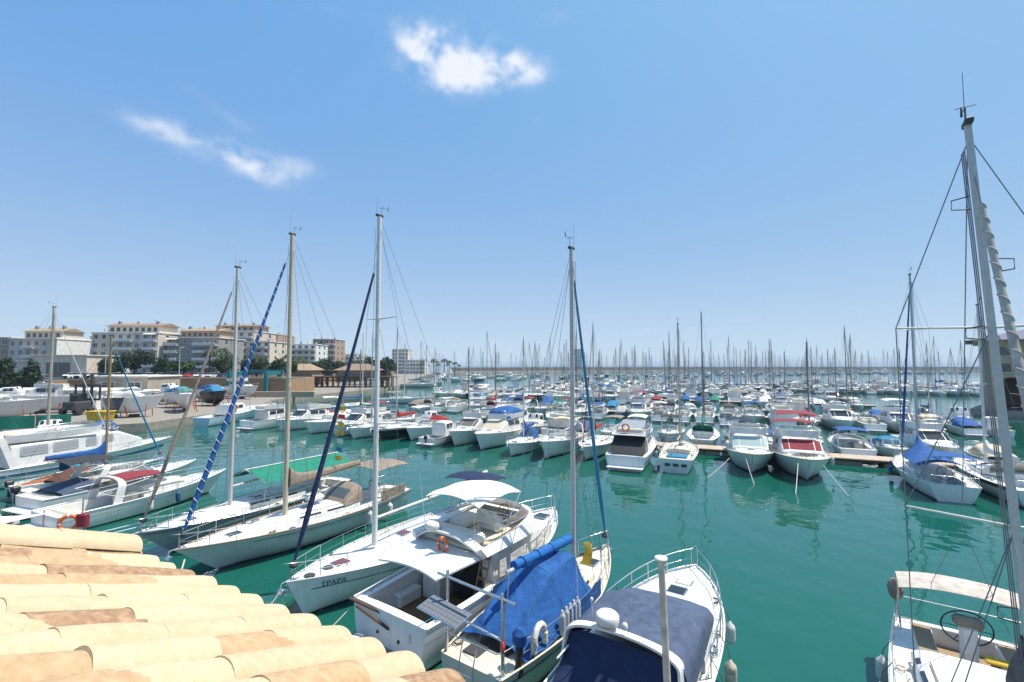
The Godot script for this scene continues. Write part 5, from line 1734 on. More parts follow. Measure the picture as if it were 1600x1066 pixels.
		r.poly([Vector3(x + w, 7.0, 5.5), Vector3(x + w, 7.0, -5.5), Vector3(x + w * 0.4, 9.3, 0)], Vector3(0.8, 0.6, 0))
		r.poly([Vector3(x - w, 7.0, -5.5), Vector3(x - w, 7.0, 5.5), Vector3(x - w * 0.4, 9.3, 0)], Vector3(-0.8, 0.6, 0))
		part("pavilion_roof", r, M.roof_tan if q[2] == "tan" else M.roof_red, p)

# block of flats: walls, a row of windows, balconies and awnings on each floor
func building(called: String, label: String, x0: float, x1: float, zf: float, zb: float, y0: float, y1: float, m: Material, floors: int, st := {}) -> Node3D:
	var o := thing(called, label, "building")
	o.position = Vector3((x0 + x1) * 0.5, y0, zf)
	var W := x1 - x0
	var D := zf - zb
	var H := y1 - y0
	var fh := H / floors
	add_box(o, "wall", Vector3(0, H * 0.5, -D * 0.5), Vector3(W, H, D), m, 0.04)
	var n: int = st.get("win", 5)
	var side: Material = st.get("side", null)
	if side:
		add_box(o, "gable", Vector3(W * 0.5 + 0.06, H * 0.5 + 0.3, -D * 0.5), Vector3(0.12, H + 0.6, D), side, 0.02)
	var ww: float = W / n
	var pane := MB.new()
	pane.box(Vector3.ZERO, Vector3(ww * 0.42, fh * 0.46, 0.06), Basis.IDENTITY, 0.015)
	var pmesh := pane.mesh()
	var fr := MB.new()
	var a := ww * 0.25
	var c := fh * 0.27
	for q in [[0, c, ww * 0.54, 0.12], [0, -c, ww * 0.54, 0.12]]:
		fr.box(Vector3(q[0], q[1], 0), Vector3(q[2], q[3], 0.14))
	for sx in [-1.0, 1.0]:
		fr.box(Vector3(sx * a, 0, 0), Vector3(0.1, c * 2.0 - 0.12, 0.135))
	fr.box(Vector3(0, 0, 0.01), Vector3(0.07, c * 2.0 - 0.12, 0.1))
	var fmesh := fr.mesh()
	var balc: Array = st.get("balc", [])
	for f in floors:
		for k in n:
			var c3 := Vector3(-W * 0.5 + ww * (k + 0.5), fh * (f + 0.55), 0.03)
			var wn := inst("window", pmesh, M.window, Transform3D(Basis.IDENTITY, c3), o)
			inst("frame", fmesh, st.get("fm", M.wall_white), Transform3D(Basis.IDENTITY, Vector3.ZERO), wn)
		if not st.get("plain", false) and not side:
			for k in 2:
				inst("window", pmesh, M.window, Transform3D(Basis(Vector3.UP, PI / 2), Vector3(W * 0.5 + 0.03, fh * (f + 0.55), -D * (0.3 + 0.4 * k))), o)
		for q in balc:   # [from, to] as share of the width
			if f == 0: continue
			var bx: float = -W * 0.5 + W * (q[0] + q[1]) * 0.5
			var bw: float = W * (q[1] - q[0])
			var bl := add_box(o, "balcony", Vector3(bx, fh * f, 0.85), Vector3(bw, 0.25, 1.7), st.get("bm", M.wall_white), 0.03)
			add_box(bl, "parapet", Vector3(bx, fh * f + 0.5, 1.65), Vector3(bw, 0.75, 0.12), st.get("pm", M.wall_white), 0.02)
			if st.get("awn", false) and (f + int(q[0] * 10)) % 2 == 0:
				var aw := MB.new()
				aw.sheet(func(u, v): return Vector3(bx + bw * 0.9 * (u - 0.5), fh * (f + 0.97) - v * 0.5, 0.1 + v * 1.7), 0, 1, 2, 0, 1, 2, 0.04, true)
				part("awning", aw, M.c_ivory, o)
	add_box(o, "cornice", Vector3(0.06, H + 0.12, -D * 0.5 + 0.1), Vector3(W + 0.5, 0.3, D + 0.5), st.get("bm", M.wall_white), 0.04)
	if st.get("attic", false):
		add_box(o, "penthouse", Vector3(0, H + 1.5, -D * 0.55), Vector3(W * 0.8, 2.6, D * 0.6), st.get("am", m), 0.05)
		for k in n:
			inst("window", pmesh, M.window, Transform3D(Basis.IDENTITY, Vector3(-W * 0.38 + W * 0.76 * (k + 0.5) / n, H + 1.5, -D * 0.25 + 0.02)), o)
		var rf := MB.new()
		rf.prism(PackedVector2Array([Vector2(D * 0.2, 0), Vector2(D * 0.9, 0), Vector2(D * 0.55, 1.3)]), Vector3(-W * 0.44, H + 2.8, 0.1), Basis(Vector3(0, 0, -1), Vector3.UP, Vector3.RIGHT), W * 0.88)
		part("roof", rf, st.get("rm", M.roof_red), o)
	if not st.get("plain", false):
		for k in 3:
			add_box(o, "chimney", Vector3(-W * 0.35 + k * W * 0.3, H + (4.2 if st.get("attic", false) else 0.9), -D * 0.5), Vector3(0.9, 1.3, 0.9), M.wall_cream if k % 2 else M.wall_dark, 0.05)
		add_lines(o, "aerial", [[Vector3(W * 0.2, H, -D * 0.5), Vector3(W * 0.2, H + 5.5, -D * 0.5)], [Vector3(W * 0.2 - 0.6, H + 5.2, -D * 0.5), Vector3(W * 0.2 + 0.6, H + 5.2, -D * 0.5)]], 0.04, M.dark, 4)
	return o

func town():
	building("apartment_block", "grey four storey flats with white blank gable wall", -164, -148.5, -150, -163, 5.2, 17.2, M.wall_grey, 4, {"win": 6, "side": M.wall_white, "attic": true, "am": M.wall_grey, "rm": M.roof_tan, "balc": [[0.35, 0.6]], "bm": M.wall_cream})
	building("apartment_block", "plain brown block beside the grey flats", -182, -165.5, -152, -168, 5.2, 17.8, M.wall_brown, 4, {"win": 4, "plain": true})
	building("warehouse", "windowless beige block standing before the white gable", -127.5, -112.5, -122, -136, 3.0, 11.2, M.wall_cream, 1, {"win": 1, "plain": true, "bm": M.wall_cream})
	building("warehouse", "grey low annex beside the windowless beige block", -142, -128, -124, -136, 3.0, 9.6, M.wall_grey, 1, {"win": 3, "plain": true, "bm": M.wall_grey})
	building("apartment_block", "long white flats with stacked balconies and cream awnings", -149, -125.5, -163, -178, 5.2, 20.2, M.wall_grey, 5, {"win": 8, "balc": [[0.36, 0.64], [0.8, 1.0]], "awn": true, "attic": true, "rm": M.roof_red, "am": M.wall_cream})
	building("apartment_block", "dark grey flats with white balcony bands at the corner", -124.5, -106, -166, -182, 5.2, 18.6, M.wall_dark, 5, {"win": 7, "balc": [[0.55, 1.0], [0.0, 0.25]], "awn": true, "attic": true, "am": M.wall_brown, "rm": M.roof_tan})
	building("apartment_block", "pale flats with many small balconies behind palm trees", -118, -100, -190, -206, 5.2, 18.5, M.wall_cream, 5, {"win": 6, "balc": [[0.05, 0.45], [0.55, 0.95]]})
	building("apartment_block", "tall pinkish flats rising behind the palm trees", -142, -119, -212, -232, 5.2, 24.5, M.wall_pink, 6, {"win": 6, "balc": [[0.6, 1.0]], "attic": true, "am": M.wall_brown})
	building("apartment_block", "tall brown gabled tower with rounded balconies", -139, -124, -243, -262, 5.2, 25.0, M.wall_brown, 7, {"win": 4, "balc": [[0.5, 1.0]], "side": M.wall_brown, "bm": M.wall_cream})
	building("apartment_block", "reddish stepped tower beyond the brown tower", -158, -140, -300, -318, 5.2, 21.5, M.wall_pink, 6, {"win": 5, "balc": [[0.1, 0.9]], "attic": false})
	building("apartment_block", "small white flats above the pier pavilions", -92, -78, -258, -272, 1.1, 11.8, M.wall_white, 3, {"win": 5, "balc": [[0.1, 0.9]]})
	building("apartment_block", "wide low cream flats far along the shore", -128, -106, -330, -345, 1.1, 13.0, M.wall_cream, 4, {"win": 7, "balc": [[0.0, 1.0]]})
	building("apartment_block", "square grey tower block on the far shore", -112, -97, -430, -448, 1.1, 24.0, M.wall_grey, 7, {"win": 5, "balc": [[0.4, 0.7]]})
	building("apartment_block", "white low flats beside the far square tower", -97, -80, -424, -440, 1.1, 14.0, M.wall_white, 4, {"win": 6, "balc": [[0.2, 0.8]]})
	building("apartment_block", "pinkish low house on the far promenade", -150, -130, -420, -436, 1.1, 12.0, M.wall_pink, 3, {"win": 6, "balc": [[0.2, 0.8]]})
	building("apartment_block", "cream flats set back between the gable and the long white flats", -188, -168, -205, -220, 5.2, 21.5, M.wall_cream, 5, {"win": 6, "balc": [[0.3, 0.9]]})
	building("apartment_block", "pale upper flats peeping over the long white flats", -176, -152, -245, -262, 5.2, 28.0, M.wall_white, 6, {"win": 7, "balc": [[0.1, 0.5]]})
	building("apartment_block", "narrow white flats with full width balconies beside the palms", -104, -92, -216, -230, 5.2, 18.5, M.wall_white, 5, {"win": 4, "balc": [[0.0, 1.0]]})
	building("apartment_block", "tan mid-rise with corner balconies behind the narrow flats", -116, -103, -268, -284, 1.1, 24.0, M.wall_brown, 7, {"win": 4, "balc": [[0.6, 1.0]]})
	building("apartment_block", "low cream block behind the tree belt", -112, -92, -300, -315, 1.1, 14.5, M.wall_cream, 4, {"win": 6, "balc": [[0.1, 0.9]]})
	building("apartment_block", "wide white holiday flats beyond the tree belt", -150, -122, -372, -390, 1.1, 18.0, M.wall_white, 5, {"win": 9, "balc": [[0.0, 1.0]]})
	building("tower_block", "slim white tower rising beyond the breakwater", 96, 106, -700, -712, 1.1, 34.0, M.wall_white, 8, {"win": 3, "plain": true})

func right_house():
	var o := thing("harbour_house", "tan harbour building with violet hipped roof and cupola", "building")
	o.position = Vector3(81.2, 1.0, -80)
	o.rotation.y = -PI / 4
	var m := mat(Color(0.62, 0.46, 0.29), 0.9, 0, "weather", 0.2)
	var cs := CSGCombiner3D.new()
	cs.name = "wall"
	o.add_child(cs)
	for q in [[Vector3(13, 5.8, -9), Vector3(26, 11.6, 18), false], [Vector3(13, 3.0, -9), Vector3(25, 6.0, 17), true]]:
		var bx := CSGBox3D.new()
		bx.position = q[0]
		bx.size = q[1]
		bx.material = m
		bx.operation = CSGShape3D.OPERATION_SUBTRACTION if q[2] else CSGShape3D.OPERATION_UNION
		cs.add_child(bx)
	for q in [3.6, 9.0, 14.4, 19.8]:   # arcade
		var pg := CSGPolygon3D.new()
		var out := PackedVector2Array([Vector2(-1.7, -0.1), Vector2(1.7, -0.1)])
		for k in 11: out.append(Vector2(1.7 * cos(PI * k / 10), 3.9 + 1.7 * sin(PI * k / 10)))
		pg.polygon = out
		pg.depth = 3.0
		pg.position = Vector3(q, 0, 1.5)
		pg.material = m
		pg.operation = CSGShape3D.OPERATION_SUBTRACTION
		cs.add_child(pg)
	for k in 5:
		for y in [7.2, 10.0]:
			var wn := add_box(o, "window", Vector3(3.0 + k * 4.6, y, 0.03), Vector3(1.2, 1.4, 0.1), M.window, 0.02)
			add_box(wn, "frame", Vector3(3.0 + k * 4.6, y - 0.82, 0.08), Vector3(1.6, 0.2, 0.3), M.wall_cream, 0.03)
	add_box(o, "cornice", Vector3(13, 11.75, -9), Vector3(27.6, 0.4, 19.6), m, 0.06)
	var r := MB.new()
	var e := [Vector3(-1.8, 11.9, 1.8), Vector3(27.8, 11.9, 1.8), Vector3(27.8, 11.9, -19.8), Vector3(-1.8, 11.9, -19.8)]
	var t := [Vector3(8.5, 14.6, -9), Vector3(18, 14.6, -9)]
	r.quad(e[0], e[1], t[1], t[0]); r.quad(e[2], e[3], t[0], t[1])
	r.poly([e[3], e[0], t[0]], Vector3(-0.3, 0.95, 0)); r.poly([e[1], e[2], t[1]], Vector3(0.3, 0.95, 0))
	part("roof", r, M.roof_violet, o)
	add_box(o, "cupola", Vector3(8.2, 14.9, -6), Vector3(2.6, 2.4, 2.6), m, 0.06)
	var d := MB.new()
	d.lathe([Vector2(1.9, 0), Vector2(1.75, 0.25), Vector2(1.2, 0.8), Vector2(0.6, 1.25), Vector2(0.12, 1.5), Vector2(0.06, 2.6), Vector2(0, 2.6)], Vector3(8.2, 16.1, -6), Basis.IDENTITY, 8)
	part("cupola_roof", d, M.roof_violet, o)
	for z in [-7.32, -4.68]:
		add_box(o, "cupola_window", Vector3(8.2, 14.9, z), Vector3(0.8, 1.2, 0.06), M.black, 0.02)
	add_box(o, "cupola_window", Vector3(6.88, 14.9, -6), Vector3(0.06, 1.2, 0.8), M.black, 0.02)

# ------------------------------------------------------------------ trees, cars, lamp posts
func leaf_tree(called: String, label: String, hgt: float, rad: Vector3, n: int, m: Material, sd: int, leaf := 0.35) -> Node3D:
	var o := thing(called, label, "tree", "trees along the quay road")
	var rng := RandomNumberGenerator.new()
	rng.seed = sd
	var t := MB.new()
	t.tube([Vector3.ZERO, Vector3(0.1, hgt * 0.35, 0), Vector3(0, hgt * 0.7, 0.1)], 0.28, 0.12, 7)
	for k in 5:
		var a := TAU * k / 5 + rng.randf()
		t.tube([Vector3(0, hgt * 0.4, 0), Vector3(cos(a) * rad.x * 0.6, hgt * 0.75, sin(a) * rad.z * 0.6)], 0.1, 0.03, 5)
	part("trunk", t, M.brown_wood, o)
	var c := MB.new()
	var clumps := []
	for k in 26:
		var d := Vector3(rng.randfn(), rng.randfn(), rng.randfn()).normalized() * pow(rng.randf(), 0.4)
		clumps.append([d * rad * 0.8, rng.randf_range(0.25, 0.42)])
	for i in n:
		var q = clumps[rng.randi() % clumps.size()]
		var p: Vector3 = q[0] + Vector3(rng.randfn(), rng.randfn(), rng.randfn()).normalized() * pow(rng.randf(), 0.5) * q[1] * rad
		p.y += hgt - rad.y
		var u := Vector3(rng.randfn(), rng.randfn() * 0.6, rng.randfn()).normalized()
		var v := u.cross(Vector3(rng.randfn(), rng.randfn(), rng.randfn())).normalized()
		var s := leaf * rng.randf_range(0.6, 1.2)
		c.quad(p - u * s, p + v * s * 0.5, p + u * s, p - v * s * 0.5)
	part("crown", c, m, o)
	return o

func palm_tree(label: String, hgt: float, sd: int) -> Node3D:
	var o := thing("palm_tree", label, "palm tree", "palm trees along the shore")
	var rng := RandomNumberGenerator.new()
	rng.seed = sd
	var t := MB.new()
	t.tube([Vector3.ZERO, Vector3(0.1, hgt * 0.5, 0), Vector3(0.0, hgt, 0.05)], 0.24, 0.17, 7)
	part("trunk", t, M.brown_wood, o)
	for k in 26:
		var a := TAU * k / 26.0 * 5.0 + rng.randf() * 0.3
		var lift := rng.randf_range(-0.7, 1.2)
		var L := rng.randf_range(1.7, 2.3)
		var d := Vector3(cos(a), 0, sin(a))
		var sd2 := Vector3(-sin(a), 0, cos(a))
		var c := MB.new()
		var at := func(s: float) -> Vector3: return Vector3(0, hgt, 0) + d * L * s * (1.0 - 0.15 * maxf(lift, 0)) + Vector3(0, L * (lift * 0.7 * s - (0.75 + 0.3 * lift) * s * s), 0)
		for i in 9:
			var s0 := i / 9.0
			var p: Vector3 = at.call(s0)
			var q: Vector3 = at.call(s0 + 0.13)
			var w := 0.5 * sin(PI * minf(0.15 + s0 * 0.85, 1.0)) + 0.05
			for sg in [-1.0, 1.0]:
				c.poly([p, q, q + sd2 * sg * w + d * 0.15 - Vector3(0, 0.18, 0)], (Vector3.UP + sd2 * sg * 0.5).normalized())
		part("frond", c, M.leaf_palm, o)
	return o

func parked_car(label: String, m: Material) -> Node3D:
	var o := thing("parked_car", label, "car", "cars parked on the terrace road")
	var b := MB.new()
	b.sheet(func(s, a):
		var x: float = lerpf(-2.1, 2.1, s)
		var top: float = 0.55 + 0.32 * smoothstep(0.0, 0.05, s) * (1.0 - smoothstep(0.93, 1.0, s))
		var g: float = a * PI / 2
		return Vector3(x, 0.25 + top * pow(maxf(cos(g), 0), 0.25), 0.86 * signf(a) * pow(absf(sin(g)), 0.3)), 0, 1, 14, -1, 1, 12, 0.02, true)
	part("body", b, m, o)
	var c := MB.new()
	c.sheet(func(s, a):
		var x: float = lerpf(-1.7, 1.0, s)
		var k: float = sin(PI * clampf(s * 0.86 + 0.07, 0, 1))
		var g: float = a * PI / 2
		return Vector3(x, 0.95 + 0.58 * pow(k, 0.45) * pow(maxf(cos(g), 0), 0.3), 0.78 * signf(a) * pow(absf(sin(g)), 0.4)), 0, 1, 12, -1, 1, 10, 0.02, true)
	part("cabin_glass", c, M.window, o)
	add_box(o, "roof", Vector3(-0.35, 1.53, 0), Vector3(1.4, 0.05, 1.15), m, 0.02)
	for x in [-1.3, 1.3]:
		for z in [-0.8, 0.8]:
			var w := MB.new()
			w.lathe([Vector2(0, -0.1), Vector2(0.28, -0.1), Vector2(0.32, -0.05), Vector2(0.32, 0.05), Vector2(0.28, 0.1), Vector2(0, 0.1)], Vector3(x, 0.32, z), Basis(Vector3.RIGHT, PI / 2), 12)
			part("wheel", w, M.rubber, o)
	return o

func trees_and_cars():
	M.leaf_dark = mat(Color(0.035, 0.075, 0.03), 0.8, 0, "leafy", 0.4)
	M.leaf_mid = mat(Color(0.06, 0.12, 0.035), 0.8, 0, "leafy", 0.4)
	M.leaf_light = mat(Color(0.085, 0.16, 0.04), 0.8, 0, "leafy", 0.4)
	M.leaf_palm = mat(Color(0.075, 0.11, 0.04), 0.7, 0, "leafy", 0.5)
	# conical evergreens
	for q in [[-100.5, -91, 9.5, 2.6], [-96.5, -92.5, 8.4, 2.2], [-105, -92, 9.0, 3.0]]:
		var t := leaf_tree("evergreen_tree", "dark dense evergreen tree beside the boatyard lawn", q[2], Vector3(q[3], q[2] * 0.48, q[3]), 2600, M.leaf_dark, int(q[2] * 10), 0.45)
		t.position = Vector3(q[0], 1.1, q[1])
	var protos := []
	protos.append(leaf_tree("pine_tree", "broad dark green pine before the white flats", 8.2, Vector3(4.6, 3.0, 4.0), 2600, M.leaf_dark, 31, 0.42))
	protos[0].position = Vector3(-101.5, 5.2, -124)
	protos.append(leaf_tree("pine_tree", "flat-topped bright green tree before the dark flats", 5.0, Vector3(4.0, 1.7, 3.4), 2200, M.leaf_light, 32, 0.4))
	protos[1].position = Vector3(-87.5, 5.2, -123)
	protos.append(leaf_tree("round_tree", "rounded mid green tree in the quay road planting", 6.0, Vector3(3.2, 2.5, 3.2), 1800, M.leaf_mid, 33, 0.4))
	protos[2].position = Vector3(-94.5, 5.2, -125)
	var rng := RandomNumberGenerator.new()
	rng.seed = 77
	for i in 26:   # the green belt behind the pier and along the far road
		var t := copy_of(protos[2] if i % 3 else protos[0], "mid green round tree in the belt behind the pier" if i % 3 else "dark spreading pine in the belt behind the pier", "trees in the belt behind the pier")
		var z := rng.randf_range(-300, -182)
		t.position = Vector3(rng.randf_range(-104, -64) * (-z / 230.0) , 1.1 if z < -205 else 1.1, z)
		t.scale = Vector3.ONE * rng.randf_range(1.0, 1.55)
		t.rotation.y = rng.randf() * TAU
	for i in 7:
		var t := copy_of(protos[2], "round tree between the flats and the terrace road", "trees before the flats")
		t.position = Vector3([-113.0, -108.0, -83, -78, -74, -70, -66][i], 5.2, [-128.0, -126, -132, -136, -134, -138, -136][i])
		t.scale = Vector3.ONE * [1.0, 0.8, 1.1, 0.95, 1.1, 1.0, 0.9][i]
		t.rotation.y = i * 1.3
	var palm := palm_tree("tall palm on the terrace before the pale flats", 7.5, 3)
	palm.position = Vector3(-82, 5.2, -125)
	var pl := [[-79, -127, 5.2, 0.95], [-76.5, -126, 5.2, 0.85], [-73, -130, 5.2, 0.9], [-69, -127, 5.2, 0.8], [-63, -130, 5.2, 0.85], [-85, -135, 5.2, 1.1], [-96, -210, 1.1, 1.5], [-88, -215, 1.1, 1.4], [-83, -222, 1.1, 1.3], [-72, -212, 1.1, 1.3]]
	for q in pl:
		var t := copy_of(palm, "palm on the terrace before the pale flats" if q[2] > 2 else "palm in the tree belt behind the pier", "palm trees along the shore")
		t.position = Vector3(q[0], q[2], q[1])
		t.scale = Vector3.ONE * q[3]
		t.rotation.y = q[0]
	for i in 12:
		var t := copy_of(palm, "small palm on the far promenade by the breakwater root", "palm trees along the shore")
		t.position = Vector3(-92 + i * 3.6 + sin(i * 4.0) * 2.0, 1.1, -450 - 30 * sin(i * 2.1))
		t.scale = Vector3.ONE * (1.5 + 0.35 * sin(i * 1.7))
	var cars := [["white hatchback parked on the terrace edge", M.wall_white], ["dark saloon parked on the terrace edge", M.navy_hull], ["red car parked under the flat-topped tree", M.redpaint], ["silver car parked on the terrace edge", M.lightgrey]]
	var cp := []
	for q in cars: cp.append(parked_car(q[0], q[1]))
	var cx := [-108.0, -105.2, -83.6, -99.6]
	for i in 4:
		cp[i].position = Vector3(cx[i], 5.21, -119.8)
		cp[i].rotation.y = PI / 2 + 0.1 * i
	var more := [[0, -102.4], [1, -96.8], [0, -94.0], [3, -91.0], [1, -88.4], [0, -80.6], [3, -77.6], [1, -74.5], [3, -111.0], [0, -114]]
	for q in more:
		var c := copy_of(cp[q[0]], cars[q[0]][0])
		c.position = Vector3(q[1], 5.21, -119.9)
		c.rotation.y = PI / 2 - 0.05
	for q in [[-104.5, -118.6], [-103, -118.4], [-85.5, -118.6], [-70, -118.6]]:
		var l := thing("street_lamp", "slim grey lamp post on the terrace edge", "street lamp", "lamp posts on the terrace")
		l.position = Vector3(q[0], 5.2, q[1])
		var b := MB.new()
		b.tube([Vector3.ZERO, Vector3(0, 8.0, 0)], 0.1, 0.07, 6)
		part("pole", b, M.lightgrey, l)
		add_box(l, "lamp_head", Vector3(0.4, 8.05, 0), Vector3(1.1, 0.16, 0.35), M.lightgrey, 0.04)

# ------------------------------------------------------------------ breakwater
func breakwater():
	var b := MB.new()
	var pts := [Vector3(-75, 0, -560), Vector3(60, 0, -640), Vector3(260, 0, -720), Vector3(560, 0, -770), Vector3(1100, 0, -800)]
	for i in pts.size() - 1:
		var a: Vector3 = pts[i]
		var c: Vector3 = pts[i + 1]
		var d := (c - a).normalized()
		var s := Vector3(-d.z, 0, d.x)
		var hh := 5.6
		b.quad(a + s * 9, c + s * 9, c + s * 3 + Vector3(0, hh, 0), a + s * 3 + Vector3(0, hh, 0))
		b.quad(a + s * 3 + Vector3(0, hh, 0), c + s * 3 + Vector3(0, hh, 0), c - s * 6 + Vector3(0, hh, 0), a - s * 6 + Vector3(0, hh, 0))
	var o := part("x", b, mat(Color(0.13, 0.12, 0.11), 0.95, 0, "rubble", 0.06))
	o.name = "breakwater"
	o.set_meta("kind", "structure")
	var w := MB.new()
	for i in pts.size() - 1:
		var a: Vector3 = pts[i]
		var c: Vector3 = pts[i + 1]
		var d := (c - a).normalized()
		w.box((a + c) * 0.5 + Vector3(0, 6.0, 0), Vector3(a.distance_to(c), 1.3, 1.2), Basis(d, Vector3.UP, d.cross(Vector3.UP)))
	var qy := MB.new()
	for i in pts.size() - 1:
		var a: Vector3 = pts[i]
		var c: Vector3 = pts[i + 1]
		var d := (c - a).normalized()
		qy.box((a + c) * 0.5 + Vector3(-d.z, 0, d.x) * 14.0 + Vector3(0, 0.6, 0), Vector3(a.distance_to(c), 2.4, 12.0), Basis(d, Vector3.UP, d.cross(Vector3.UP)))
	part("breakwater_quay", qy, M.wall_cream, o)
	part("parapet", w, mat(Color(0.26, 0.23, 0.19), 0.9, 0, "concrete", 0.1), o)

# ------------------------------------------------------------------ boats along the red walkway
func left_boats():
	var o: Node3D
	var h := hull_spec(9.4, 3.1, 0.95, 1.35, "motor", {"p": 2.2})
	o = motor_boat("motor_cruiser", "sleek white express cruiser with red roof hatch by the lifebuoy stand", {"h": h, "hull": M.hull, "kind": "express", "bottom": M.black, "stripes": [[M.lightgrey, 0.3, 0.34, 0.0, 0.95]],
		"cab": {"x0": -0.9, "x1": 3.8, "w0": 1.3, "w1": 0.5, "H": 0.62, "ramp": 0.8, "nose": 0.02, "bend": 1.15}, "win": [[0.1, 0.5, 0.66, 0.86]], "winm": M.pane, "screen": {"x0": -2.0, "x1": 1.2, "H": 0.75, "rake": 1.0, "w": 1.35}, "rail": true, "platm": M.white})
	moor(o, -23.8, -23.9, -19.9, -32.4)
	var rt := MB.new()
	rt.sheet(func(u, v): return Vector3(lerpf(-2.0, 0.3, u), 2.18 + 0.1 * sin(u * PI) - 0.1 * v * v, v * 1.0), 0, 1, 8, -1, 1, 8, 0.05, true)
	part("roof_hatch", rt, M.c_wine, o)
	add_arch(o, -2.2, 1.38, dy(h, -2.2), 2.25, 0.3, M.white, 0.09)
	fender(o, h, 0.42, 1.0, M.fender_white, "white fender amidships on the red-hatched cruiser")
	fender(o, h, 0.74, 1.0, M.fender_white, "white fender near the bow of the red-hatched cruiser")
	fender(o, h, 0.58, 1.0, M.fender_navy, "black fender on the red-hatched cruiser's side")
	h = hull_spec(9.6, 3.1, 0.95, 1.35, "motor")
	o = motor_boat("motor_cruiser", "white cruiser with black bimini and slanting white radar arch", {"h": h, "hull": M.hull, "kind": "express", "bottom": M.black, "win": [[0.1, 0.5, 0.66, 0.86]], "arch": M.white, "archx": [-2.4, 0.9, 1.5], "bim": M.c_charcoal, "bimx": [-3.6, -1.2, 1.75], "cover": M.c_slate, "cov": {"x0": -3.9, "x1": -1.6, "H": 0.55, "w": 1.35, "pk": 0.7}})
	moor(o, -27.7, -26.6, -24.2, -36.0)
	h = hull_spec(6.6, 2.4, 0.8, 1.05, "motor")
	o = motor_boat("motor_boat", "small white boat under a brown canvas hood", {"h": h, "hull": M.hull, "kind": "express", "cover": M.c_brown, "cov": {"x0": -1.9, "x1": 0.9, "H": 0.95, "w": 1.0, "pk": 0.5}, "plat": false, "motor": M.black})
	moor(o, -30.2, -28.8, -27.6, -34.9)
	h = hull_spec(5.0, 1.9, 0.6, 0.8, "motor")
	o = motor_boat("motor_boat", "little open boat under an orange brown cover", {"h": h, "hull": M.cream, "kind": "open", "cover": M.c_orange, "cov": {"x0": -2.3, "x1": 1.8, "H": 0.5, "w": 0.85, "pk": 0.6}, "plat": false, "rail": false, "motor": M.black})
	moor(o, -32.0, -30.1, -30.0, -34.7)
	h = hull_spec(8.8, 2.7, 0.9, 1.15, "sail")
	o = sail_boat("sailing_yacht", "sailboat with varnished yellow mast and blue boom cover", {"h": h, "hull": M.paleblue, "rig": {"x": 0.6, "H": 9.5, "r": 0.1, "m": M.wood_mast, "spread": [], "fine": true, "genoa": M.c_azure, "gr": 0.07, "boom": 3.4, "cover": M.c_blue, "cr": 0.22}, "hood": M.c_azure})
	moor(o, -31.9, -29.6, -28.1, -37.6)
	h = hull_spec(14.0, 4.3, 1.3, 1.9, "motor", {"p": 2.2})
	o = motor_boat("motor_yacht", "large white trawler yacht with blue hull band and curtained windows", {"h": h, "hull": M.hull, "kind": "fly", "bottom": M.antifoul_blue, "stripes": [[M.c_azure, 0.3, 0.42], [M.paleblue, 0.45, 0.95]], "winm2": M.wall_grey_glass, "house2": {"x0": -4.4, "x1": 3.8, "w0": 1.85, "w1": 1.5, "H": 1.75, "ramp": 0.22, "nose": 0.42, "bend": 1.0, "ey": 0.1, "ez": 0.24, "tuck": 0.1}, "bim": null, "arch": M.white, "archx": [-4.2, -1.0, 3.0],
		"win2": [[0.06, 0.24, 0.86, 0.5], [0.28, 0.46, 0.86, 0.5], [0.52, 0.6, 0.86, 0.5], [0.65, 0.74, 0.86, 0.55]], "win": [[0.25, 0.4, 0.6, 0.86], [0.45, 0.6, 0.6, 0.86]]})
	moor(o, -37.6, -30.9, -32.0, -43.6)
	add_bimini(o, -6.6, -4.0, 1.7, 3.7, 2.0, M.c_beige, M.steel, 0.1)
	h = hull_spec(10.5, 3.3, 1.0, 1.4, "motor")
	o = motor_boat("motor_cruiser", "white cruiser with navy cockpit canvas behind the trawler yacht", {"h": h, "hull": M.hull, "kind": "express", "cover": M.c_navy, "win": [[0.1, 0.5, 0.66, 0.86]], "arch": M.white, "archx": [-2.8, -0.6, 1.7]})
	moor(o, -42.2, -33.5, -38.0, -43.1)
	h = hull_spec(11.5, 3.4, 1.05, 1.35, "sail")
	o = sail_boat("sailing_yacht", "white sailboat with tall grey mast by the green yard screen", {"h": h, "hull": M.paleblue, "rig": {"x": 0.8, "H": 12.6, "r": 0.13, "m": M.alu_beige, "spread": [0.5], "fine": true, "boom": 4.2, "cover": M.c_ivory, "cr": 0.2, "genoa": M.c_ivory, "gr": 0.05}})
	moor(o, -45.3, -36.9, -41.0, -47.4)
	# boats afloat and ashore along the yard
	var qb := [[-63.5, -50.6, "white launch with ivory cover moored by the green screen", "express", "c_ivory"], [-59.2, -53.4, "white boat with navy cover moored by the green screen", "express", "c_navy"], [-54.9, -56.4, "white wheelhouse boat moored by the yellow skip", "pilot", ""], [-51.2, -59.0, "small boat with blue cover moored at the quay bend", "express", "c_blue"]]
	for q in qb:
		h = hull_spec(6.8, 2.5, 0.95, 1.25, "motor")
		o = motor_boat("motor_boat", q[2], {"h": h, "hull": M.hull, "kind": q[3], "cover": M[q[4]] if q[4] else null, "win": [], "plat": false, "motor": M.black}, "boats moored along the yard quay")
		moor(o, q[0] + 0.9, q[1] + 1.3, q[0] + 0.9 + 3.84, q[1] + 1.3 + 5.6)
	h = hull_spec(13.5, 3.6, 1.2, 1.7, "motor", {"p": 2.0, "tr": 0.7})
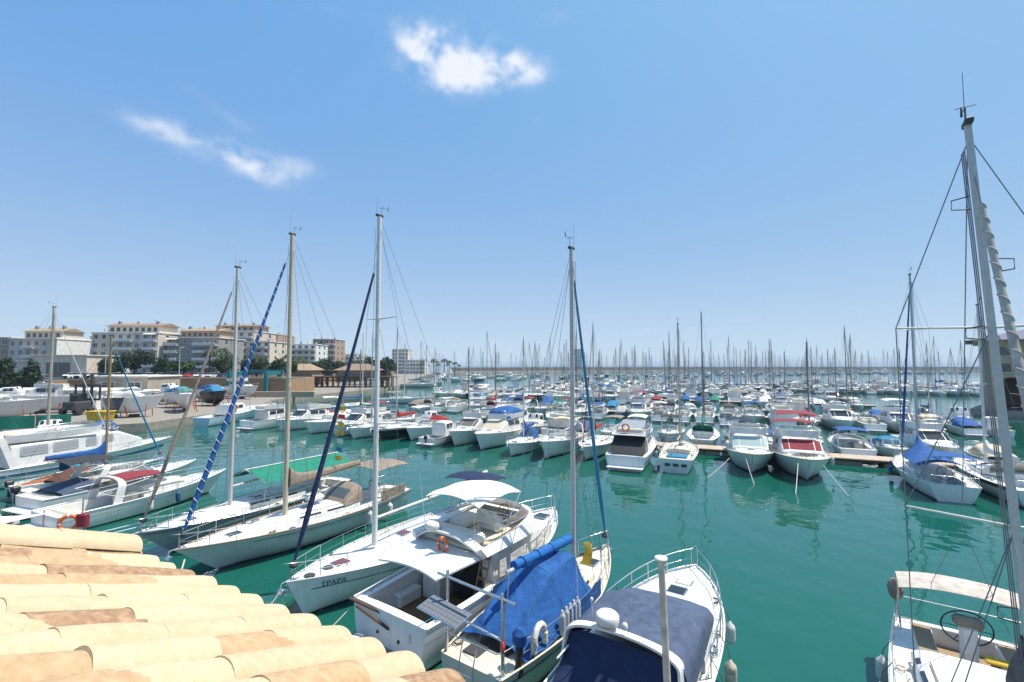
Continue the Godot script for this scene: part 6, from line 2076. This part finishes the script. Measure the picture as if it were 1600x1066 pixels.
	o = motor_boat("wooden_launch", "long pale launch with varnished wheelhouse lying along the quay", {"h": h, "hull": M.paleblue, "kind": "pilot", "house": M.white, "rail_m": M.teak, "bottom": M.black, "plat": false, "cab": {"x0": 0.2, "x1": 4.6, "w0": 1.2, "w1": 0.7, "H": 0.6, "ramp": 0.2, "nose": 0.5}, "win": [[0.1, 0.3, 0.6, 0.85], [0.4, 0.6, 0.6, 0.85]]})
	moor(o, -43.6, -65.2, -42.6, -78.6)
	add_box(o, "cabin_panel", Vector3(-1.9, 2.1, 1.31), Vector3(1.1, 1.2, 0.08), M.teak, 0.02)
	var ash := [["navy hulled boat with white deck propped ashore in the yard", M.navy_hull, "express", M.c_ivory, -60, -70, -54.5, -63.5, 1.0], ["white boat under green cover propped ashore by the quay edge", M.white, "express", M.c_green, -56, -79, -50.5, -72, 1.0], ["white cabin boat propped ashore near the hoist", M.white, "fly", null, -70, -74.5, -77.5, -70.5, 1.0], ["long white boat propped ashore behind the green screen", M.lightgrey, "express", M.c_ivory, -74, -62, -66.5, -66.5, 0.8], ["blue covered boat propped ashore below the terrace wall", M.white, "express", M.c_blue, -66, -98, -58, -95, 0.9], ["white cruiser propped ashore beside the gantry hoist", M.white, "fly", null, -66, -107, -56.5, -103, 1.0], ["low white boat propped ashore beside the boatyard office", M.white, "express", M.c_paleg, -70, -82, -62, -80, 1.0], ["tall white sailing hull propped ashore behind the skip", M.hull, "open", M.c_paleg, -58, -66, -51.5, -68.5, 1.1], ["grey motorboat propped ashore before the white shelter", M.lightgrey, "pilot", null, -84, -74, -77.5, -76.5, 0.9], ["beige covered boat propped ashore at the yard corner", M.hull, "express", M.c_beige, -80, -60, -73.5, -57.5, 0.9], ["azure covered boat propped ashore in the yard middle", M.hull, "express", M.c_azure, -62, -84, -55.5, -81, 1.0], ["cream hulled boat propped ashore beside the concrete block", M.cream, "pilot", null, -70, -91, -63, -89.5, 0.9], ["small dark boat propped ashore near the quay edge", M.black_hull, "open", M.c_azure, -58, -88, -52.5, -85, 0.9]]
	for q in ash:
		h = hull_spec(Vector2(q[6] - q[4], q[7] - q[5]).length(), 3.0, 1.3, 1.7, "motor", {"d": 0.9, "e0": 0.35, "lo": true})
		o = motor_boat("boat_ashore", q[0], {"h": h, "hull": q[1], "kind": q[2], "cover": q[3], "plat": false, "bottom": null, "win": [[0.1, 0.5, 0.66, 0.86]] if q[2] != "open" else []}, "boats propped ashore in the yard")
		moor(o, q[4], q[5], q[6], q[7])
		o.position.y = 1.1 + 1.35 * q[8]
		for x in [-0.3, 0.25]:
			for sg in [-1.0, 1.0]:
				var pr := MB.new()
				pr.tube([Vector3(h.L * x, -1.35 * q[8], sg * 1.5), Vector3(h.L * x, 0.3, sg * 1.1)], 0.06, 0.06, 6)
				part("prop", pr, M.redpaint, o)
		add_box(o, "keel_block", Vector3(0, -1.35 * q[8] + 0.22, 0), Vector3(1.2, 0.45, 0.6), M.brown_wood, 0.04)

# ------------------------------------------------------------------ the first pontoon
func pontoon(k: int, x0: float, x1: float, label: String):
	var z0 := -54.2 - 36.0 * (k - 1)
	var e := Vector3(1, 0, 0.45).normalized()
	var bs := Basis(e, Vector3.UP, e.cross(Vector3.UP))
	var a := Vector3(x0, 0, z0 + 0.45 * x0)
	var b := Vector3(x1, 0, z0 + 0.45 * x1)
	var o := thing("pontoon", label, "pontoon", "pontoons of the marina")
	o.position = (a + b) * 0.5
	var L := a.distance_to(b)
	add_box(o, "walkway", Vector3(0, 0.52, 0), Vector3(L, 0.16, 2.2), M.conc_warm2, 0.03)
	o.basis = bs
	var n := int(L / 4.0)
	for i in n:
		add_box(o, "float", Vector3(-L * 0.5 + L * (i + 0.5) / n, 0.12, 0), Vector3(2.6, 0.62, 2.0), M.conc, 0.05)
	for sg in [-1.0, 1.0]:
		add_box(o, "fascia", Vector3(0, 0.44, sg * 1.12), Vector3(L, 0.2, 0.06), M.brown_wood, 0.02)
	var m := int(L / 9.0)
	for i in m:
		var x := -L * 0.5 + L * (i + 0.5) / m
		var p := add_box(o, "service_post", Vector3(x, 1.1, 0.6), Vector3(0.26, 1.0, 0.26), M.lightgrey, 0.04)
		add_box(p, "post_cap", Vector3(x, 1.63, 0.6), Vector3(0.3, 0.08, 0.3), M.grey, 0.02)

func first_row():
	M.conc_warm2 = mat(Color(0.62, 0.52, 0.42), 0.9, 0, "concrete", 0.5)
	pontoon(1, -37, 46, "concrete finger pontoon behind the red-screened cruiser")
	var h: Dictionary
	var o: Node3D
	var N := Vector2(-0.41, 0.912)
	# [bow or stern point, length, bow out?]
	var put := func(o2: Node3D, x: float, z: float, L: float, out: bool):
		var far := Vector2(x, z) - N * L
		if out: moor(o2, far.x, far.y, x, z)
		else: moor(o2, x, z, far.x, far.y)
	h = hull_spec(9.0, 3.0, 1.15, 1.55, "motor")
	o = motor_boat("motor_cruiser", "white cruiser with red cockpit cover moored bow out", {"h": h, "hull": M.hull, "kind": "express", "cover": M.c_red, "cov": {"x0": -3.8, "x1": -0.6, "H": 1.2, "w": 1.2, "pk": 0.6}, "win": [[0.1, 0.5, 0.66, 0.86]]})
	put.call(o, -11.9, -52.2, 9.0, true)
	h = hull_spec(7.0, 2.5, 0.85, 1.1, "motor")
	o = motor_boat("motor_boat", "small grey fishing boat with stern platform between white cruisers", {"h": h, "hull": M.lightgrey, "kind": "pilot", "motor": M.black, "win": []})
	put.call(o, -9.0, -49.3, 7.0, false)
	h = hull_spec(10.5, 3.4, 1.3, 1.75, "motor")
	o = motor_boat("motor_cruiser", "white cruiser with grey screen cover moored bow out", {"h": h, "hull": M.hull, "kind": "fly", "front": M.c_dusk, "bottom": M.black, "win": [[0.2, 0.5, 0.6, 0.85]]})
	put.call(o, -6.5, -48.2, 10.5, true)
	h = hull_spec(10.5, 3.4, 1.35, 1.8, "motor")
	o = motor_boat("motor_cruiser", "white cruiser with cream screen cover and blue flybridge canvas", {"h": h, "hull": M.hull, "kind": "fly", "front": M.c_beige, "bottom": M.black, "glass": M.c_blue, "win": []})
	put.call(o, -3.6, -46.0, 10.5, true)
	var cv := MB.new()
	cv.sheet(func(s, a):
		var g: float = a * PI / 2
		return Vector3(lerpf(-4.2, 0.4, s), 2.7 + (1.25 * pow(sin(PI * clampf(s * 0.8 + 0.12, 0, 1)), 0.6)) * pow(maxf(cos(g), 0), 0.5), 1.35 * signf(a) * pow(absf(sin(g)), 0.6)), 0, 1, 12, -1, 1, 12, 0.012, true)
	part("flybridge_cover", cv, M.c_blue, o)
	h = hull_spec(8.2, 2.8, 0.95, 1.35, "sail", {"p": 2.4})
	o = sail_boat("sailing_boat", "old white double-ended boat with blue cockpit awning", {"h": h, "hull": M.hull, "bottom": M.antifoul_red, "bim": M.c_ivory, "hood": M.c_blue, "rig": {"x": 0.3, "H": 8.2, "r": 0.09, "m": M.alu_white, "spread": [0.55], "boom": 2.8, "cover": M.c_blue}})
	put.call(o, -0.4, -43.1, 8.2, true)
	h = hull_spec(10.4, 3.3, 1.25, 1.75, "motor")
	o = motor_boat("motor_cruiser", "white express cruiser with beige sunpads moored bow out", {"h": h, "hull": M.hull, "kind": "express", "stripes": [[M.lightgrey, 0.45, 0.48]], "win": [[0.1, 0.45, 0.66, 0.86]], "bim": M.c_beige, "bimx": [-4.6, -1.6, 1.8], "arch": M.white})
	put.call(o, 2.6, -41.6, 10.4, true)
	h = hull_spec(9.4, 3.0, 1.1, 1.4, "sail")
	o = sail_boat("sailing_yacht", "white sailboat with red boom cover moored bow out", {"h": h, "hull": M.hull, "bottom": M.black, "rig": {"x": 0.6, "H": 11.0, "r": 0.1, "m": M.alu, "spread": [0.5], "boom": 3.4, "cover": M.c_red, "genoa": M.c_wine, "gr": 0.05}})
	put.call(o, 6.2, -41.0, 9.4, true)
	h = hull_spec(10.6, 3.6, 1.2, 1.7, "motor")
	o = motor_boat("motor_yacht", "flybridge motorboat with black cockpit screen moored stern out", {"h": h, "hull": M.hull, "kind": "fly", "ck": {"t0": 0.03, "t1": 0.25, "u": 0.8, "depth": 0.5, "floor": M.deck}, "coam": M.lightgrey, "stripes": [[M.grey, 0.3, 0.5]], "house2": {"x0": -2.9, "x1": 2.2, "w0": 1.5, "w1": 1.25, "H": 1.4, "ramp": 0.4, "nose": 0.2, "bend": 1.0, "ey": 0.2, "ez": 0.42, "tuck": 0.12}, "win2": [[0.08, 0.18, 0.86, 0.5], [0.21, 0.31, 0.86, 0.5], [0.34, 0.6, 0.86, 0.5]]})
	put.call(o, 9.2, -37.9, 10.6, false)
	var bw := MB.new()
	bw.quad(Vector3(-4.7, 1.3, -1.45), Vector3(-4.7, 1.3, 1.45), Vector3(-2.95, 2.62, 1.3), Vector3(-2.95, 2.62, -1.3))
	part("cockpit_screen", bw, M.black, o)
	var sp := MB.new()
	sp.sheet(func(u, v): return Vector3(lerpf(-3.4, -0.6, u), 2.75 + 0.85 * u, v * lerpf(1.2, 1.0, u)), 0, 1, 6, -1, 1, 6, 0.06, true)
	part("seat_back", sp, M.grey, o)
	ring_buoy(o.transform * Transform3D(Basis(Vector3.UP, PI / 2), Vector3(-3.3, 3.25, -0.3)), "red lifebuoy on the black-screened flybridge boat", M.orange_ring, 0.28)
	for t in [0.35, 0.5, 0.62]:
		fender(o, h, t, 1.0, M.fender_white, "white fender on the starboard side of the black-screened boat")
	h = hull_spec(8.6, 3.0, 1.15, 1.35, "sail", {"tr": 0.82, "tm": 0.5, "p": 2.6, "e0": 0.3})
	o = sail_boat("sailing_yacht", "old cream-decked sailboat with three stern windows moored stern out", {"h": h, "hull": M.hull, "deck": M.cream, "house": M.cream, "bottom": M.black, "stripes": [[M.navy_hull, 0.32, 0.55, 0.02, 0.3]], "rig": {"x": 0.4, "H": 10.8, "r": 0.1, "m": M.alu_beige, "spread": [0.5], "fine": true, "boom": 3.2}})
	put.call(o, 12.9, -36.8, 8.6, false)
	for z in [-0.62, 0.0, 0.62]:
		add_box(o, "stern_window", Vector3(-4.27, 0.68, z), Vector3(0.04, 0.22, 0.4), M.window, 0.01)
	add_box(o, "cockpit_cushion", Vector3(-2.9, 1.16, 0), Vector3(1.2, 0.1, 1.6), M.c_azure, 0.04)
	# the two big cruisers bow out
	h = hull_spec(9.6, 3.7, 1.35, 1.75, "motor", {"q": 0.72, "p": 3.0, "rake": 1.5, "rail_m": M.cream})
	o = motor_boat("motor_cruiser", "broad white cruiser with pale two-pane windscreen moored bow out", {"h": h, "hull": M.hull, "deck": M.cream, "house": M.white, "kind": "fly", "front": M.green_pane, "bottom": M.black, "stripes": [[M.lightgrey, 0.55, 0.6]], "win": [], "cab": {"x0": -0.5, "x1": 3.9, "w0": 1.4, "w1": 0.9, "H": 0.3, "ramp": 0.7, "nose": 0.05}})
	put.call(o, 18.4, -35.6, 9.6, true)
	mooring_line(Vector3(18.0, 1.4, -35.9), Vector3(17.4, 0, -33.6), 0.05, M.rope, "pale mooring rope from the bow of the two-pane cruiser", 0.025)
	mooring_line(Vector3(17.2, 1.2, -36.9), Vector3(14.9, 0, -35.6), 0.05, M.rope, "pale slanting rope at the side of the two-pane cruiser", 0.025)
	h = hull_spec(10.2, 3.9, 1.4, 1.8, "motor", {"q": 0.72, "p": 3.0, "rake": 1.5, "rail_m": M.cream})
	o = motor_boat("motor_cruiser", "broad cruiser with red windscreen cover and red bimini", {"h": h, "hull": M.hull, "deck": M.cream, "house": M.white, "kind": "fly", "front": M.c_wine, "bottom": M.black, "win": [], "cab": {"x0": -0.5, "x1": 3.9, "w0": 1.4, "w1": 0.9, "H": 0.25, "ramp": 0.7, "nose": 0.05}, "bim": M.c_wine, "bimx": [-3.6, -0.6, 3.1], "glass": M.green_glass})
	put.call(o, 21.3, -33.3, 10.2, true)
	add_bimini(o, -5.2, -3.4, 1.6, 3.6, 2.5, M.c_wine, M.steel, 0.12, "aft_bimini")
	var rp := MB.new()
	for k in 5:
		rp.torus(Vector3(2.7 + 0.1 * k, 1.78, -0.5 + 0.25 * k), Basis(Vector3.RIGHT, PI / 2), 0.35 + 0.05 * (k % 2), 0.035, 0, TAU, 16, 5)
	part("rope_coils", rp, M.rope_dark, o)
	mooring_line(Vector3(20.6, 1.5, -33.6), Vector3(18.9, 0, -31.2), 0.05, M.rope, "pale rope on one bow of the red-screened cruiser", 0.028)
	mooring_line(Vector3(22.0, 1.5, -33.0), Vector3(22.0, 0, -30.6), 0.05, M.rope, "pale rope on the other bow of the red-screened cruiser", 0.028)
	fender(o, h, 0.6, -1.0, M.fender_white, "white fender between the red-screened cruiser and the pontoon boat")
	h = hull_spec(10.2, 3.4, 1.05, 1.4, "sail", {"tr": 0.72})
	o = sail_boat("sailing_yacht", "white sailboat with blue tent-like boom awning moored stern out", {"h": h, "hull": M.hull, "bottom": M.black, "wheel": true, "bim": M.c_blue, "rig": {"x": 1.2, "H": 14.0, "r": 0.11, "m": M.alu, "spread": [0.4, 0.7], "fine": true, "genoa": M.c_blue, "gr": 0.09, "boom": 4.2}})
	moor(o, 27.5, -29.0, 31.9, -38.2)
	var tn := MB.new()
	tn.sheet(func(u, v): return Vector3(lerpf(-3.6, 1.3, u), 2.25 + 1.3 * pow(u, 3.0) * (1.0 - 0.85 * absf(v)) - 0.35 * absf(v) * absf(v), v * lerpf(1.35, 1.3, u) * (1.0 if u < 0.75 else lerpf(1.0, 0.12, (u - 0.75) / 0.25))), 0, 1, 18, -1, 1, 12, 0.012, true)
	part("boom_tent", tn, M.c_blue, o)
	for t in [0.6, 0.75]:
		fender(o, h, t, -1.0, M.fender_navy, "navy fender on the bow side of the blue-tented stern-out yacht")
	h = hull_spec(10.8, 3.5, 1.1, 1.4, "sail", {"tr": 0.75})
	o = sail_boat("sailing_yacht", "white sailboat with brown side cloth beside the blue-tented yacht", {"h": h, "hull": M.hull, "bottom": M.black, "stripes": [[M.brown_wood, 0.0, 0.25, 0.05, 0.5]], "hood": M.c_ivory, "rig": {"x": 1.2, "H": 11.5, "r": 0.11, "m": M.alu_white, "spread": [0.5], "fine": true, "boom": 4.0, "cover": M.c_ivory}})
	moor(o, 31.3, -27.4, 35.6, -37.2)
	# farther along the row
	var row := [[-35.2, -61.6, 9, "fly", null, false, "white stern-out cruiser at the pontoon's outer end"], [-30.4, -59.6, 9.5, "fly", null, true, "white flybridge cruiser near the pontoon's outer end"], [-25.6, -57.2, 9.0, "express", "c_ivory", true, "white cruiser with ivory cover along the pontoon"], [-21.4, -54.6, 10.0, "fly", null, true, "white cruiser with maroon awning along the pontoon"]]
	for q in row:
		h = hull_spec(q[2], 3.2, 1.2, 1.6, "motor")
		o = motor_boat("motor_cruiser", q[6], {"h": h, "hull": M.hull, "kind": q[3], "cover": M[q[4]] if q[4] else null, "bottom": M.black, "win": [[0.1, 0.5, 0.66, 0.86]], "bim": M.c_wine if q[0] == -21.4 else null, "bimx": [-4.4, -1.5, 2.4]})
		put.call(o, q[0], q[1], q[2], q[5])
	h = hull_spec(10.5, 3.2, 1.15, 1.45, "sail")
	o = sail_boat("sailing_yacht", "black hulled sailboat with red boom cover along the pontoon", {"h": h, "hull": M.black_hull, "stripes": [[M.white, 0.0, 0.12]], "deck": M.cream, "rig": {"x": 0.9, "H": 11.5, "r": 0.1, "m": M.alu_white, "spread": [0.5], "boom": 3.9, "cover": M.c_red, "cr": 0.24}})
	put.call(o, -15.6, -51.6, 10.5, true)
	h = hull_spec(9.6, 3.1, 1.1, 1.4, "sail")
	o = sail_boat("sailing_yacht", "white sailboat with thin grey mast next to the black hull", {"h": h, "hull": M.hull, "rig": {"x": 0.9, "H": 11.0, "r": 0.09, "m": M.alu_white, "spread": [0.5], "boom": 3.6, "cover": M.c_ivory}})
	put.call(o, -18.8, -53.2, 9.6, true)
	# two yachts lying free off the yard
	h = hull_spec(13.0, 3.8, 1.2, 1.5, "sail")
	o = sail_boat("sailing_yacht", "long white sailing yacht at anchor off the boatyard", {"h": h, "hull": M.paleblue, "rig": {"x": 1.2, "H": 13.0, "r": 0.11, "m": M.alu_white, "spread": [0.5], "boom": 4.6, "cover": M.c_blue}, "bim": M.c_ivory})
	moor(o, -34.5, -83.0, -24.0, -90.5)
	h = hull_spec(11.0, 3.4, 1.1, 1.4, "sail")
	o = sail_boat("sailing_yacht", "white sailing yacht with row of portholes lying off the pier", {"h": h, "hull": M.hull, "rig": {"x": 1.0, "H": 12.4, "r": 0.1, "m": M.alu_white, "spread": [0.5], "boom": 4.0, "cover": M.c_ivory}})
	moor(o, -30.5, -106.0, -20.5, -105.0)

# ------------------------------------------------------------------ everything farther out
func protos(lo: bool) -> Array:
	var L := {"lo": lo}
	var out := []
	var g := "boats moored on the outer pontoons"
	var hm := func(l: float, b: float, fs: float, fb: float) -> Dictionary: return hull_spec(l, b, fs, fb, "motor", L)
	var hs := func(l: float, b: float, fs: float, fb: float) -> Dictionary: return hull_spec(l, b, fs, fb, "sail", L)
	var w := [[0.1, 0.5, 0.66, 0.86]]
	out.append([motor_boat("motor_boat", "white motorboat with {c} cockpit cover", {"h": hm.call(7.2, 2.6, 0.95, 1.25), "hull": M.hull, "kind": "express", "cover": M.c_blue, "win": w, "motor": M.black, "plat": false}, g), 7.2, "m"])
	out.append([motor_boat("motor_boat", "open white motorboat with bare windscreen", {"h": hm.call(7.6, 2.7, 1.0, 1.3), "hull": M.hull, "kind": "express", "win": w}, g), 7.6, "m"])
	out.append([motor_boat("motor_cruiser", "white flybridge cruiser with dark windows", {"h": hm.call(10.0, 3.4, 1.25, 1.65), "hull": M.hull, "kind": "fly", "win": w}, g), 10.0, "m"])
	out.append([motor_boat("motor_boat", "small white boat with upright wheelhouse", {"h": hm.call(6.4, 2.4, 0.9, 1.2), "hull": M.hull, "kind": "pilot", "win": [], "motor": M.black, "plat": false}, g), 6.4, "m"])
	out.append([motor_boat("motor_boat", "small boat under a {c} cover", {"h": hm.call(6.2, 2.3, 0.85, 1.1), "hull": M.hull, "kind": "open", "cover": M.c_beige, "plat": false, "motor": M.black}, g), 6.2, "m"])
	out.append([motor_boat("motor_cruiser", "white flybridge cruiser with {c} canvas top", {"h": hm.call(9.4, 3.3, 1.2, 1.6), "hull": M.hull, "kind": "fly", "win": w, "bim": M.c_navy, "bimx": [-3.2, -0.2, 2.9], "front": M.c_slate}, g), 9.4, "m"])
	out.append([motor_boat("motor_boat", "white motorboat with {c} bimini", {"h": hm.call(7.8, 2.7, 0.95, 1.3), "hull": M.hull, "kind": "express", "bim": M.c_beige, "win": w}, g), 7.8, "m"])
	out.append([motor_boat("motor_boat", "slim white motorboat with {c} cockpit cover", {"h": hm.call(7.0, 2.5, 0.95, 1.25), "hull": M.hull, "kind": "express", "cover": M.c_paleg, "win": w}, g), 7.0, "m"])
	out.append([motor_boat("motor_boat", "white motorboat with {c} bimini and white arch", {"h": hm.call(8.4, 2.9, 1.05, 1.4), "hull": M.hull, "kind": "express", "bim": M.c_blue, "arch": M.white, "win": w}, g), 8.4, "m"])
	out.append([motor_boat("motor_boat", "pale blue hulled small boat under a {c} cover", {"h": hm.call(6.0, 2.3, 0.85, 1.1), "hull": M.paleblue, "kind": "open", "cover": M.c_teal, "plat": false, "motor": M.black}, g), 6.0, "m"])
	for q in [["short white sailboat with {c} boom cover", M.white, M.c_blue, 9.2, 10.6, M.alu], ["white sailboat with {c} boom cover", M.white, M.c_ivory, 10.0, 12.2, M.alu_dark], ["navy hulled sailboat with {c} boom cover", M.navy_hull, M.c_navy, 9.6, 11.4, M.alu], ["pale blue sailboat with {c} boom cover", M.paleblue, M.c_azure, 8.2, 9.6, M.alu_dark], ["long white sailboat with dark mast and {c} boom cover", M.white, M.c_brown, 11.0, 13.4, M.alu_dark]]:
		out.append([sail_boat("sailing_boat", q[0], {"h": hs.call(q[3], q[3] * 0.31, 1.0, 1.3), "hull": q[1], "hood": q[2] if not lo else null, "rig": {"x": q[3] * 0.08, "H": q[4], "r": 0.1, "m": q[5], "spread": [0.5], "boom": q[3] * 0.38, "cover": q[2], "wr": 0.012 if lo else 0.009, "genoa": q[2] if q[3] > 9.5 else null, "gr": 0.05}}, g), q[3], "s"])
	return out

# a boat's canvas takes one of the marina's colours; the label says which
func dress(o: Node3D, base: String, where_: String, rng: RandomNumberGenerator):
	var pal := [["blue", "c_blue"], ["navy", "c_navy"], ["cream", "c_ivory"], ["beige", "c_beige"], ["grey", "c_paleg"], ["blue", "c_blue"], ["azure", "c_azure"], ["cream", "c_ivory"], ["slate", "c_slate"], ["red", "c_wine"], ["green", "c_green"], ["brown", "c_taupe"], ["white", "c_white"], ["white", "c_white"], ["black", "c_charcoal"]]
	var q: Array = pal[rng.randi() % pal.size()]
	if base.contains("{c}"):
		for ch in o.get_children():
			var n := str(ch.name).rstrip("0123456789")
			if n in ["boat_cover", "bimini", "sail_cover", "spray_hood"]:
				ch.material_override = M[q[1]]
	o.set_meta("label", base.replace("{c}", q[0]) + " " + where_)

func back_rows():
	M.c_white = M.c_ivory
	var near := protos(false)
	var far := protos(true)
	var rng := RandomNumberGenerator.new()
	rng.seed = 4242
	var e := Vector2(1, 0.45).normalized()
	var N := Vector2(-e.y, e.x)
	var ranges := [[1, -35.0, 40.0], [2, -17.0, 62.0], [3, -20.0, 70.0], [4, 6.0, 76.0], [5, 20.0, 140.0], [6, 44.0, 168.0]]
	var where := ["behind the first pontoon", "on the second pontoon", "on the third pontoon", "on the fourth pontoon", "on the fifth pontoon", "on the outermost pontoon"]
	var used := {}
	for r in ranges:
		var k: int = r[0]
		if k > 1:
			pontoon(k, r[1] - 2.0, r[2] + 3.0, ["", "", "second concrete pontoon beyond the first one", "third concrete pontoon out from the roof", "fourth concrete pontoon out from the roof", "fifth concrete pontoon out from the roof", "outermost concrete pontoon before the channel"][k])
		for side in [-1.0, 1.0]:
			if k == 1 and side > 0.0: continue
			var x: float = r[1]
			while x < r[2]:
				var set_: Array = near if k <= 2 else far
				var q: Array = set_[rng.randi() % 10] if rng.randf() < (0.7 if k < 4 else 0.55) else set_[10 + rng.randi() % 5]
				var wid: float = 2.15 + 0.135 * q[1]
				if rng.randf() < 0.05:
					x += 3.0
					continue
				var o: Node3D = q[0]
				var lab: String = str(o.get_meta("label"))
				if used.has(o):
					o = copy_of(o)
				else:
					lab = lab
				used[q[0]] = true
				if not q[0].has_meta("base_label"):
					q[0].set_meta("base_label", lab)
				o.set_meta("group", "boats moored " + where[k - 1])
				dress(o, str(q[0].get_meta("base_label")), where[k - 1], rng)
				if o.has_meta("base_label") and o != q[0]: o.remove_meta("base_label")
				if q[2] == "m": o.scale = Vector3(rng.randf_range(0.88, 1.12), rng.randf_range(0.86, 1.12), rng.randf_range(0.92, 1.08))
				var c := Vector2(x + wid * 0.4, -54.2 - 36.0 * (k - 1) + 0.45 * (x + wid * 0.4))
				var a: Vector2 = c + N * side * (1.5 + rng.randf_range(0.0, 0.4))
				var b: Vector2 = a + N * side * q[1]
				if k >= 3 and q[2] == "s": o.scale = Vector3.ONE * rng.randf_range(0.95, 1.3)
				if rng.randf() < 0.6: moor(o, a.x, a.y, b.x, b.y)
				else: moor(o, b.x, b.y, a.x, a.y)
				x += wid * 0.912
	# across the channel: rows of yachts before the breakwater and along the far shore
	for i in 160:
		var q: Array = far[10 + rng.randi() % 5] if rng.randf() < 0.68 else far[rng.randi() % 10]
		var o := copy_of(q[0])
		var row := i % 4
		var x := -34.0 + (i / 4) * 13.6 + rng.randf_range(-4, 4) + row * 4.0
		var z := -250.0 - row * 34.0 - (x + 35.0) * 0.6 + rng.randf_range(-3, 3)
		if x > 330.0: z = -470.0 - row * 34.0 - (x - 330.0) * 0.25
		dress(o, str(q[0].get_meta("base_label", str(q[0].get_meta("label")))), "across the channel before the breakwater", rng)
		o.set_meta("group", "boats across the channel")
		if o.has_meta("base_label"): o.remove_meta("base_label")
		var a := 1.2 + rng.randf_range(-0.15, 0.15) + (PI if rng.randf() < 0.5 else 0.0)
		o.position = Vector3(x, 0, z)
		o.rotation.y = a
		o.scale = Vector3.ONE * rng.randf_range(1.1, 1.6)
	for i in 22:
		var q: Array = far[10 + rng.randi() % 5] if i % 3 == 0 else far[rng.randi() % 10]
		var o := copy_of(q[0])
		dress(o, str(q[0].get_meta("base_label", str(q[0].get_meta("label")))), "along the far promenade", rng)
		o.set_meta("group", "boats along the far promenade")
		if o.has_meta("base_label"): o.remove_meta("base_label")
		var z := -185.0 - i * 11.0
		o.position = Vector3(-37.0 + 0.0 * i - maxf(0.0, (-z - 205.0)) * 0.12 + rng.randf_range(-1, 1), 0, z)
		o.rotation.y = rng.randf_range(-0.2, 0.2) + (PI if i % 2 else 0.0)
		o.scale = Vector3.ONE * 1.25
	for q in near + far:
		if q[0].has_meta("base_label"): q[0].remove_meta("base_label")
		if not used.has(q[0]):
			q[0].free()
